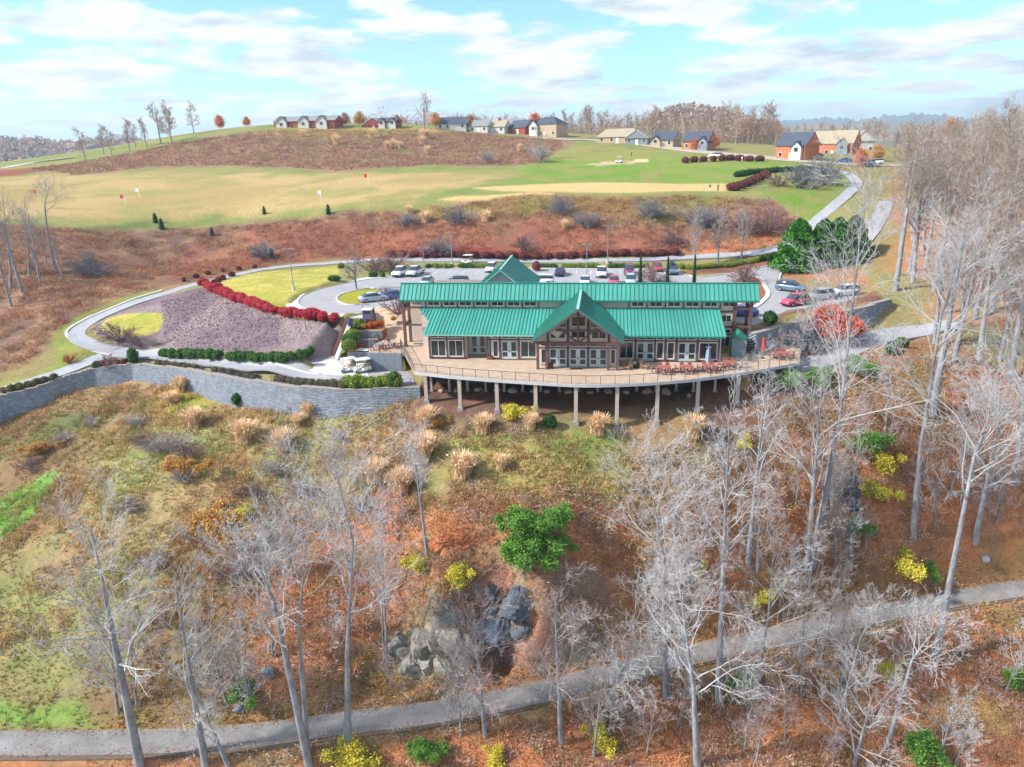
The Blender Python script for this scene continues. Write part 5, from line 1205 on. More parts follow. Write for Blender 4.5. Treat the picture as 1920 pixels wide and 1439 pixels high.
def adirondack(p, rot, label):
    r = thing('lounge_chair', label, 'chair', p, rot)
    MB().bar((0, -.4, .38), (0, .3, .28), .55, .05, (0, .1, 1)).build('seat', m_adir, r, local=True)
    for k in range(5): MB().bar((-.24+k*.12, .28, .28), (-.28+k*.14, .62, 1.0-.05*abs(k-2)), .1, .03, (0, 1, 0)).build('back_slat', m_adir, r, local=True)
    for s in (-1, 1):
        MB().box(s*.36-.07, s*.36+.07, -.42, .42, .55, .58).build('armrest', m_adir, r, local=True); MB().box(s*.33-.025, s*.33+.025, -.4, -.32, 0, .55).build('leg', m_adir, r, local=True); MB().box(s*.33-.025, s*.33+.025, .3, .38, 0, .55).build('leg', m_adir, r, local=True)
for (u, v), rz, lab in (((1173, 685), 200, 'tan lounge chair nearest the gable post'), ((1178, 693), 320, 'tan lounge chair in front of the pair by the gable'), ((1201, 684), 160, 'tan lounge chair before the double doors right of the gable'), ((1209, 692), 60, 'tan lounge chair on its own side of the fire table')):
    adirondack(atz(u, v, 0), D(rz), lab)
p = atz(1190, 689, 0); r = thing('fire_table', 'dark round fire table between the tan lounge chairs', 'table', p); MB().tube([(0,0,0),(0,0,.45)], [.5,.42], 12).build('pedestal', m_under, r, local=True); MB().tube([(0,0,.45),(0,0,.52)], .6, 14).build('table_top', m_fleg, r, local=True); MB().tube([(0,0,.52),(0,0,.66)], [.22,.16], 10).build('fire_bowl', m_frame, r, local=True)
m_umb = mat('red_umbrella_cloth', lin((232,72,60), K*1.1), .8, .08, 3)
for (u, v), lab in (((1371, 660), 'closed red umbrella by the right corner of the clubhouse'), ((1427, 651), 'closed red umbrella standing farther back on the right deck'), ((1429, 672), 'closed red umbrella nearest the front on the right deck')):
    p = atz(u, v, 0); r = thing('closed_umbrella', lab, 'umbrella', p); MB().tube([(0,0,0),(0,0,2.7)], .03, 6).build('pole', m_rail, r, local=True); MB().tube([(0,0,.9),(0,0,1.15),(0,0,1.9),(0,0,2.5),(0,0,2.68)], [.1,.2,.17,.14,.03], 9).build('canopy', m_umb, r, local=True); MB().tube([(0,0,0),(0,0,.1)], .28, 10).build('base', m_under, r, local=True)
m_tarp = mat('blue_cover', lin((150,178,204), K), .7, .1, 2)
p = atz(1327, 680, 0); r = thing('patio_heater', 'pale blue covered patio heater at the right corner of the front wall', 'heater', p)
MB().tube([(0,0,0),(0,0,1.9)], [.38,.22], 4).build('cover', m_tarp, r, local=True); MB().tube([(0,0,1.9),(0,0,2.0),(0,0,2.12)], [.3,.42,.1], 10).build('reflector', m_tarp, r, local=True)
m_shed = mat('green_grey_shed', lin((132,156,158), K), .8, .08, 1.5)
p = atz(1383, 668, 0); r = thing('storage_shed', 'narrow grey green shed under the right porch', 'shed', p); MB().box(-.9,.9,-.6,.9,0,2.5).build('wall', m_shed, r, local=True); MB().prism([(-1.05,2.48),(1.05,2.48),(0,3.3)], -.75, 1.05).build('roof', m_greend, r, local=True); MB().box(-.4,.4,-.64,-.605,.05,2.0).build('door', m_gsid, r, local=True)
m_unit = mat('grey_cooling_unit', lin((160,180,192), K), .6, .1, 2); m_grille = mat('dark_grille', lin((84,104,118), K), .7, .2, 6)
for k, (u, v, s, lab) in enumerate(((1455,648,1.25,'tallest teal grey cooling unit at the left end of the service yard'),(1480,654,.85,'low teal grey cooling unit, second from the left'),(1499,648,1.2,'tall cooling unit below the dark retaining wall'),(1478,662,.8,'squat cooling unit nearest the deck'),(1500,660,.85,'squat cooling unit in front of the tall one'),(1517,658,.8,'rightmost squat cooling unit by the orange maple'))):
    p = hit(u, v); r = thing('cooling_unit', lab, 'cooling unit', p, .1*k); MB().box(-.55*s,.55*s,-.5*s,.5*s,0,1.1*s).build('casing', m_unit, r, local=True); MB().tube([(0,0,1.1*s),(0,0,1.14*s)], .42*s, 12).build('fan_grille', m_grille, r, local=True)
    for i in range(5): MB().box(-.5*s,.5*s,-.5*s-.015,-.5*s,.15*s+i*.18*s,.23*s+i*.18*s).build('louvre', m_grille, r, local=True)
p = atz(1398, 652, 0); r = thing('service_counter', 'pale beige counter under the right porch', 'counter', p); MB().box(-.9,.9,-.25,.25,0,1.0).build('panel', m_wallb, r, local=True); MB().box(-1.0,1.0,-.32,.32,1.002,1.07).build('counter_top', m_frame, r, local=True)
m_mat = mat('brown_mat', lin((140,84,76), K), .95, .1, 4)
p = atz(1081, 692, 0); o = MB().box(p[0]-.75,p[0]+.75,p[1]-.28,p[1]+.3,0,.02).build('door_mat', m_mat); tag(o, 'brown mat before the middle doors of the gable', 'door mat', kind='thing')
p = atz(785, 645, 0); o = MB().box(p[0]-.75,p[0]+.75,p[1]-.28,p[1]+.3,0,.02).build('door_mat', m_grille); tag(o, 'grey mat in front of the beige wall at the left porch', 'door mat', kind='thing')
for u, v, lab in ((1032, 690, 'brown planter box at the foot of the left gable post'), (918, 674, 'brown planter box beside the recessed entrance')):
    p = atz(u, v, 0); r = thing('planter_box', lab, 'planter', p); MB().box(-.35,.35,-.22,.22,0,.5).build('box', m_mat, r, local=True); link('foliage', leafy('foliage', [((0,0,.55),(.3,.2,.15))], 60, .07, [(120,70,70),(90,80,70)], 5), r)
# patio furniture by the left porch
for u, v, lab in ((712, 655, 'dark patio table behind the railing on the left patio'), (735, 652, 'pale round patio table beside the left deck rail')):
    p = atz(u, v, 0); r = thing('patio_table', lab, 'table', p); MB().tube([(0,0,.68),(0,0,.73)], .65, 14).build('table_top', m_gsid, r, local=True); MB().tube([(0,0,0),(0,0,.68)], .06, 8).build('pedestal', m_fleg, r, local=True)
    for k in range(4):
        a = k*1.57+.6; chair((p[0]+math.cos(a)*1.05, p[1]+math.sin(a)*1.05, 0), a-1.57, ['rear right','rear left','front left','front right'][k]+' chair at the '+('dark' if u < 720 else 'pale round')+' patio table')
m_kiosk = mat('purple_grey_kiosk', lin((120,116,160), K), .6, .08, 2)
p = LP(690, 597); r = thing('ticket_kiosk', 'small purple grey kiosk with white roof at the top of the stairway', 'kiosk', p, .1)
MB().box(-.65,.65,-.5,.5,0,1.25).build('body', m_kiosk, r, local=True); MB().box(-.75,.75,-.6,.6,1.252,1.4).build('roof', m_frame, r, local=True); MB().box(-.45,.45,-.53,-.505,.75,1.15).build('hatch', m_glass, r, local=True)
m_bin = mat('blue_bin', lin((76,96,140), K), .6, .08, 2)
p = atz(657, 612, 2.2); r = thing('waste_bin', 'blue waste bin at the head of the stairway', 'bin', p); MB().tube([(0,0,0),(0,0,1.0)], [.35,.42], 10).build('body', m_bin, r, local=True); MB().tube([(0,0,1.0),(0,0,1.1)], [.44,.3], 10).build('lid', m_under, r, local=True)
# boulders under the deck
def rock_mesh(rng, sq, colr):
    nu, nv = 26, 16; th = np.linspace(0, 2*math.pi, nu, endpoint=False); ph = np.linspace(.04, math.pi-.04, nv)
    d = np.stack([np.outer(np.sin(ph), np.cos(th)), np.outer(np.sin(ph), np.sin(th)), np.outer(np.cos(ph), np.ones(nu))], -1).reshape(-1, 3); V = d.copy()
    for _ in range(14):                                   # split facets: cut the lump by random planes
        n_ = unit(rng.normal(size=3)); c_ = .58+.3*rng.random(); e = np.maximum(V@n_-c_, 0); V = V-e[:, None]*n_
    V = V*(1+rng.normal(0, .035, (len(V), 1)))*np.asarray(sq); V[:, 2] += .35*sq[2]; ii = np.arange(nu*nv).reshape(nv, nu); j = np.roll(ii, -1, 1)
    return V, np.stack([ii[:-1], j[:-1], j[1:], ii[1:]], -1).reshape(-1, 4), np.tile(colr, (len(V), 1))*(1+rng.normal(0, .1, (len(V), 1)))
def boulder(p, s, label, sd, sq=(1, .8, .62), colr=(206,186,160)):
    rng = np.random.default_rng(sd); V, Q, C = rock_mesh(rng, np.array(sq), c3(*colr)); V = V*s
    o = link('boulder', mesh_np('boulder', V, Q, None, C, False, m_leaf_rock)); o.location = p; o.rotation_euler = (0, 0, rng.random()*6); return tag(o, label, 'boulder', 'boulders', 'thing')
m_leaf_rock = mat('tan_rock', attr=True, rough=.95, var=.3, scale=2.5, bump=.05, bscale=4, spec=.15)
bl = [(826,735),(855,734),(897,733),(932,733),(963,735),(998,735),(1026,736),(1067,737),(1106,738),(1140,737),(1174,738),(1214,736),(1250,739),(1292,744)]
for k, (u, v) in enumerate(bl): boulder(hit(u, v), .45+.2*((k*7) % 5)/5+(.25 if u in (1214, 1250, 963) else 0), ORD[k]+' boulder from the left in the row under the deck', k)
for k, (u, v) in enumerate(((174,618),(182,627),(199,635),(305,667))): boulder(hit(u, v), .45, ['upper','middle','lower','right hand'][k]+' pale rock edging the small round lawn by the cart path', 40+k)
def outcrop(pts, label, colr, sd):
    c0 = hit(*pts[0][:2]); r = thing('rock_outcrop', label, 'rock face', c0); rng = np.random.default_rng(sd)
    for k, (u, v, s) in enumerate(pts):
        p = hit(u, v); V, Q, C = rock_mesh(rng, np.array([1.15, .8, .95]), c3(*colr)*(.8+.4*rng.random())); V[:, 2] -= .9
        o = link('rock', mesh_np('rock', V*s, Q, None, np.clip(C, 0, 1), False, m_leaf_rock), r); o.location = (p[0]-c0[0], p[1]-c0[1], p[2]-c0[2]); o.rotation_euler = (rng.normal(0, .25), rng.normal(0, .25), rng.random()*6)
rr_ = np.random.default_rng(3)
outcrop([(740+130*rr_.random(), 1180+70*rr_.random(), .9+1.1*rr_.random()) for _ in range(16)], 'pale rounded rock face bulging above the lower trail', (150,148,142), 71)
outcrop([(885+105*rr_.random(), 1095+105*rr_.random(), .9+1.1*rr_.random()) for _ in range(15)], 'steep blue grey rock face below the green vine thicket', (114,124,138), 72)
outcrop([(1572+40*rr_.random(), 880+90*rr_.random(), .7+.7*rr_.random()) for _ in range(8)], 'dark grey rock outcrop beside the yellow bush on the right slope', (92,98,108), 73)
for k, (u, v, s) in enumerate(((500,1265,1.0),(450,1330,.6),(1845,1050,.7))): boulder(hit(u, v), s, ['dark rock beside the bright green bush on the left','small rock near the trail on the left','grey rock right of the trail bend'][k], 60+k, (1, .7, .8), (150,156,164))

# ------------------------------------------------------------------ flags, people, range markers
m_flagp = mat('white_flag_pole', (.75, .75, .75), .5, .03, 3)
FL = {'red': mat('red_flag', lin((230,84,60), K*1.2), .8, .05, 3), 'white': mat('white_flag', lin((235,235,240), K*1.2), .8, .05, 3), 'pink': mat('pink_flag', lin((220,80,120), K*1.2), .8, .05, 3)}
for (u, v), vt, c, lab in (((691,348),326,'red','red flag on a white pole in the middle of the range'),((603,381),357,'white','white flag on the tan range left of the red flag'),((236,388),365,'pink','pink flag at the left of the range'),((262,373),353,'white','white flag farther back beside the pink flag'),((72,372),356,'red','red flag seen through the bare trees at the left edge')):
    p = hit(u, v); h = atY(u, vt, p[1])[2]-p[2]; r = thing('target_flag', lab, 'flag', p); MB().tube([(0,0,0),(0,0,h)], .06, 6).build('pole', m_flagp, r, local=True)
    MB().add([(0,0,h),(-.5,.05,h-.05),(-1.1,-.05,h-.12),(-1.1,-.05,h-1.0),(-.5,.06,h-1.05),(0,0,h-1.0),(0,.04,h),(-.5,.09,h-.05),(-1.1,-.01,h-.12),(-1.1,-.01,h-1.0),(-.5,.1,h-1.05),(0,.04,h-1.0)], [(0,1,4,5),(1,2,3,4),(6,11,10,7),(7,10,9,8),(0,6,7,1),(1,7,8,2),(2,8,9,3),(3,9,10,4),(4,10,11,5)]).build('flag_cloth', FL[c], r, local=True)
def person_mat(n, shirt, trousers):
    m = bpy.data.materials.new(n); m.use_nodes = True; t = m.node_tree; b = t.nodes['Principled BSDF']; b.inputs['Roughness'].default_value = .85
    tcn = t.nodes.new('ShaderNodeTexCoord'); sp = t.nodes.new('ShaderNodeSeparateXYZ'); t.links.new(tcn.outputs['Object'], sp.inputs[0]); cr = t.nodes.new('ShaderNodeValToRGB'); cr.color_ramp.interpolation = 'CONSTANT'
    mr = t.nodes.new('ShaderNodeMath'); mr.operation = 'DIVIDE'; mr.inputs[1].default_value = 1.8; t.links.new(sp.outputs[2], mr.inputs[0]); t.links.new(mr.outputs[0], cr.inputs[0])
    e = cr.color_ramp.elements; e[0].position = 0; e[0].color = (.04, .03, .03, 1); e[1].position = .05; e[1].color = (*lin(trousers), 1)
    for ps, c in ((.53, lin(shirt)), (.83, lin((205,150,125))), (.95, lin((70,50,40)))): q = e.new(ps); q.color = (*c, 1)
    t.links.new(cr.outputs[0], b.inputs['Base Color']); return m
def person(p, rot, shirt, trousers, label, seed):
    V = [(0,0,.95),(0,0,1.15),(0,0,1.4),(0,0,1.52),(0,.02,1.62),(0,.02,1.74),(.1,0,.9),(.12,.03,.5),(.12,-.02,.08),(.13,.12,.03),(-.1,0,.9),(-.13,.0,.5),(-.14,-.05,.08),(-.14,.1,.03),(.2,0,1.4),(.27,.05,1.12),(.16,.24,.95),(-.2,0,1.4),(-.26,.06,1.12),(-.08,.25,.94)]
    E_ = [(0,1),(1,2),(2,3),(3,4),(4,5),(0,6),(6,7),(7,8),(8,9),(0,10),(10,11),(11,12),(12,13),(2,14),(14,15),(15,16),(2,17),(17,18),(18,19)]
    Rr = [.15,.14,.15,.06,.1,.08,.1,.075,.05,.045,.1,.075,.05,.045,.075,.05,.04,.075,.05,.04]
    me = bpy.data.meshes.new('person'); me.from_pydata(V, E_, []); o = link('person', me)
    sk = o.modifiers.new('skin', 'SKIN'); 
    if not me.skin_vertices: me.attributes.new
    for i, s in enumerate(me.skin_vertices[0].data): s.radius = (Rr[i], Rr[i]*.85); s.use_root = (i == 0)
    ss = o.modifiers.new('sub', 'SUBSURF'); ss.levels = 1; ss.render_levels = 1
    me.materials.append(person_mat('clothes_%d' % seed, shirt, trousers)); o.location = p; o.rotation_euler = (0, 0, rot); return tag(o, label, 'person', 'golfers', 'thing')
try:
    for (u, v), sh, tr_, rt, lab in (((1331,359),(40,44,84),(210,210,210),2.8,'person in a dark top standing on the tan practice tee'),((1346,359),(150,100,84),(70,60,60),.6,'person in brown at the edge of the practice tee'),((1184,294),(50,48,54),(60,60,66),1.0,'person in dark clothes standing on the far green'),((1391,304),(220,220,226),(180,180,190),2,'person in white beside the red shrub bed')):
        person(hit(u, v), rt, sh, tr_, lab, u)
except Exception as ex: print('PERSON', ex)
h = hit(1376, 358); r = thing('practice_stand', 'small pale bench and bag stand at the end of the practice tee', 'stand', h)
for k in range(3): MB().box(-1.6+k*.9, -.9+k*.9, -.2, .2, .4, .5).build('bench_seat', m_conc, r, local=True); MB().box(-1.5+k*.9, -1.4+k*.9, -.15, .15, 0, .4).build('leg', m_rail, r, local=True)
# ------------------------------------------------------------------ shrubs and small trees, one by one
GREEN = [(70,118,44),(92,140,52),(58,98,40)]; YGREEN = [(130,156,52),(158,170,60),(104,138,50)]; BRN = [(120,110,62),(104,96,60),(140,120,70)]
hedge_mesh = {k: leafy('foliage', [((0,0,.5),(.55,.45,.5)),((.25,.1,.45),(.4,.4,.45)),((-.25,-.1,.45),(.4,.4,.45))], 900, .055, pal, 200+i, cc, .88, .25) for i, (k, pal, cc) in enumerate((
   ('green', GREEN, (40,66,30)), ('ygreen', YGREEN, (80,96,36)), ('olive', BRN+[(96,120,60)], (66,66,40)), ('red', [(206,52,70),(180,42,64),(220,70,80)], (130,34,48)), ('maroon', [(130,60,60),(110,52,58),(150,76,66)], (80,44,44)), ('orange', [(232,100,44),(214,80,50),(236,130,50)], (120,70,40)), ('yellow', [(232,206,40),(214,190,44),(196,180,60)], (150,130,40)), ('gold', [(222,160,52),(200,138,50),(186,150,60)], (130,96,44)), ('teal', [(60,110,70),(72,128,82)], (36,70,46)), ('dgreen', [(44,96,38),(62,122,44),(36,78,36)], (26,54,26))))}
def row(px, n, kind, lab, scale, z=None, sz=None, name='hedge_shrub', group=None, jit=.1, cat='shrub'):
    pl = resample(np.asarray(hits(px) if z is None else [atz(u, v, z) for u, v in px]), .2); pl = pl[np.linspace(0, len(pl)-1, n).astype(int)]
    for k, p in enumerate(pl):
        s = scale*(1+jit*(random.random()-.5)*2); zz_ = float(zg(p[0], p[1])) if z is None else z
        shrub(hedge_mesh[kind], (p[0], p[1], zz_-.05), ORD[k]+' '+lab, s, name, cat, group, sz=(sz or 1)*s)
row([(382,536),(400,545),(430,559),(460,570),(500,584),(540,593),(580,598),(627,602)], 24, 'red', 'bright red shrub from the left in the row above the gravel bank', 1.85, z=2.3, sz=.8, jit=.22, group='red shrub row above the gravel bank')
row([(402,533),(420,524),(435,519)], 4, 'maroon', 'dull red shrub from the front at the left tip of the yellow lawn', 1.1, group='dull red shrubs at the lawn tip')
row([(310,671),(345,671),(380,672),(410,673)], 8, 'green', 'clipped shrub from the left in the left hedge below the gravel bank', 1.55, group='left green hedge')
row([(434,676),(470,677),(500,678),(530,680)], 8, 'green', 'clipped shrub from the left in the right hedge below the gravel bank', 1.5, group='right green hedge')
for (u, v), s, lab in (((546,676),1.3,'round green shrub just right of the hedges'),((564,674),1.4,'round green shrub left of the pair at the stair foot'),((573,672),1.3,'round green shrub right of the pair at the stair foot'),((583,664),1.2,'round green shrub highest at the stair foot'),((252,683),1.9,'round green shrub standing at the bend of the wall'),((181,692),1.2,'small green shrub on the wall left of the bend'),((452,758),1.9,'dark green conical shrub in front of the long wall'),((1443,608),1.8,'clipped round shrub above the right retaining wall'),((1031,803),1.3,'small dark conifer below the deck beside the yellow shrub'),((1670,664),1.7,'round dark shrub beside the service road'),((1690,652),1.4,'second round shrub farther along the service road')):
    shrub(hedge_mesh['dgreen' if s > 1.6 or u == 1031 else 'green'], hit(u, v), lab, s, 'round_shrub', sz=s*(1.35 if u in (252, 450, 1031) else 1.05))
row([(300,688),(335,692),(368,697)], 6, 'olive', 'low clipped shrub from the left behind the fence, first group', 1.2, group='fence hedge first group'); row([(404,700),(440,707),(478,714)], 6, 'olive', 'low clipped shrub from the left behind the fence, second group', 1.2, group='fence hedge second group')
row([(520,718),(545,722),(585,726),(643,729)], 10, 'olive', 'low clipped shrub from the left behind the fence, third group', 1.2, group='fence hedge third group'); row([(655,727),(690,727),(745,726)], 7, 'ygreen', 'yellow green shrub from the left in the hedge before the cart plaza', 1.7, group='yellow green hedge'); shrub(hedge_mesh['green'], hit(740, 725), 'taller green shrub ending the hedge before the cart plaza', 2.0, 'round_shrub')
row([(8,738),(25,735),(41,731),(56,727),(71,723),(87,718),(102,714)], 7, 'olive', 'round shrub from the left edge along the top of the wall', 1.15, group='round shrubs on the left wall')
row([(190,688),(210,686),(235,684)], 4, 'maroon', 'purple leafless shrub from the left before the wall bend', 1.1, group='purple shrubs at the wall bend')
row([(640,503),(625,528),(628,526)], 1, 'ygreen', 'green shrub beside the loop at the lawn corner', 1.2); shrub(hedge_mesh['green'], hit(627, 527), 'wide green shrub at the right end of the yellow lawn', 1.9, 'round_shrub', sz=1.1)
row([(700,521),(715,521),(735,519)], 3, 'green', 'green shrub from the left behind the loop entrance', 1.3, group='shrubs at the loop entrance')
for i, (a, c, n) in enumerate((((803,503),(815,503),2),((818,503),(845,503),4),((866,503),(884,503),3),((890,503),(912,503),4),((1012,503),(1040,503),5),((1058,503),(1120,503),9),((1146,503),(1170,503),4),((1185,503),(1212,501),4))):
    row([a, c], n, 'ygreen' if i % 2 else 'green', 'low shrub from the left in '+ORD[i]+' clump behind the parked cars', 1.3, name='low_shrub', group='low shrubs behind the car park', sz=.8)
row([(1268,503),(1300,506),(1340,503),(1380,499),(1415,492)], 14, 'ygreen', 'low green shrub from the left in the bed behind the birches', 1.5, name='low_shrub', group='low shrubs under the birches', sz=.7)
row([(1428,490),(1440,488),(1450,486)], 3, 'dgreen', 'dark round shrub from the left before the big evergreen', 1.4, group='round shrubs before the evergreen')
shrub(hedge_mesh['maroon'], LP(1006, 508), 'red brown ball shaped shrub right of the entrance gable', 1.9, 'round_shrub')
row([(735,482),(800,483),(900,484),(1000,484),(1100,483),(1200,480),(1265,477)], 24, 'maroon', 'dark red shrub from the left in the long row behind the car park', 2.6, name='hedge_shrub', group='dark red shrub row behind the car park', sz=.55)
row([(345,528),(368,522),(392,515),(420,510),(447,507),(478,503)], 6, 'maroon', 'small dark shrub from the left along the upper cart path', .95, name='path_shrub', group='dark shrubs along the upper path')
row([(1285,306),(1310,304),(1340,303),(1370,301),(1400,303),(1424,303)], 9, 'maroon', 'dark red shrub from the left in the bed on the far green', 2.6, name='bed_shrub', group='dark red shrubs on the far green', sz=.8)
row([(1383,332),(1400,328),(1430,325),(1460,323),(1500,321),(1520,321)], 18, 'dgreen', 'clipped shrub from the left in the upper hedge by the far road', 1.9, group='dark hedge by the far road', sz=.8)
row([(1375,358),(1395,352),(1415,343),(1435,335)], 7, 'maroon', 'rusty shrub from the bottom in the clump beside the practice tee', 2.6, name='rusty_shrub', group='rusty shrubs by the practice tee', sz=.8)
# planter flowers beside the stairs
for k, (u, v, s, kd) in enumerate(((683,617,1.0,'gold'),(695,616,1.1,'orange'),(703,615,1.0,'orange'),(713,613,1.2,'orange'),(683,633,.9,'orange'),(698,632,.9,'orange'),(668,656,1.0,'orange'),(677,656,1.1,'orange'))):
    z = (1.32 if v < 620 else .32 if v < 640 else -.93); shrub(hedge_mesh[kd], atz(u, v, z), ORD[k]+' orange flowering plant, counted down the planters by the stairway', s*.85, 'flowering_plant', 'plant', 'orange plants in the stair planters')
for k, (u, v, s) in enumerate(((671,616,1.4),(667,627,1.5),(662,638,1.7),(657,648,1.9),(655,658,1.7),(664,650,1.5))):
    shrub(hedge_mesh['green' if k % 2 else 'ygreen'], atz(u, v, 1.2-.45*k), ORD[k]+' leafy green shrub from the top beside the stairway', s, 'leafy_shrub', 'shrub', 'green shrubs beside the stairway')
shrub(hedge_mesh['ygreen'], atz(647, 673, -2.4), 'light green plant at the foot of the stairway', .9, 'leafy_shrub'); shrub(hedge_mesh['gold'], atz(738, 601, 1.6), 'yellow low plant beside the left wall of the clubhouse', 1.0, 'leafy_shrub', sz=.6)
# coloured bushes on the slope
def lumps(seed, n, w, h):
    rng = np.random.default_rng(seed); return [((rng.normal(0, .5*w), rng.normal(0, .45*w), (.25+.75*rng.random())*h*.6), tuple(np.array([.42, .4, .36])*w*(.6+.6*rng.random()))) for _ in range(n)]
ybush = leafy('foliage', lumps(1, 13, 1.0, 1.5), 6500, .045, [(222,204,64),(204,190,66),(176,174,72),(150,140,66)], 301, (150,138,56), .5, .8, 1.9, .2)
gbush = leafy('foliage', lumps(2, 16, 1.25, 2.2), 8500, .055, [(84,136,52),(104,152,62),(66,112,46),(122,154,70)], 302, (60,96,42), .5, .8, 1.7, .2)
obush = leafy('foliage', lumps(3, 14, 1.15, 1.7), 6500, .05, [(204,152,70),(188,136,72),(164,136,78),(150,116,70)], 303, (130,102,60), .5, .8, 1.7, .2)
for (u, v), me, s, lab in (((963,784),ybush,1.05,'bright yellow shrub in front of the deck posts'),((780,1068),ybush,1.1,'yellow bush left of its taller neighbour above the rock face'),((857,1092),ybush,1.25,'tall yellow bush above the rock face'),((664,1437),ybush,1.5,'bright yellow bush at the bottom edge below the trail'),((430,1015),obush,1.9,'big golden orange bush in the middle of the left slope'),((450,975),ybush,.9,'yellow topped bush behind the golden one'),
    ((350,890),obush,1.2,'olive gold bush on the left slope'),((985,1000),gbush,1.5,'upper half of the bright green vine thicket in the centre'),((985,1060),gbush,1.55,'lower half of the bright green vine thicket in the centre'),((1012,1030),gbush,1.3,'middle of the bright green vine thicket in the centre'),((1040,985),gbush,1.1,'green thicket to the upper right of the bright vine'),((1045,1040),gbush,1.0,'green thicket to the right of the bright vine'),((463,1310),gbush,.9,'lime green bush beside the rock near the trail'),((1650,880),ybush,1.4,'yellow bush beside the rocks on the right slope'),((1635,930),ybush,1.2,'yellow green bush below the rocks on the right slope'),((1625,845),gbush,1.4,'dark green bush above the yellow one on the right slope'),((1605,1000),gbush,1.0,'green bush below the rocks on the right slope'),((1690,1065),ybush,1.5,'yellow bush above the trail on the right'),((1740,1080),gbush,.9,'green bush above the trail on the right'),
    ((1740,1430),gbush,1.3,'bright green bush at the bottom edge on the right'),((1395,1290),gbush,.8,'small green bush beside the pale trunk below the trail'),((1665,1270),ybush,1.0,'yellow bush on the leaf covered bank below the trail'),((1125,1390),ybush,1.0,'yellow green bush at the foot of the leaning tree'),((1430,1130),ybush,1.0,'yellow bush above the trail among bare twigs'),((1310,1075),ybush,.8,'small yellow bush among bare twigs right of the vine'),((800,1420),gbush,.9,'olive bush at the bottom edge left of the round crowned tree'),((930,1430),ybush,.8,'yellow sprig bush at the bottom edge near the middle'),((1910,1290),gbush,.9,'green bush at the right edge below the trail'),((1540,720),gbush,1.0,'green shrub beside the service road bend'),((1610,700),gbush,1.1,'shrub mound below the service road'),((1395,835),ybush,.8,'yellow bush under the right end of the deck'),((820,800),obush,.6,'straw gold shrub in front of the left deck posts'),((80,850),obush,.9,'gold shrub at the foot of the wall on the left'),((1480,725),gbush,1.1,'dark green shrub under the right tip of the deck')):
    shrub(me, hit(u, v), lab, s*(1.55 if me is not gbush else 1.25), 'bush', 'bush')
maple = leafy('foliage', [((0,0,2.2),(1.8,1.6,1.5)),((1.1,.4,2.0),(1.4,1.3,1.2)),((-1.1,.2,1.8),(1.3,1.2,1.2)),((.3,-.6,3.0),(1.2,1.1,1.0))], 4200, .11, [(240,96,40),(226,74,44),(236,124,52),(200,70,60)], 305, (150,66,44), .6, .6)
stick = MB().tube([(0,0,-.2),(.05,0,1.0),(0,.1,2.2)], [.14,.1,.06], 7)
def leaf_tree(mesh, p, s, lab, name='leafy_tree', sz=None, group=None):
    r = thing(name, lab, 'tree', p, random.random()*6, group); r.scale = (s, s, sz or s); stick.build('trunk', m_bark, r, local=True); link('crown', mesh, r)
leaf_tree(maple, hit(1548, 648), 1.5, 'blazing orange maple below the dark right wall', 'maple_tree'); leaf_tree(maple, hit(1600, 635), .8, 'redder small maple behind the orange one', 'maple_tree')
# evergreens
def conifer(seed, h, r, n, pal, cc):
    rng = np.random.default_rng(seed); t = rng.random(n)**.8; a = rng.random(n)*6.28; rad = r*(1-t)**.55*(.72+.36*rng.random(n))*(1+.16*np.sin(a*5+t*9)+.1*np.sin(t*31))
    P = np.stack([np.cos(a)*rad, np.sin(a)*rad, h*(.04+.96*t)], 1); pal = np.array([c3(*p) for p in pal]); cl = 1.35*pal[rng.integers(0, len(pal), n)]*(1+rng.normal(0, .16, (n, 1)))
    V, Q, C = leaf_quads(rng, P, .13*r/1.5, np.clip(cl, 0, 1), 0, .5)
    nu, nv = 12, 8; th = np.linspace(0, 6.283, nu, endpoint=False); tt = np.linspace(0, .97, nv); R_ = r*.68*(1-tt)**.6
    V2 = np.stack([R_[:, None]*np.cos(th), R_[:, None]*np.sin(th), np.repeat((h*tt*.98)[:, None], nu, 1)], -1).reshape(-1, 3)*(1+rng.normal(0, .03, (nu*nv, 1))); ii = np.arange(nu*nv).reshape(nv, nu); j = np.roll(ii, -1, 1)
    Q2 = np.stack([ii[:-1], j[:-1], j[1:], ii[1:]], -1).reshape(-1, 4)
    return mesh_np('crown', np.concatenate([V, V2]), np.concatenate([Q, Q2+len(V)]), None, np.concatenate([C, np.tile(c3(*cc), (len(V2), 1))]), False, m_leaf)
arb = conifer(7, 9.8, 4.3, 8000, [(70,142,40),(90,160,48),(48,108,34),(38,90,34)], (28,64,26)); arb2 = conifer(8, 8.2, 3.4, 4500, [(52,112,40),(70,132,48),(38,88,36)], (26,58,28)); smc = conifer(9, 2.2, .8, 500, [(44,84,40),(56,98,46)], (30,54,30))
def evergreen(me, p, s, lab, sz=None):
    r = thing('evergreen_tree', lab, 'tree', p, random.random()*6); r.scale = (s, s, sz or s); MB().tube([(0,0,-.3),(0,0,1.2)], .18, 7).build('trunk', m_bark, r, local=True); link('crown', me, r)
evergreen(arb, hit(1492, 508), .95, 'largest bright green evergreen at the right end of the car park'); evergreen(arb2, hit(1538, 500), 1.05, 'evergreen just right of the largest one'); evergreen(arb2, hit(1565, 498), 1.05, 'evergreen behind the pale forked tree'); evergreen(arb2, hit(1595, 490), 1.0, 'rightmost dark evergreen beside the road')
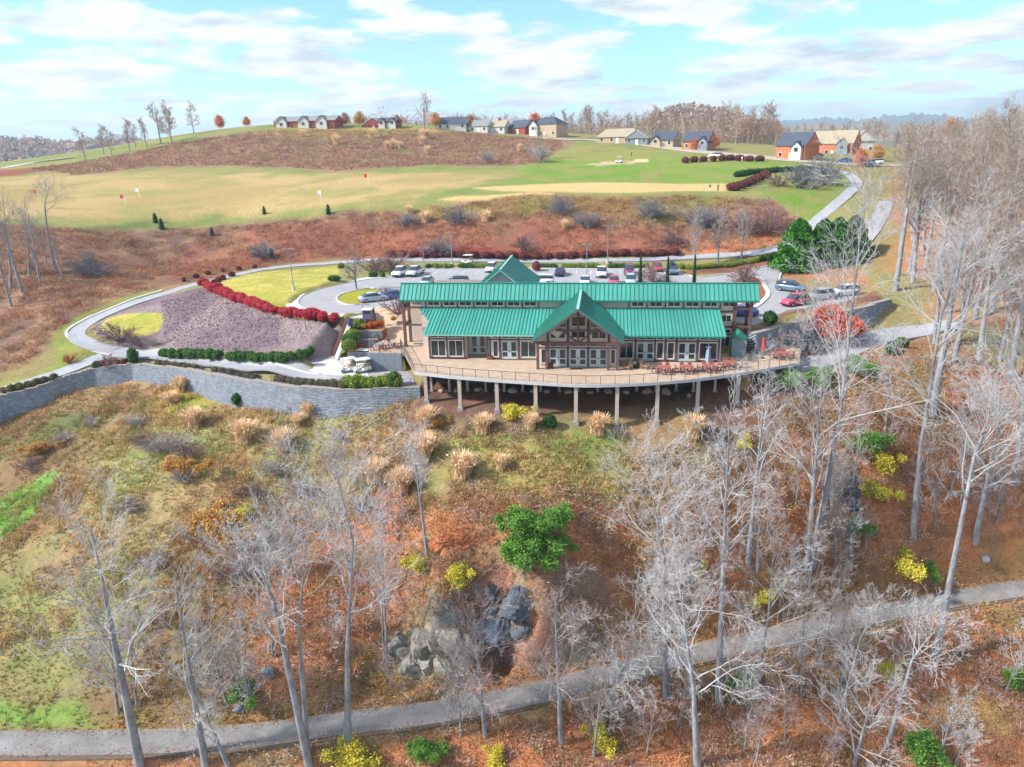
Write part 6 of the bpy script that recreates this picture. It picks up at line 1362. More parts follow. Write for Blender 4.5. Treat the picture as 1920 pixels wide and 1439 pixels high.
for (u, v), s, lab in (((292,418),1.1,'left of two small dark evergreens at the edge of the range'),((304,430),1.2,'right of two small dark evergreens at the edge of the range'),((398,442),.9,'single small evergreen on the brown slope'),((616,402),1.1,'small evergreen on the brow behind the brown slope'),((496,402),.9,'tiny evergreen on the brow at the left'),((510,486),1.1,'small evergreen at the foot of the round grey bush')): evergreen(smc, hit(u, v), s, lab)
# tall thin cypresses behind the ridge
for k, (u, v, h_) in enumerate(((1200, 534, 3.2), (1251, 534, 3.4), (1301, 534, 3.4))): p = LP(u, v); evergreen(smc, p, .6, ['left','middle','right'][k]+' of three thin green cypresses behind the main ridge', 2.3)
# leafless shrubs and little trees around the car park and on the brown slope
m_twg = mat('blue_grey_twigs', lin((150,148,158), K*.9), .95, .15, .5); m_twm = mat('mauve_twigs', lin((160,130,130), K*.9), .95, .15, .5)
roundb = [twig_bush(400+i, 26, 1.0, 62, 6, 6, .012, m_twg, .02) for i in range(2)]; mauveb = twig_bush(410, 26, 1.0, 65, 6, 6, .012, m_twm, .02); weep = twig_bush(411, 26, 1.0, 80, 7, 6, .012, m_twm, -.12); brownb = twig_bush(412, 22, 1.0, 60, 6, 5, .012, m_twig_d, .03)
for (u, v), s, me, lab in (((495,486),4.6,roundb[0],'round grey leafless tree at the left of the brown slope'),((760,424),4.4,roundb[1],'wide grey leafless bush at the top of the brown slope'),((862,420),4.6,roundb[0],'grey leafless bush right of the tan grass clumps'),((1050,402),4.6,roundb[1],'grey leafless bush below the tan tee strips'),((1098,428),4.3,roundb[0],'oval grey bush left of centre on the slope'),((1227,408),6.0,roundb[1],'large grey bush below the practice tee'),((1310,425),7.0,roundb[0],'largest grey thicket right of the large bush'),((820,478),5.2,roundb[1],'sprawling grey bush behind the lamp post'),((980,468),3.6,mauveb,'mauve leafless bush in the middle of the slope'),((1262,460),3.6,mauveb,'mauve leafless bush left of the birches'),((738,506),4.8,weep,'weeping purple tree behind the white pickups'),((700,512),3.4,mauveb,'purple bush left of the weeping tree'),((1225,530),3.6,mauveb,'bare mauve tree rising just behind the main ridge'),((1395,530),3.6,mauveb,'bare pink tree on the planted island'),((748,590),3.4,mauveb,'round purple leafless bush by the left roof end'),((727,556),1.7,mauveb,'left of two purple tufts on the teardrop island'),((737,556),1.7,mauveb,'right of two purple tufts on the teardrop island'),((225,640),3.6,mauveb,'slender bare tree on the small round lawn'),((260,648),2.2,mauveb,'purple thicket at the edge of the small round lawn'),((285,650),2.0,brownb,'rust thicket beside the cart path junction'),((130,682),1.8,twig_bush(420,18,1.0,50,5,5,.014,mat('red_twigs',lin((204,72,72),K),.9),.03),'small red tree on the verge at the left'),((912,306),5,brownb,'grey bush at the bottom of the brown field'),((1013,305),7,brownb,'dark bush with a dead stem at the field corner'),((1498,352),6.5,roundb[0],'left of two round bare trees on the green bank'),((1542,346),7.5,roundb[1],'right of two round bare trees on the green bank'),((1460,350),3.5,mauveb,'small bare bush above the rusty clump'),((205,690),2.2,mauveb,'leafless shrub beside the lower drive'),((180,520),5.5,roundb[1],'pale grey thicket on the left hillside'),((1440,440),6.5,mauveb,'brown thicket left of the far path'),((1395,440),6,mauveb,'mauve thicket behind the birches')):
    shrub(me, hit(u, v) if not (v > 525 and 700 < u < 1240) else LP(u, v), lab, s, 'leafless_shrub', 'shrub', part='twigs', sz=s*(.62 if 'wide' in lab or 'sprawl' in lab or 'large' in lab else .8))
p = LP(668, 544); place_tree(tree_meshes([(0,0,-.2),(0,0,1.5),(.1,0,3),(0,.1,5)], .16, 431, 16, .3, (30,70), (.4,.6), .04, 6, 5, 3, tw=m_twg, rmin=1.5), p, 'round headed grey tree on the teardrop lawn island')
for k, ((u, v), s) in enumerate((((270,835),2.2),((300,850),2.6),((330,845),2.8),((360,860),2.4),((255,800),2.0),((340,905),2.2),((470,930),2.2),((510,890),2.4),((560,930),2.6),((250,960),2.0),((170,800),1.8),((120,830),2.0),((60,880),2.0),((640,830),1.8),((680,960),2.4),((440,1080),2.6),((350,1010),2.2),((300,1060),2.4))):
    shrub(brownb if k % 3 else mauveb, hit(u, v), ORD[k]+' brown leafless bush on the open left slope, counted downhill', s*1.1, 'leafless_shrub', 'shrub', 'brown bushes on the left slope', 'twigs', sz=s*.75)
# tan plume grasses
pg = [plume_grass(500+i) for i in range(3)]; pgs = [plume_grass(510+i, 160, 1.6, n2=60) for i in range(2)]
for k, ((u, v), s, lab) in enumerate((((365,800),1.5,'tan plume grass below the bend of the long wall'),((458,830),1.7,'roundest tan plume grass on the left slope'),((530,845),1.6,'tan plume grass right of the roundest one'),((580,780),1.2,'pale plume grass close under the wall'),((702,905),1.6,'tan plume grass left of the narrow upright tree'),((752,925),1.7,'tall plume grass at the left foot of the upright tree crown'),((795,865),1.9,'plume grass behind the narrow upright tree'),((868,895),1.7,'wide plume grass in the middle of the slope'),((800,800),1.4,'plume grass below the first deck posts'),((905,812),1.3,'plume grass left of the yellow shrub'),((995,805),1.1,'small plume grass between the deck posts'),((1120,815),1.4,'plume grass below the middle deck posts'),((1300,820),1.5,'plume grass at the right end of the deck shadow'),((1395,730),.9,'straw grass under the right deck tip'),((340,735),1.3,'straw grass tuft against the wall bend'),((320,760),1.1,'straw grass tuft below the wall bend'),((940,880),1.0,'orange straw tuft in the middle of the slope'),((560,800),1.0,'straw tuft left of the wall end'))):
    shrub(pg[k % 3], hit(u, v), lab, s*1.22, 'plume_grass', 'grass clump', part='blades')
for k, ((u, v), s, lab) in enumerate((((797,418),2.0,'tan plume grass between grey bushes on the brow'),((766,402),1.6,'tan plume grass behind the wide grey bush'),((910,416),1.9,'tan plume grass right of the oval grey bushes'),((1058,430),1.5,'orange tan tuft on the brown slope'),((567,257),2.2,'tan tuft at the top left of the brown field'),((630,272),3.0,'tan tuft left of centre in the brown field'),((697,260),3.0,'tan tuft near the brick house in the brown field'),((793,262),3.0,'left tuft of the tan pair high in the field'),((802,261),3.0,'right tuft of the tan pair high in the field'),((815,256),1.8,'small tan tuft at the top of the field'),((792,272),2.6,'tan tuft below the pair in the field'),((725,280),2.2,'first of the row of three tan tufts in the field'),((737,278),2.4,'second of the row of three tan tufts in the field'),((750,279),2.0,'third of the row of three tan tufts in the field'),((801,290),2.4,'lowest tan tuft in the brown field'),((975,285),2.2,'tan tuft near the field corner'))):
    shrub(pgs[k % 2], hit(u, v), lab, s, 'plume_grass', 'grass clump', part='blades')

# ------------------------------------------------------------------ ground cover that nobody could count
def paved(x, y):
    m = in_poly(x, y, lot_poly) | in_poly(x, y, plaza_poly) | in_poly(x, y, patio_poly) | in_poly(x, y, [(-22.5, 86.8), (20, 86.8), (20, 108), (-37, 108), (-28, 92)])
    for pl, d in ((path_w[:, :2], 1.65), (ramp[:, :2], 1.5), (drive[:, :2], 1.8), (back[:, :2], 1.7), (srv[:, :2], 2.3), (low_road[:, :2], 2.4), (walk[:, :2], 1.2)): m |= pl_dist(x, y, pl[::2]) < d
    return m
def scatter(n, x0, x1, y0, y1, rng):
    x = x0+(x1-x0)*rng.random(n); y = y0+(y1-y0)*rng.random(n); k = ~paved(x, y); return x[k], y[k]
def tufts(name, x, y, h, wd, nb, rng, colvar=.22, tint=None, lean=.5, kind='stuff', mt=None):
    n = len(x); z = zg(x, y); base = np.stack([x, y, z-.04], 1); cl = ground_col(x, y)*(1+rng.normal(0, colvar, (n, 1)))
    if tint is not None: cl = cl*(1-tint[1][:, None])+tint[0]*tint[1][:, None]
    cl = np.clip(cl*1.75, 0.005, .9)
    a = rng.random((n, nb))*6.283; d = np.stack([np.cos(a), np.sin(a)], -1); hh = h[:, None]*(.55+.6*rng.random((n, nb))); ln = hh*lean*rng.random((n, nb))
    B = base[:, None]+np.concatenate([d*(h[:, None, None]*.18*rng.random((n, nb, 1))), np.zeros((n, nb, 1))], -1)
    s = np.stack([-d[..., 1], d[..., 0], np.zeros((n, nb))], -1)*(wd*(.6+.8*rng.random((n, nb, 1))))
    T = B+np.concatenate([d*ln[..., None], hh[..., None]], -1)
    V = np.stack([B-s, B+s, T], 2).reshape(-1, 3); F = np.arange(n*nb*3).reshape(-1, 3); C = np.repeat(cl, nb*3, 0)*(1+rng.normal(0, .08, (n*nb*3, 1)))
    return tag(link(name, mesh_np(name, V, None, F, np.clip(C, 0, 1), False, mt or m_leaf)), kind=kind)
rg = np.random.default_rng(5); under_deck = [(-24,78.4),(-12,76.6),(4,75.8),(14,79),(24,86),(20,92),(-22,87.2)]
dry = c3(206,176,120); rust = c3(150,96,70); grn = c3(126,150,70)
x, y = scatter(60000, -95, 45, 46, 92, rg); k = in_poly(x, y, lower_poly) & (fbm(x, y, 2.5, 3, 61) > .36) & ~in_poly(x, y, under_deck); x, y = x[k], y[k]
dens = fbm(x, y, 3.5, 3, 63); hh = .18+.75*sstep(.4, .7, dens)*rg.random(len(x))+.12*rg.random(len(x))
inl = ((x > -36) & (y < 68)) | (x > 6); hh = np.where(inl, hh*.6, hh)
tsel = rg.random(len(x)); tint = np.where((tsel < .25)[:, None], dry, np.where((tsel < .45)[:, None], rust, grn)); tw_ = np.where(tsel < .6, .55, .1)*np.where(inl, .5, 1)
tufts('wild_grass', x, y, hh*1.15, .04, 6, rg, .22, (tint, tw_), .7)
def thicket(name, x, y, r, n, size, rng, pal=None, mixw=.5, squash=.7):
    """leafless brush: domes of fine slivers"""
    m = len(x); z = zg(x, y); d = unit(rng.normal(size=(m, n, 3))); d[..., 2] = np.abs(d[..., 2]); rad = (.35+.65*rng.random((m, n, 1)))*r[:, None, None]
    P = np.stack([x, y, z-.1], 1)[:, None]+d*rad*np.array([1, 1, squash]); ax = unit(d+rng.normal(0, .5, d.shape)); sd = unit(np.cross(ax, rng.normal(size=ax.shape)))
    L = (size*(.6+.9*rng.random((m, n, 1)))); W_ = L*.16
    V = np.stack([P-sd*W_, P+sd*W_, P+ax*L*1.6], 2).reshape(-1, 3); F = np.arange(m*n*3).reshape(-1, 3)
    cl = ground_col(x, y)*(1+rng.normal(0, .16, (m, 1)))
    if pal is not None: pp = np.array([c3(*p) for p in pal])[rng.integers(0, len(pal), m)]; cl = cl*(1-mixw)+pp*mixw
    C = 1.6*np.repeat(np.repeat(cl, n, 0)*(1+rng.normal(0, .16, (m*n, 1))), 3, 0)
    return tag(link(name, mesh_np(name, V, None, F, np.clip(C, .004, 1), False, m_leaf)), kind='stuff')
bp = [h[:2] for h in hits([(-100,430),(100,430),(420,424),(620,407),(820,388),(1340,371),(1440,376),(1515,422),(1480,462),(1300,472),(1000,476),(700,480),(600,484),(400,514),(280,545),(215,558),(145,590),(105,620),(60,680),(-100,720)])]
P_ = np.array(bp); x, y = scatter(17000, P_[:, 0].min(), P_[:, 0].max(), P_[:, 1].min(), P_[:, 1].max(), rg); k = in_poly(x, y, bp) & (fbm(x, y, 6, 3, 71) > .34); x, y = x[k], y[k]
thicket('brown_brush', x, y, .6+.9*rg.random(len(x)), 34, .26, rg, [(172,112,86),(140,100,90),(190,136,100),(150,130,92),(124,96,92),(164,92,72)], .65)
x, y = scatter(7500, -95, 42, 52, 93, rg); k = in_poly(x, y, lower_poly) & (fbm(x, y, 7, 3, 72) > .49) & ~in_poly(x, y, under_deck); x, y = x[k], y[k]
thicket('weed_brush', x, y, .4+.8*rg.random(len(x)), 52, .22, rg, [(160,122,96),(140,106,90),(190,154,112),(132,136,84),(214,168,116),(170,116,92)], .7)
hb = [h[:2] for h in hits([(60,318),(330,270),(480,248),(700,245),(900,252),(1060,264),(1040,285),(1010,306),(940,310),(800,310),(640,320),(540,314),(420,310),(270,314),(140,328)])]
P_ = np.array(hb); x, y = scatter(9000, P_[:, 0].min(), P_[:, 0].max(), P_[:, 1].min(), P_[:, 1].max(), rg); k = in_poly(x, y, hb); x, y = x[k], y[k]
thicket('field_brush', x, y, 1.0+1.2*rg.random(len(x)), 16, .5, rg, [(150,110,90),(136,100,86),(150,128,86)], .5, .35)
# fallen leaves on the wooded slopes
x, y = scatter(230000, -45, 62, 44, 100, rg); gc = ground_col(x, y); k = in_poly(x, y, lower_poly) & (gc[:, 0] > gc[:, 1]*1.35) & ~in_poly(x, y, [(-24,77.4),(-12,75.4),(4,74.6),(14,78),(24,85),(20,92),(-22,87.2)]); x, y = x[k], y[k]
pal = np.array([c3(*p) for p in ((206,126,82),(178,104,74),(220,160,104),(150,92,72),(226,186,140),(196,96,64),(170,140,100))]); n = len(x)
V, Q, C = leaf_quads(rg, np.stack([x, y, zg(x, y)+.04], 1), .085, pal[rg.integers(0, len(pal), n)]*(1+rg.normal(0, .15, (n, 1))), .75)
tag(link('fallen_leaves', mesh_np('fallen_leaves', V, Q, None, np.clip(C, 0, 1), False, m_leaf)), kind='stuff')
k = rg.integers(0, len(path_w), 5200); o_ = rg.normal(0, .75, len(k)); o_ = np.sign(o_)*(1.5-np.abs(o_)*.8); tx = np.gradient(path_w[:, :2], axis=0); tx /= np.linalg.norm(tx, axis=1)[:, None]
xl = path_w[k, 0]-tx[k, 1]*o_+rg.normal(0, .4, len(k)); yl = path_w[k, 1]+tx[k, 0]*o_; V, Q, C = leaf_quads(rg, np.stack([xl, yl, np.full(len(k), PATHZ+.065)], 1), .07, pal[rg.integers(0, len(pal), len(k))], .97)
tag(link('leaves_on_trail', mesh_np('leaves_on_trail', V, Q, None, np.clip(C, 0, 1), False, m_leaf)), kind='stuff')
# brambles and twigs among the trees
x, y = scatter(5200, -40, 60, 46, 98, rg); gc = ground_col(x, y); k = in_poly(x, y, lower_poly) & (gc[:, 0] > gc[:, 1]*1.3) & (fbm(x, y, 4, 3, 75) > .42) & ~in_poly(x, y, under_deck); x, y = x[k], y[k]
thicket('bramble', x, y, .5+1.0*rg.random(len(x)), 84, .2, rg, [(186,172,166),(170,156,150),(196,182,174),(166,136,116),(150,148,96)], .75)
# gravel on the bank left of the stairs
mb = [h[:2] for h in hits([(300,565),(395,545),(430,566),(520,598),(620,612),(600,655),(430,660),(330,652),(310,640)])]; P_ = np.array(mb)
x, y = scatter(14000, P_[:, 0].min(), P_[:, 0].max(), P_[:, 1].min(), P_[:, 1].max(), rg); k = in_poly(x, y, mb); x, y = x[k], y[k]; n = len(x)
pal = np.array([c3(*p) for p in ((136,120,126),(156,142,146),(118,104,112),(184,174,174),(130,112,116))]); V, Q, C = leaf_quads(rg, np.stack([x, y, zg(x, y)+.04], 1), .1, pal[rg.integers(0, len(pal), n)], .3, .8)
tag(link('gravel', mesh_np('gravel', V, Q, None, C, False, m_leaf_rock)), kind='stuff')

# ------------------------------------------------------------------ houses on the hill
m_brick = mat('red_brick', lin((176,88,80), K), .9, .15, .8); m_obrick = mat('orange_brick', lin((214,134,96), K), .9, .12, .8); m_tanw = mat('tan_wall', lin((206,184,158), K), .9, .08, .8); m_whitew = mat('white_wall', lin((232,230,228), K), .8, .05, 1); m_greyw = mat('grey_wall', lin((150,158,168), K), .85, .08, 1)
m_rdark = mat('dark_shingle', lin((84,94,112), K), .9, .12, 1); m_rtan = mat('tan_shingle', lin((184,172,148), K), .9, .1, 1); m_rgrey = mat('grey_shingle', lin((150,152,156), K), .9, .1, 1); m_trim = m_frame
def house(u, v, w_, d_, h_, rise, wall, roof, label, rot=0, ridge='x', gables=(), chimney=False, nwin=4, porch=False, back_=0, hip=0.0, sink=0.0):
    p = hit(u, v); p = (p[0], p[1]+d_/2+back_, p[2]-sink); r = thing('house', label, 'house', p, D(rot))
    hw, hd = w_/2, d_/2; o = .4
    MB().box(-hw, hw, -hd, hd, -2.5, h_).build('wall', wall, r, local=True)
    if ridge == 'x':
        rf = MB().add([(-hw-o,-hd-o,h_-.1),(hw+o,-hd-o,h_-.1),(hw+o,hd+o,h_-.1),(-hw-o,hd+o,h_-.1),(-hw-o+hip*hd,0,h_+rise),(hw+o-hip*hd,0,h_+rise)], [(0,1,5,4),(2,3,4,5),(0,4,3),(1,2,5),(3,2,1,0)]).build('roof', roof, r, local=True)
        if not hip:
            for s in (-1, 1): MB().prism([(-hd+.05,h_-.05),(hd-.05,h_-.05),(0,h_+rise*.93)], -.05, .05)
            g = MB()
            for s in (-1, 1): g.add([(s*hw*1.001,-hd,h_-.1),(s*hw*1.001,hd,h_-.1),(s*hw*1.001,0,h_+rise*.92),(s*(hw+.42),-hd,h_-.1),(s*(hw+.42),hd,h_-.1),(s*(hw+.42),0,h_+rise*.92)], [(0,1,2),(3,5,4)])
            g.build('gable_wall', wall, r, local=True)
    else:
        rf = MB().add([(-hw-o,-hd-o,h_-.1),(hw+o,-hd-o,h_-.1),(hw+o,hd+o,h_-.1),(-hw-o,hd+o,h_-.1),(0,-hd-o,h_+rise),(0,hd+o,h_+rise)], [(0,4,5,3),(1,2,5,4),(0,1,4),(2,3,5),(3,2,1,0)]).build('roof', roof, r, local=True)
        MB().add([(-hw,-hd-o-.03,h_),(hw,-hd-o-.03,h_),(0,-hd-o-.03,h_+rise*.93)], [(0,1,2)]).build('gable_wall', wall, r, local=True)
        for s in (-1, 1): MB().bar((s*(hw+o),-hd-o-.06,h_-.1), (0,-hd-o-.06,h_+rise), .12, .35, (0,1,0)).build('bargeboard', m_trim, r, local=True)
    for gx_, gw, gm in gables:
        g = MB().prism([(gx_-gw/2,-1),(gx_+gw/2,-1),(gx_+gw/2,h_-.2),(gx_,h_+gw*.42),(gx_-gw/2,h_-.2)], -hd-1.2, -hd+1).build('front_gable', gm, r, local=True)
        for s in (-1, 1):
            MB().add([(gx_+s*(gw/2+.35),-hd-1.6,h_-.45),(gx_,-hd-1.6,h_+gw*.42+.12),(gx_,0,h_+gw*.42+.12),(gx_+s*(gw/2+.35),0,h_-.45),(gx_+s*(gw/2+.35),-hd-1.6,h_-.7),(gx_,-hd-1.6,h_+gw*.42-.15),(gx_,0,h_+gw*.42-.15),(gx_+s*(gw/2+.35),0,h_-.7)], [(0,1,2,3),(4,7,6,5),(0,4,5,1)]).build('gable_roof', roof, g, local=True)
        wn = MB().box(gx_-.8, gx_+.8, -hd-1.28, -hd-1.2, h_*.55, h_*.55+1.5).build('window', m_trim, r, local=True); MB().box(gx_-.65, gx_+.65, -hd-1.31, -hd-1.285, h_*.55+.12, h_*.55+1.38).build('pane', m_glass, wn, local=True)
    st = max(1, int(h_/2.9))
    for f in range(st):
        for k in range(nwin):
            x_ = -hw+w_*(k+.5)/nwin; z_ = .9+f*2.9
            if any(abs(x_-g[0]) < g[1]/2+.4 for g in gables) or (f == 0 and k == nwin//2): continue
            wn = MB().box(x_-.6, x_+.6, -hd-.08, -hd, z_, z_+1.5).build('window', m_trim, r, local=True); MB().box(x_-.48, x_+.48, -hd-.1, -hd-.082, z_+.12, z_+1.38).build('pane', m_glass, wn, local=True)
        for k in range(2):
            y_ = -hd+d_*(k+.5)/2; z_ = .9+f*2.9
            wn = MB().box(-hw-.08, -hw, y_-.6, y_+.6, z_, z_+1.5).build('window', m_trim, r, local=True); MB().box(-hw-.1, -hw-.082, y_-.48, y_+.48, z_+.12, z_+1.38).build('pane', m_glass, wn, local=True)
    MB().box(-.55+w_*.02, .55+w_*.02, -hd-.1, -hd-.001, 0, 2.2).build('door', m_trim, r, local=True)
    if chimney: MB().box(hw*.4-.5, hw*.4+.5, -.5, .5, h_, h_+rise+1.2).build('chimney', m_brick, rf, local=True)
    if porch:
        MB().box(-hw*.7, hw*.7, -hd-2.4, -hd-.01, 2.5, 2.75).build('porch_roof', roof, r, local=True)
        for k in range(4): MB().box(-hw*.66+k*hw*.44-.12, -hw*.66+k*hw*.44+.12, -hd-2.3, -hd-2.06, 0, 2.5).build('porch_column', m_trim, r, local=True)
house(571,240,29,11,4.6,2.2,m_brick,m_rgrey,'long red brick townhouse row with white gables on the crest',0,'x',((-10.5,5,m_whitew),(0,5,m_whitew),(8.5,5,m_whitew)),nwin=10,sink=1.6)
house(700,240,11,12,2.2,3.2,m_brick,m_rgrey,'red brick house with a big front gable beside the autumn tree',0,'y',nwin=3,sink=1.0); house(727,241,8,10,3.2,1.6,m_brick,m_rdark,'brick house wing with dark roof right of the gabled one',0,'x',((-2.5,3,m_whitew),(2.5,3,m_whitew)),nwin=3)
house(845,244,14,9,2.8,3,m_whitew,m_rdark,'low house with a blue grey roof on the crest',5,'x',nwin=4); house(900,249,9,9,3,2.6,m_whitew,m_rgrey,'pale cottage left of the chimney house',-10,'x',nwin=3); house(925,250,13,9,2.8,3,m_whitew,m_rtan,'pale roofed house with a red chimney',-12,'x',chimney=True,nwin=4)
house(957,251,11,9,4.2,2.8,m_greyw,m_rgrey,'grey house behind the little brick gable',-8,'x',nwin=4,back_=8); house(978,252,9,9,3,3.4,m_brick,m_rdark,'small red brick gable beside the tall tan house',-28,'x',nwin=2); house(1029,257,13,11,5.6,3.2,m_tanw,m_rdark,'tall tan house with a dark hip roof',-25,'x',((-5,4.2,m_whitew),),nwin=4,hip=.8)
house(1163,269,17,12,2.6,3.2,m_tanw,m_rtan,'wide low house with a tan shingle roof',-15,'x',nwin=4,hip=.5); house(1199,272,9,10,2.6,3.2,m_greyw,m_rtan,'grey gabled house joined to the wide tan roof',-15,'y',nwin=3); house(1250,276,9,9,2.6,3.2,m_tanw,m_rdark,'house with steep white trimmed gables beside dark shrubs',-25,'x',((-2.2,4,m_tanw),),nwin=3)
house(1313,282,9.5,8.5,3.2,3.4,m_obrick,m_rdark,'orange brick house with a dark blue roof',-28,'x',((3.2,3.6,m_greyw),),nwin=3,porch=False)
house(1500,300,10,9,4.4,4,m_obrick,m_rdark,'sunlit orange brick house with a white trimmed gable',-42,'x',((2.6,3.2,m_whitew),),nwin=3); house(1600,296,14,10,4.6,4.4,m_obrick,m_rtan,'orange brick house with a tan roof and dark dormer',-32,'x',((3.6,4,m_greyw),),nwin=4,back_=16); house(1668,290,9,9,4.6,4,m_whitew,m_rgrey,'white gabled house behind the bare tree tops',0,'y',nwin=3,back_=30)
house(12,306,12,10,3,4,m_greyw,m_rdark,'blue roofed house at the far left edge',10,'x',nwin=3,back_=60); house(112,292,11,9,3,3,m_brick,m_rgrey,'small house with a red wall beyond the left lane',10,'x',nwin=3,back_=120)

# ------------------------------------------------------------------ far trees, woods, hills, mountains
ftv = [tree_meshes(straight(13, .05, 60+s), .22, 160+s, n1=16, t0=.2, spread=(25, 60), lf=(.28, .45), k4=3, k3=5, k2=6, tw=m_twig_f, rmin=3.2) for s in range(3)]
autumn = [leafy('crown', [((0,0,4.2),(2.6,2.6,2.6)),((1.3,.5,3.6),(2,2,2)),((-1.2,-.3,3.4),(2,2,1.9)),((0,.2,6),(1.5,1.5,1.5))], 3000, .22, pal, 320+i, cc, .55, .8, 1.2, .2) for i, (pal, cc) in enumerate((([(226,132,84),(214,112,72),(236,160,96)],(150,90,60)),([(230,176,96),(222,150,80),(214,184,120)],(150,120,70)),([(198,140,112),(186,126,100),(206,160,130)],(140,100,84))))]
rf_ = np.random.default_rng(91)
for (u, v, s, k, lab) in ((402,241,1.15,0,'orange tree on the left shoulder of the hill'),(452,236,.8,0,'small pink orange tree left of the townhouses'),(668,240,1.1,1,'golden tree between the townhouses and the brick gable'),(812,243,1.2,1,'golden orange tree left of the low crest house'),(640,239,1.0,2,'pale tan tree beside the townhouse end'),(880,246,1.2,2,'tan tree right of the low crest house'),(738,240,.9,2,'faded tree right of the brick wing'),(1000,244,1.5,0,'orange tree behind the small brick gable'),(1345,281,.8,0,'red orange tree before the orange brick house'),(1308,285,.7,0,'orange shrub like tree at the corner of the orange brick house'),(1402,268,1.6,2,'tan tree in the belt right of the orange brick house'),(1455,262,1.7,2,'pinkish tree left of the sunlit gable house'),(1625,318,.9,0,'red shrub like tree at the bend of the far road'),(1655,306,.9,1,'golden tree near the bend of the far road'),(1795,250,2.0,0,'orange tree in the wood at the upper right')):
    p = hit(u, v); leaf_tree(autumn[k], (p[0], p[1]+6, float(zg(p[0], p[1]+6))-.6), s*.9, lab, 'autumn_tree')
for (u, v, s, lab) in ((160,300,1.0,'first bare tree from the left on the hill shoulder'),(195,290,1.0,'second bare tree from the left on the hill shoulder'),(210,292,.9,'third bare tree from the left on the hill shoulder'),(243,285,1.1,'fourth bare tree from the left on the hill shoulder'),(255,277,.9,'fifth bare tree from the left on the hill shoulder'),(275,275,1.0,'sixth bare tree from the left on the hill shoulder'),(302,270,1.4,'left of the twin tall bare trees on the hill shoulder'),(322,272,1.35,'right of the twin tall bare trees on the hill shoulder'),(364,252,1.1,'bare tree standing free right of the twins'),(795,243,1.3,'tallest bare tree on the crest skyline'),(1012,300,.9,'dead looking tree at the corner of the brown field'),(320,258,1.1,'bare tree behind the twins on the hill shoulder')):
    p = hit(u, v); place_tree(ftv[rf_.integers(0, 3)], p, lab, rotz=rf_.random()*6, scale=s*.8)
n_b = 0
for u in np.arange(620, 1760, 8.5):
    u = u+rf_.normal(0, 4); yy = 395+rf_.random()*70+(0 if u < 1100 else -70*min(1, (u-1100)/300)); q = atY(u, 250, yy); zc = float(zg(q[0], yy)); top = (205+rf_.random()*22 if u > 1050 else 218+rf_.random()*18); 
    if u > 1455: top += 26
    hgt = atY(u, top, yy)[2]-zc
    if hgt < 3: continue
    place_tree(ftv[rf_.integers(0, 3)], (q[0], yy, zc), 'brown bare tree in the belt behind the far houses', 'bare tree belt behind the houses', rf_.random()*6, min(hgt, 26)/13)
x = []; y = []
for u in np.arange(560, 1800, 3.2):
    for _ in range(2 if u < 1455 else 0):
        yy = 420+rf_.random()*120-(0 if u < 1100 else 80*min(1, (u-1100)/300)); q = atY(u+rf_.normal(0, 3), 250, yy); x.append(q[0]); y.append(yy)
x = np.array(x); y = np.array(y); thicket('far_wood', x, y, 5+6*rf_.random(len(x)), 170, .75, rf_, [(160,136,122),(148,128,120),(174,148,130),(140,122,116)], .9, 1.15)
def ridge(name, pts, dist, depth, colr, bump_=0, m=None, seed=0):
    """a far ridge: real slope rising to a crest and falling behind"""
    us = np.array([p[0] for p in pts], float); vs = np.array([p[1] for p in pts], float); uu_ = np.linspace(us[0], us[-1], 160); vv_ = np.interp(uu_, us, vs); V = []; n = len(uu_)
    rng = np.random.default_rng(seed); rw_ = [(-1, 0), (-.75, .2), (-.5, .45), (-.28, .7), (-.12, .9), (0, 1), (.25, .8), (.6, .4), (1, 0)]
    for i in range(n):
        d = ray(uu_[i], vv_[i]); hd = np.hypot(d[0], d[1]); t = dist/hd; top = CAMH+d[2]*t; dx, dy = d[0]/hd, d[1]/hd; k = rng.normal(0, bump_)
        for a, hf in rw_: V.append((dx*(dist+a*depth), dy*(dist+a*depth), -10+(top+k+10)*hf+rng.normal(0, bump_*.4)))
    ii = np.arange(n*len(rw_)).reshape(n, -1); Q = np.stack([ii[:-1, :-1], ii[1:, :-1], ii[1:, 1:], ii[:-1, 1:]], -1).reshape(-1, 4)
    return tag(link(name, mesh_np(name, np.array(V), Q, None, None, True, m)), kind='structure')
m_mtn = mat('mountain_forest', lin((92,100,96), .5), .95, .25, .0012); m_hill = mat('wooded_hill', lin((116,104,94), .5), .95, .35, .02); m_hill2 = mat('field_hill', lin((150,136,104), .55), .95, .3, .006)
ridge('mountain', [(1380,236),(1440,229),(1500,224),(1560,221),(1610,225),(1650,218),(1700,214),(1740,213),(1800,220),(1900,226),(2100,222)], 6000, 1500, None, 6, m_mtn, 1)
ridge('mountain', [(-300,290),(60,282),(150,268),(190,256),(215,250),(240,256),(280,268),(360,282)], 5600, 1300, None, 5, m_mtn, 2)
ridge('distant_hill', [(1400,244),(1480,237),(1540,232),(1600,236),(1680,233),(1760,236),(1900,232),(2100,230)], 3200, 900, None, 3, m_hill2, 3)
ridge('wooded_hill', [(1180,250),(1230,222),(1265,208),(1300,206),(1340,212),(1390,224),(1440,240),(1480,252)], 900, 260, None, 3.0, m_hill, 4)
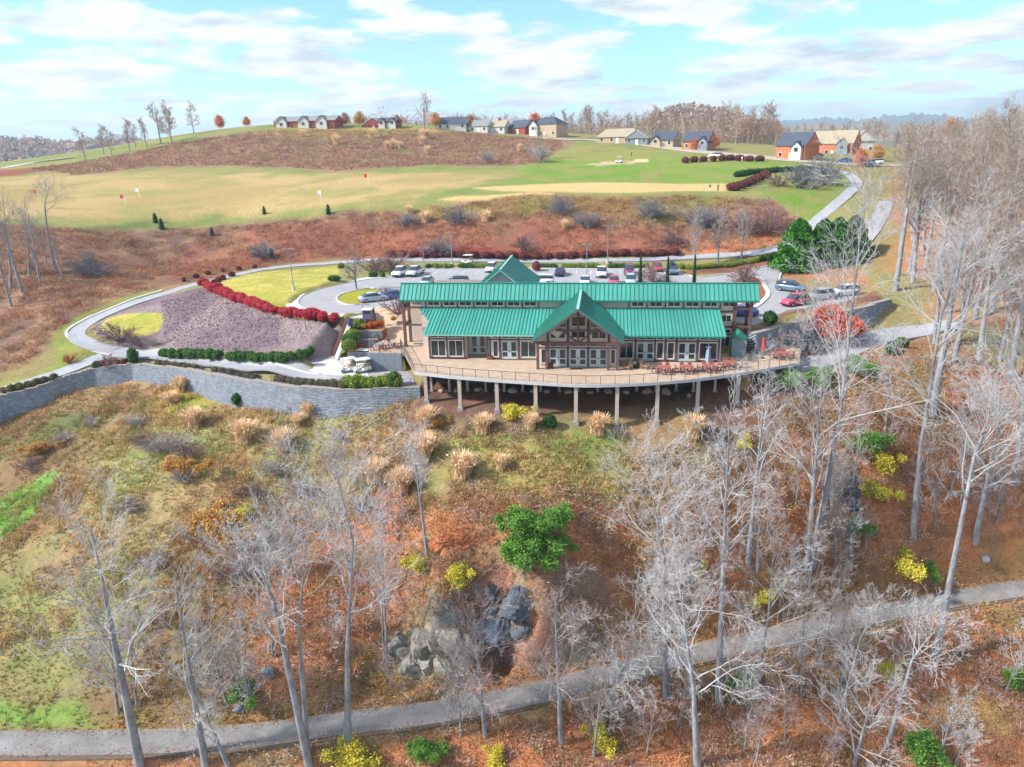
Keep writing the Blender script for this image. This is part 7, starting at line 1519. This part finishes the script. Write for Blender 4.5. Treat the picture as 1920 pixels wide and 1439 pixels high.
ridge('wooded_hill', [(-300,258),(-60,262),(0,264),(60,266),(120,272),(190,268),(250,266),(330,275),(420,284)], 1300, 420, None, 4.0, m_hill, 5)
# trees covering the nearer wooded hills
xs_, ys_, zs_ = [], [], []
def wood_on(pts, dist, depth, n, seed, sz_):
    rng = np.random.default_rng(seed); us = [p[0] for p in pts]; P = []
    for _ in range(n):
        u = us[0]+(us[-1]-us[0])*rng.random(); v = np.interp(u, us, [p[1] for p in pts]); d = ray(u, v); hd = np.hypot(d[0], d[1]); a = -.9*rng.random()**1.2; hf = np.interp(a, [-1,-.75,-.5,-.28,-.12,0], [0,.2,.45,.7,.9,1]); top = CAMH+d[2]*dist/hd; P.append((d[0]/hd*(dist+a*depth), d[1]/hd*(dist+a*depth), -10+(top+10)*hf))
    P = np.array(P); dd_ = unit(rng.normal(size=(n, 26, 3))); dd_[..., 2] = np.abs(dd_[..., 2]); Q_ = P[:, None]+dd_*sz_*(.3+.7*rng.random((n, 26, 1)))
    c = 1.5*np.array([c3(*q) for q in ((160,140,132),(170,146,134),(146,132,130),(180,156,140))])[rng.integers(0, 4, n)]
    V, Q, C = leaf_quads(rng, Q_.reshape(-1, 3), sz_*.28, np.repeat(c, 26, 0)); return tag(link('hill_wood', mesh_np('hill_wood', V, Q, None, C, False, m_leaf)), kind='stuff')
wood_on([(1200,238),(1230,222),(1265,208),(1300,206),(1340,212),(1390,224),(1440,240)], 900, 260, 900, 1, 8.0)
wood_on([(-200,262),(0,264),(60,266),(120,272),(190,268),(250,266),(330,275)], 1300, 420, 800, 2, 9.0)
# ------------------------------------------------------------------ thin bright air over the valley
hm = bpy.data.materials.new('thin_air'); hm.use_nodes = True; ht = hm.node_tree; ht.nodes.remove(ht.nodes['Principled BSDF'])
pv = ht.nodes.new('ShaderNodeVolumePrincipled'); pv.inputs['Color'].default_value = (.66, .84, 1.0, 1); pv.inputs['Density'].default_value = HAZE; pv.inputs['Anisotropy'].default_value = 0.2
ht.links.new(pv.outputs[0], ht.nodes['Material Output'].inputs['Volume'])
tag(MB().box(-8200, 8200, -400, 8200, -90, 235).build('haze', hm), kind='stuff')
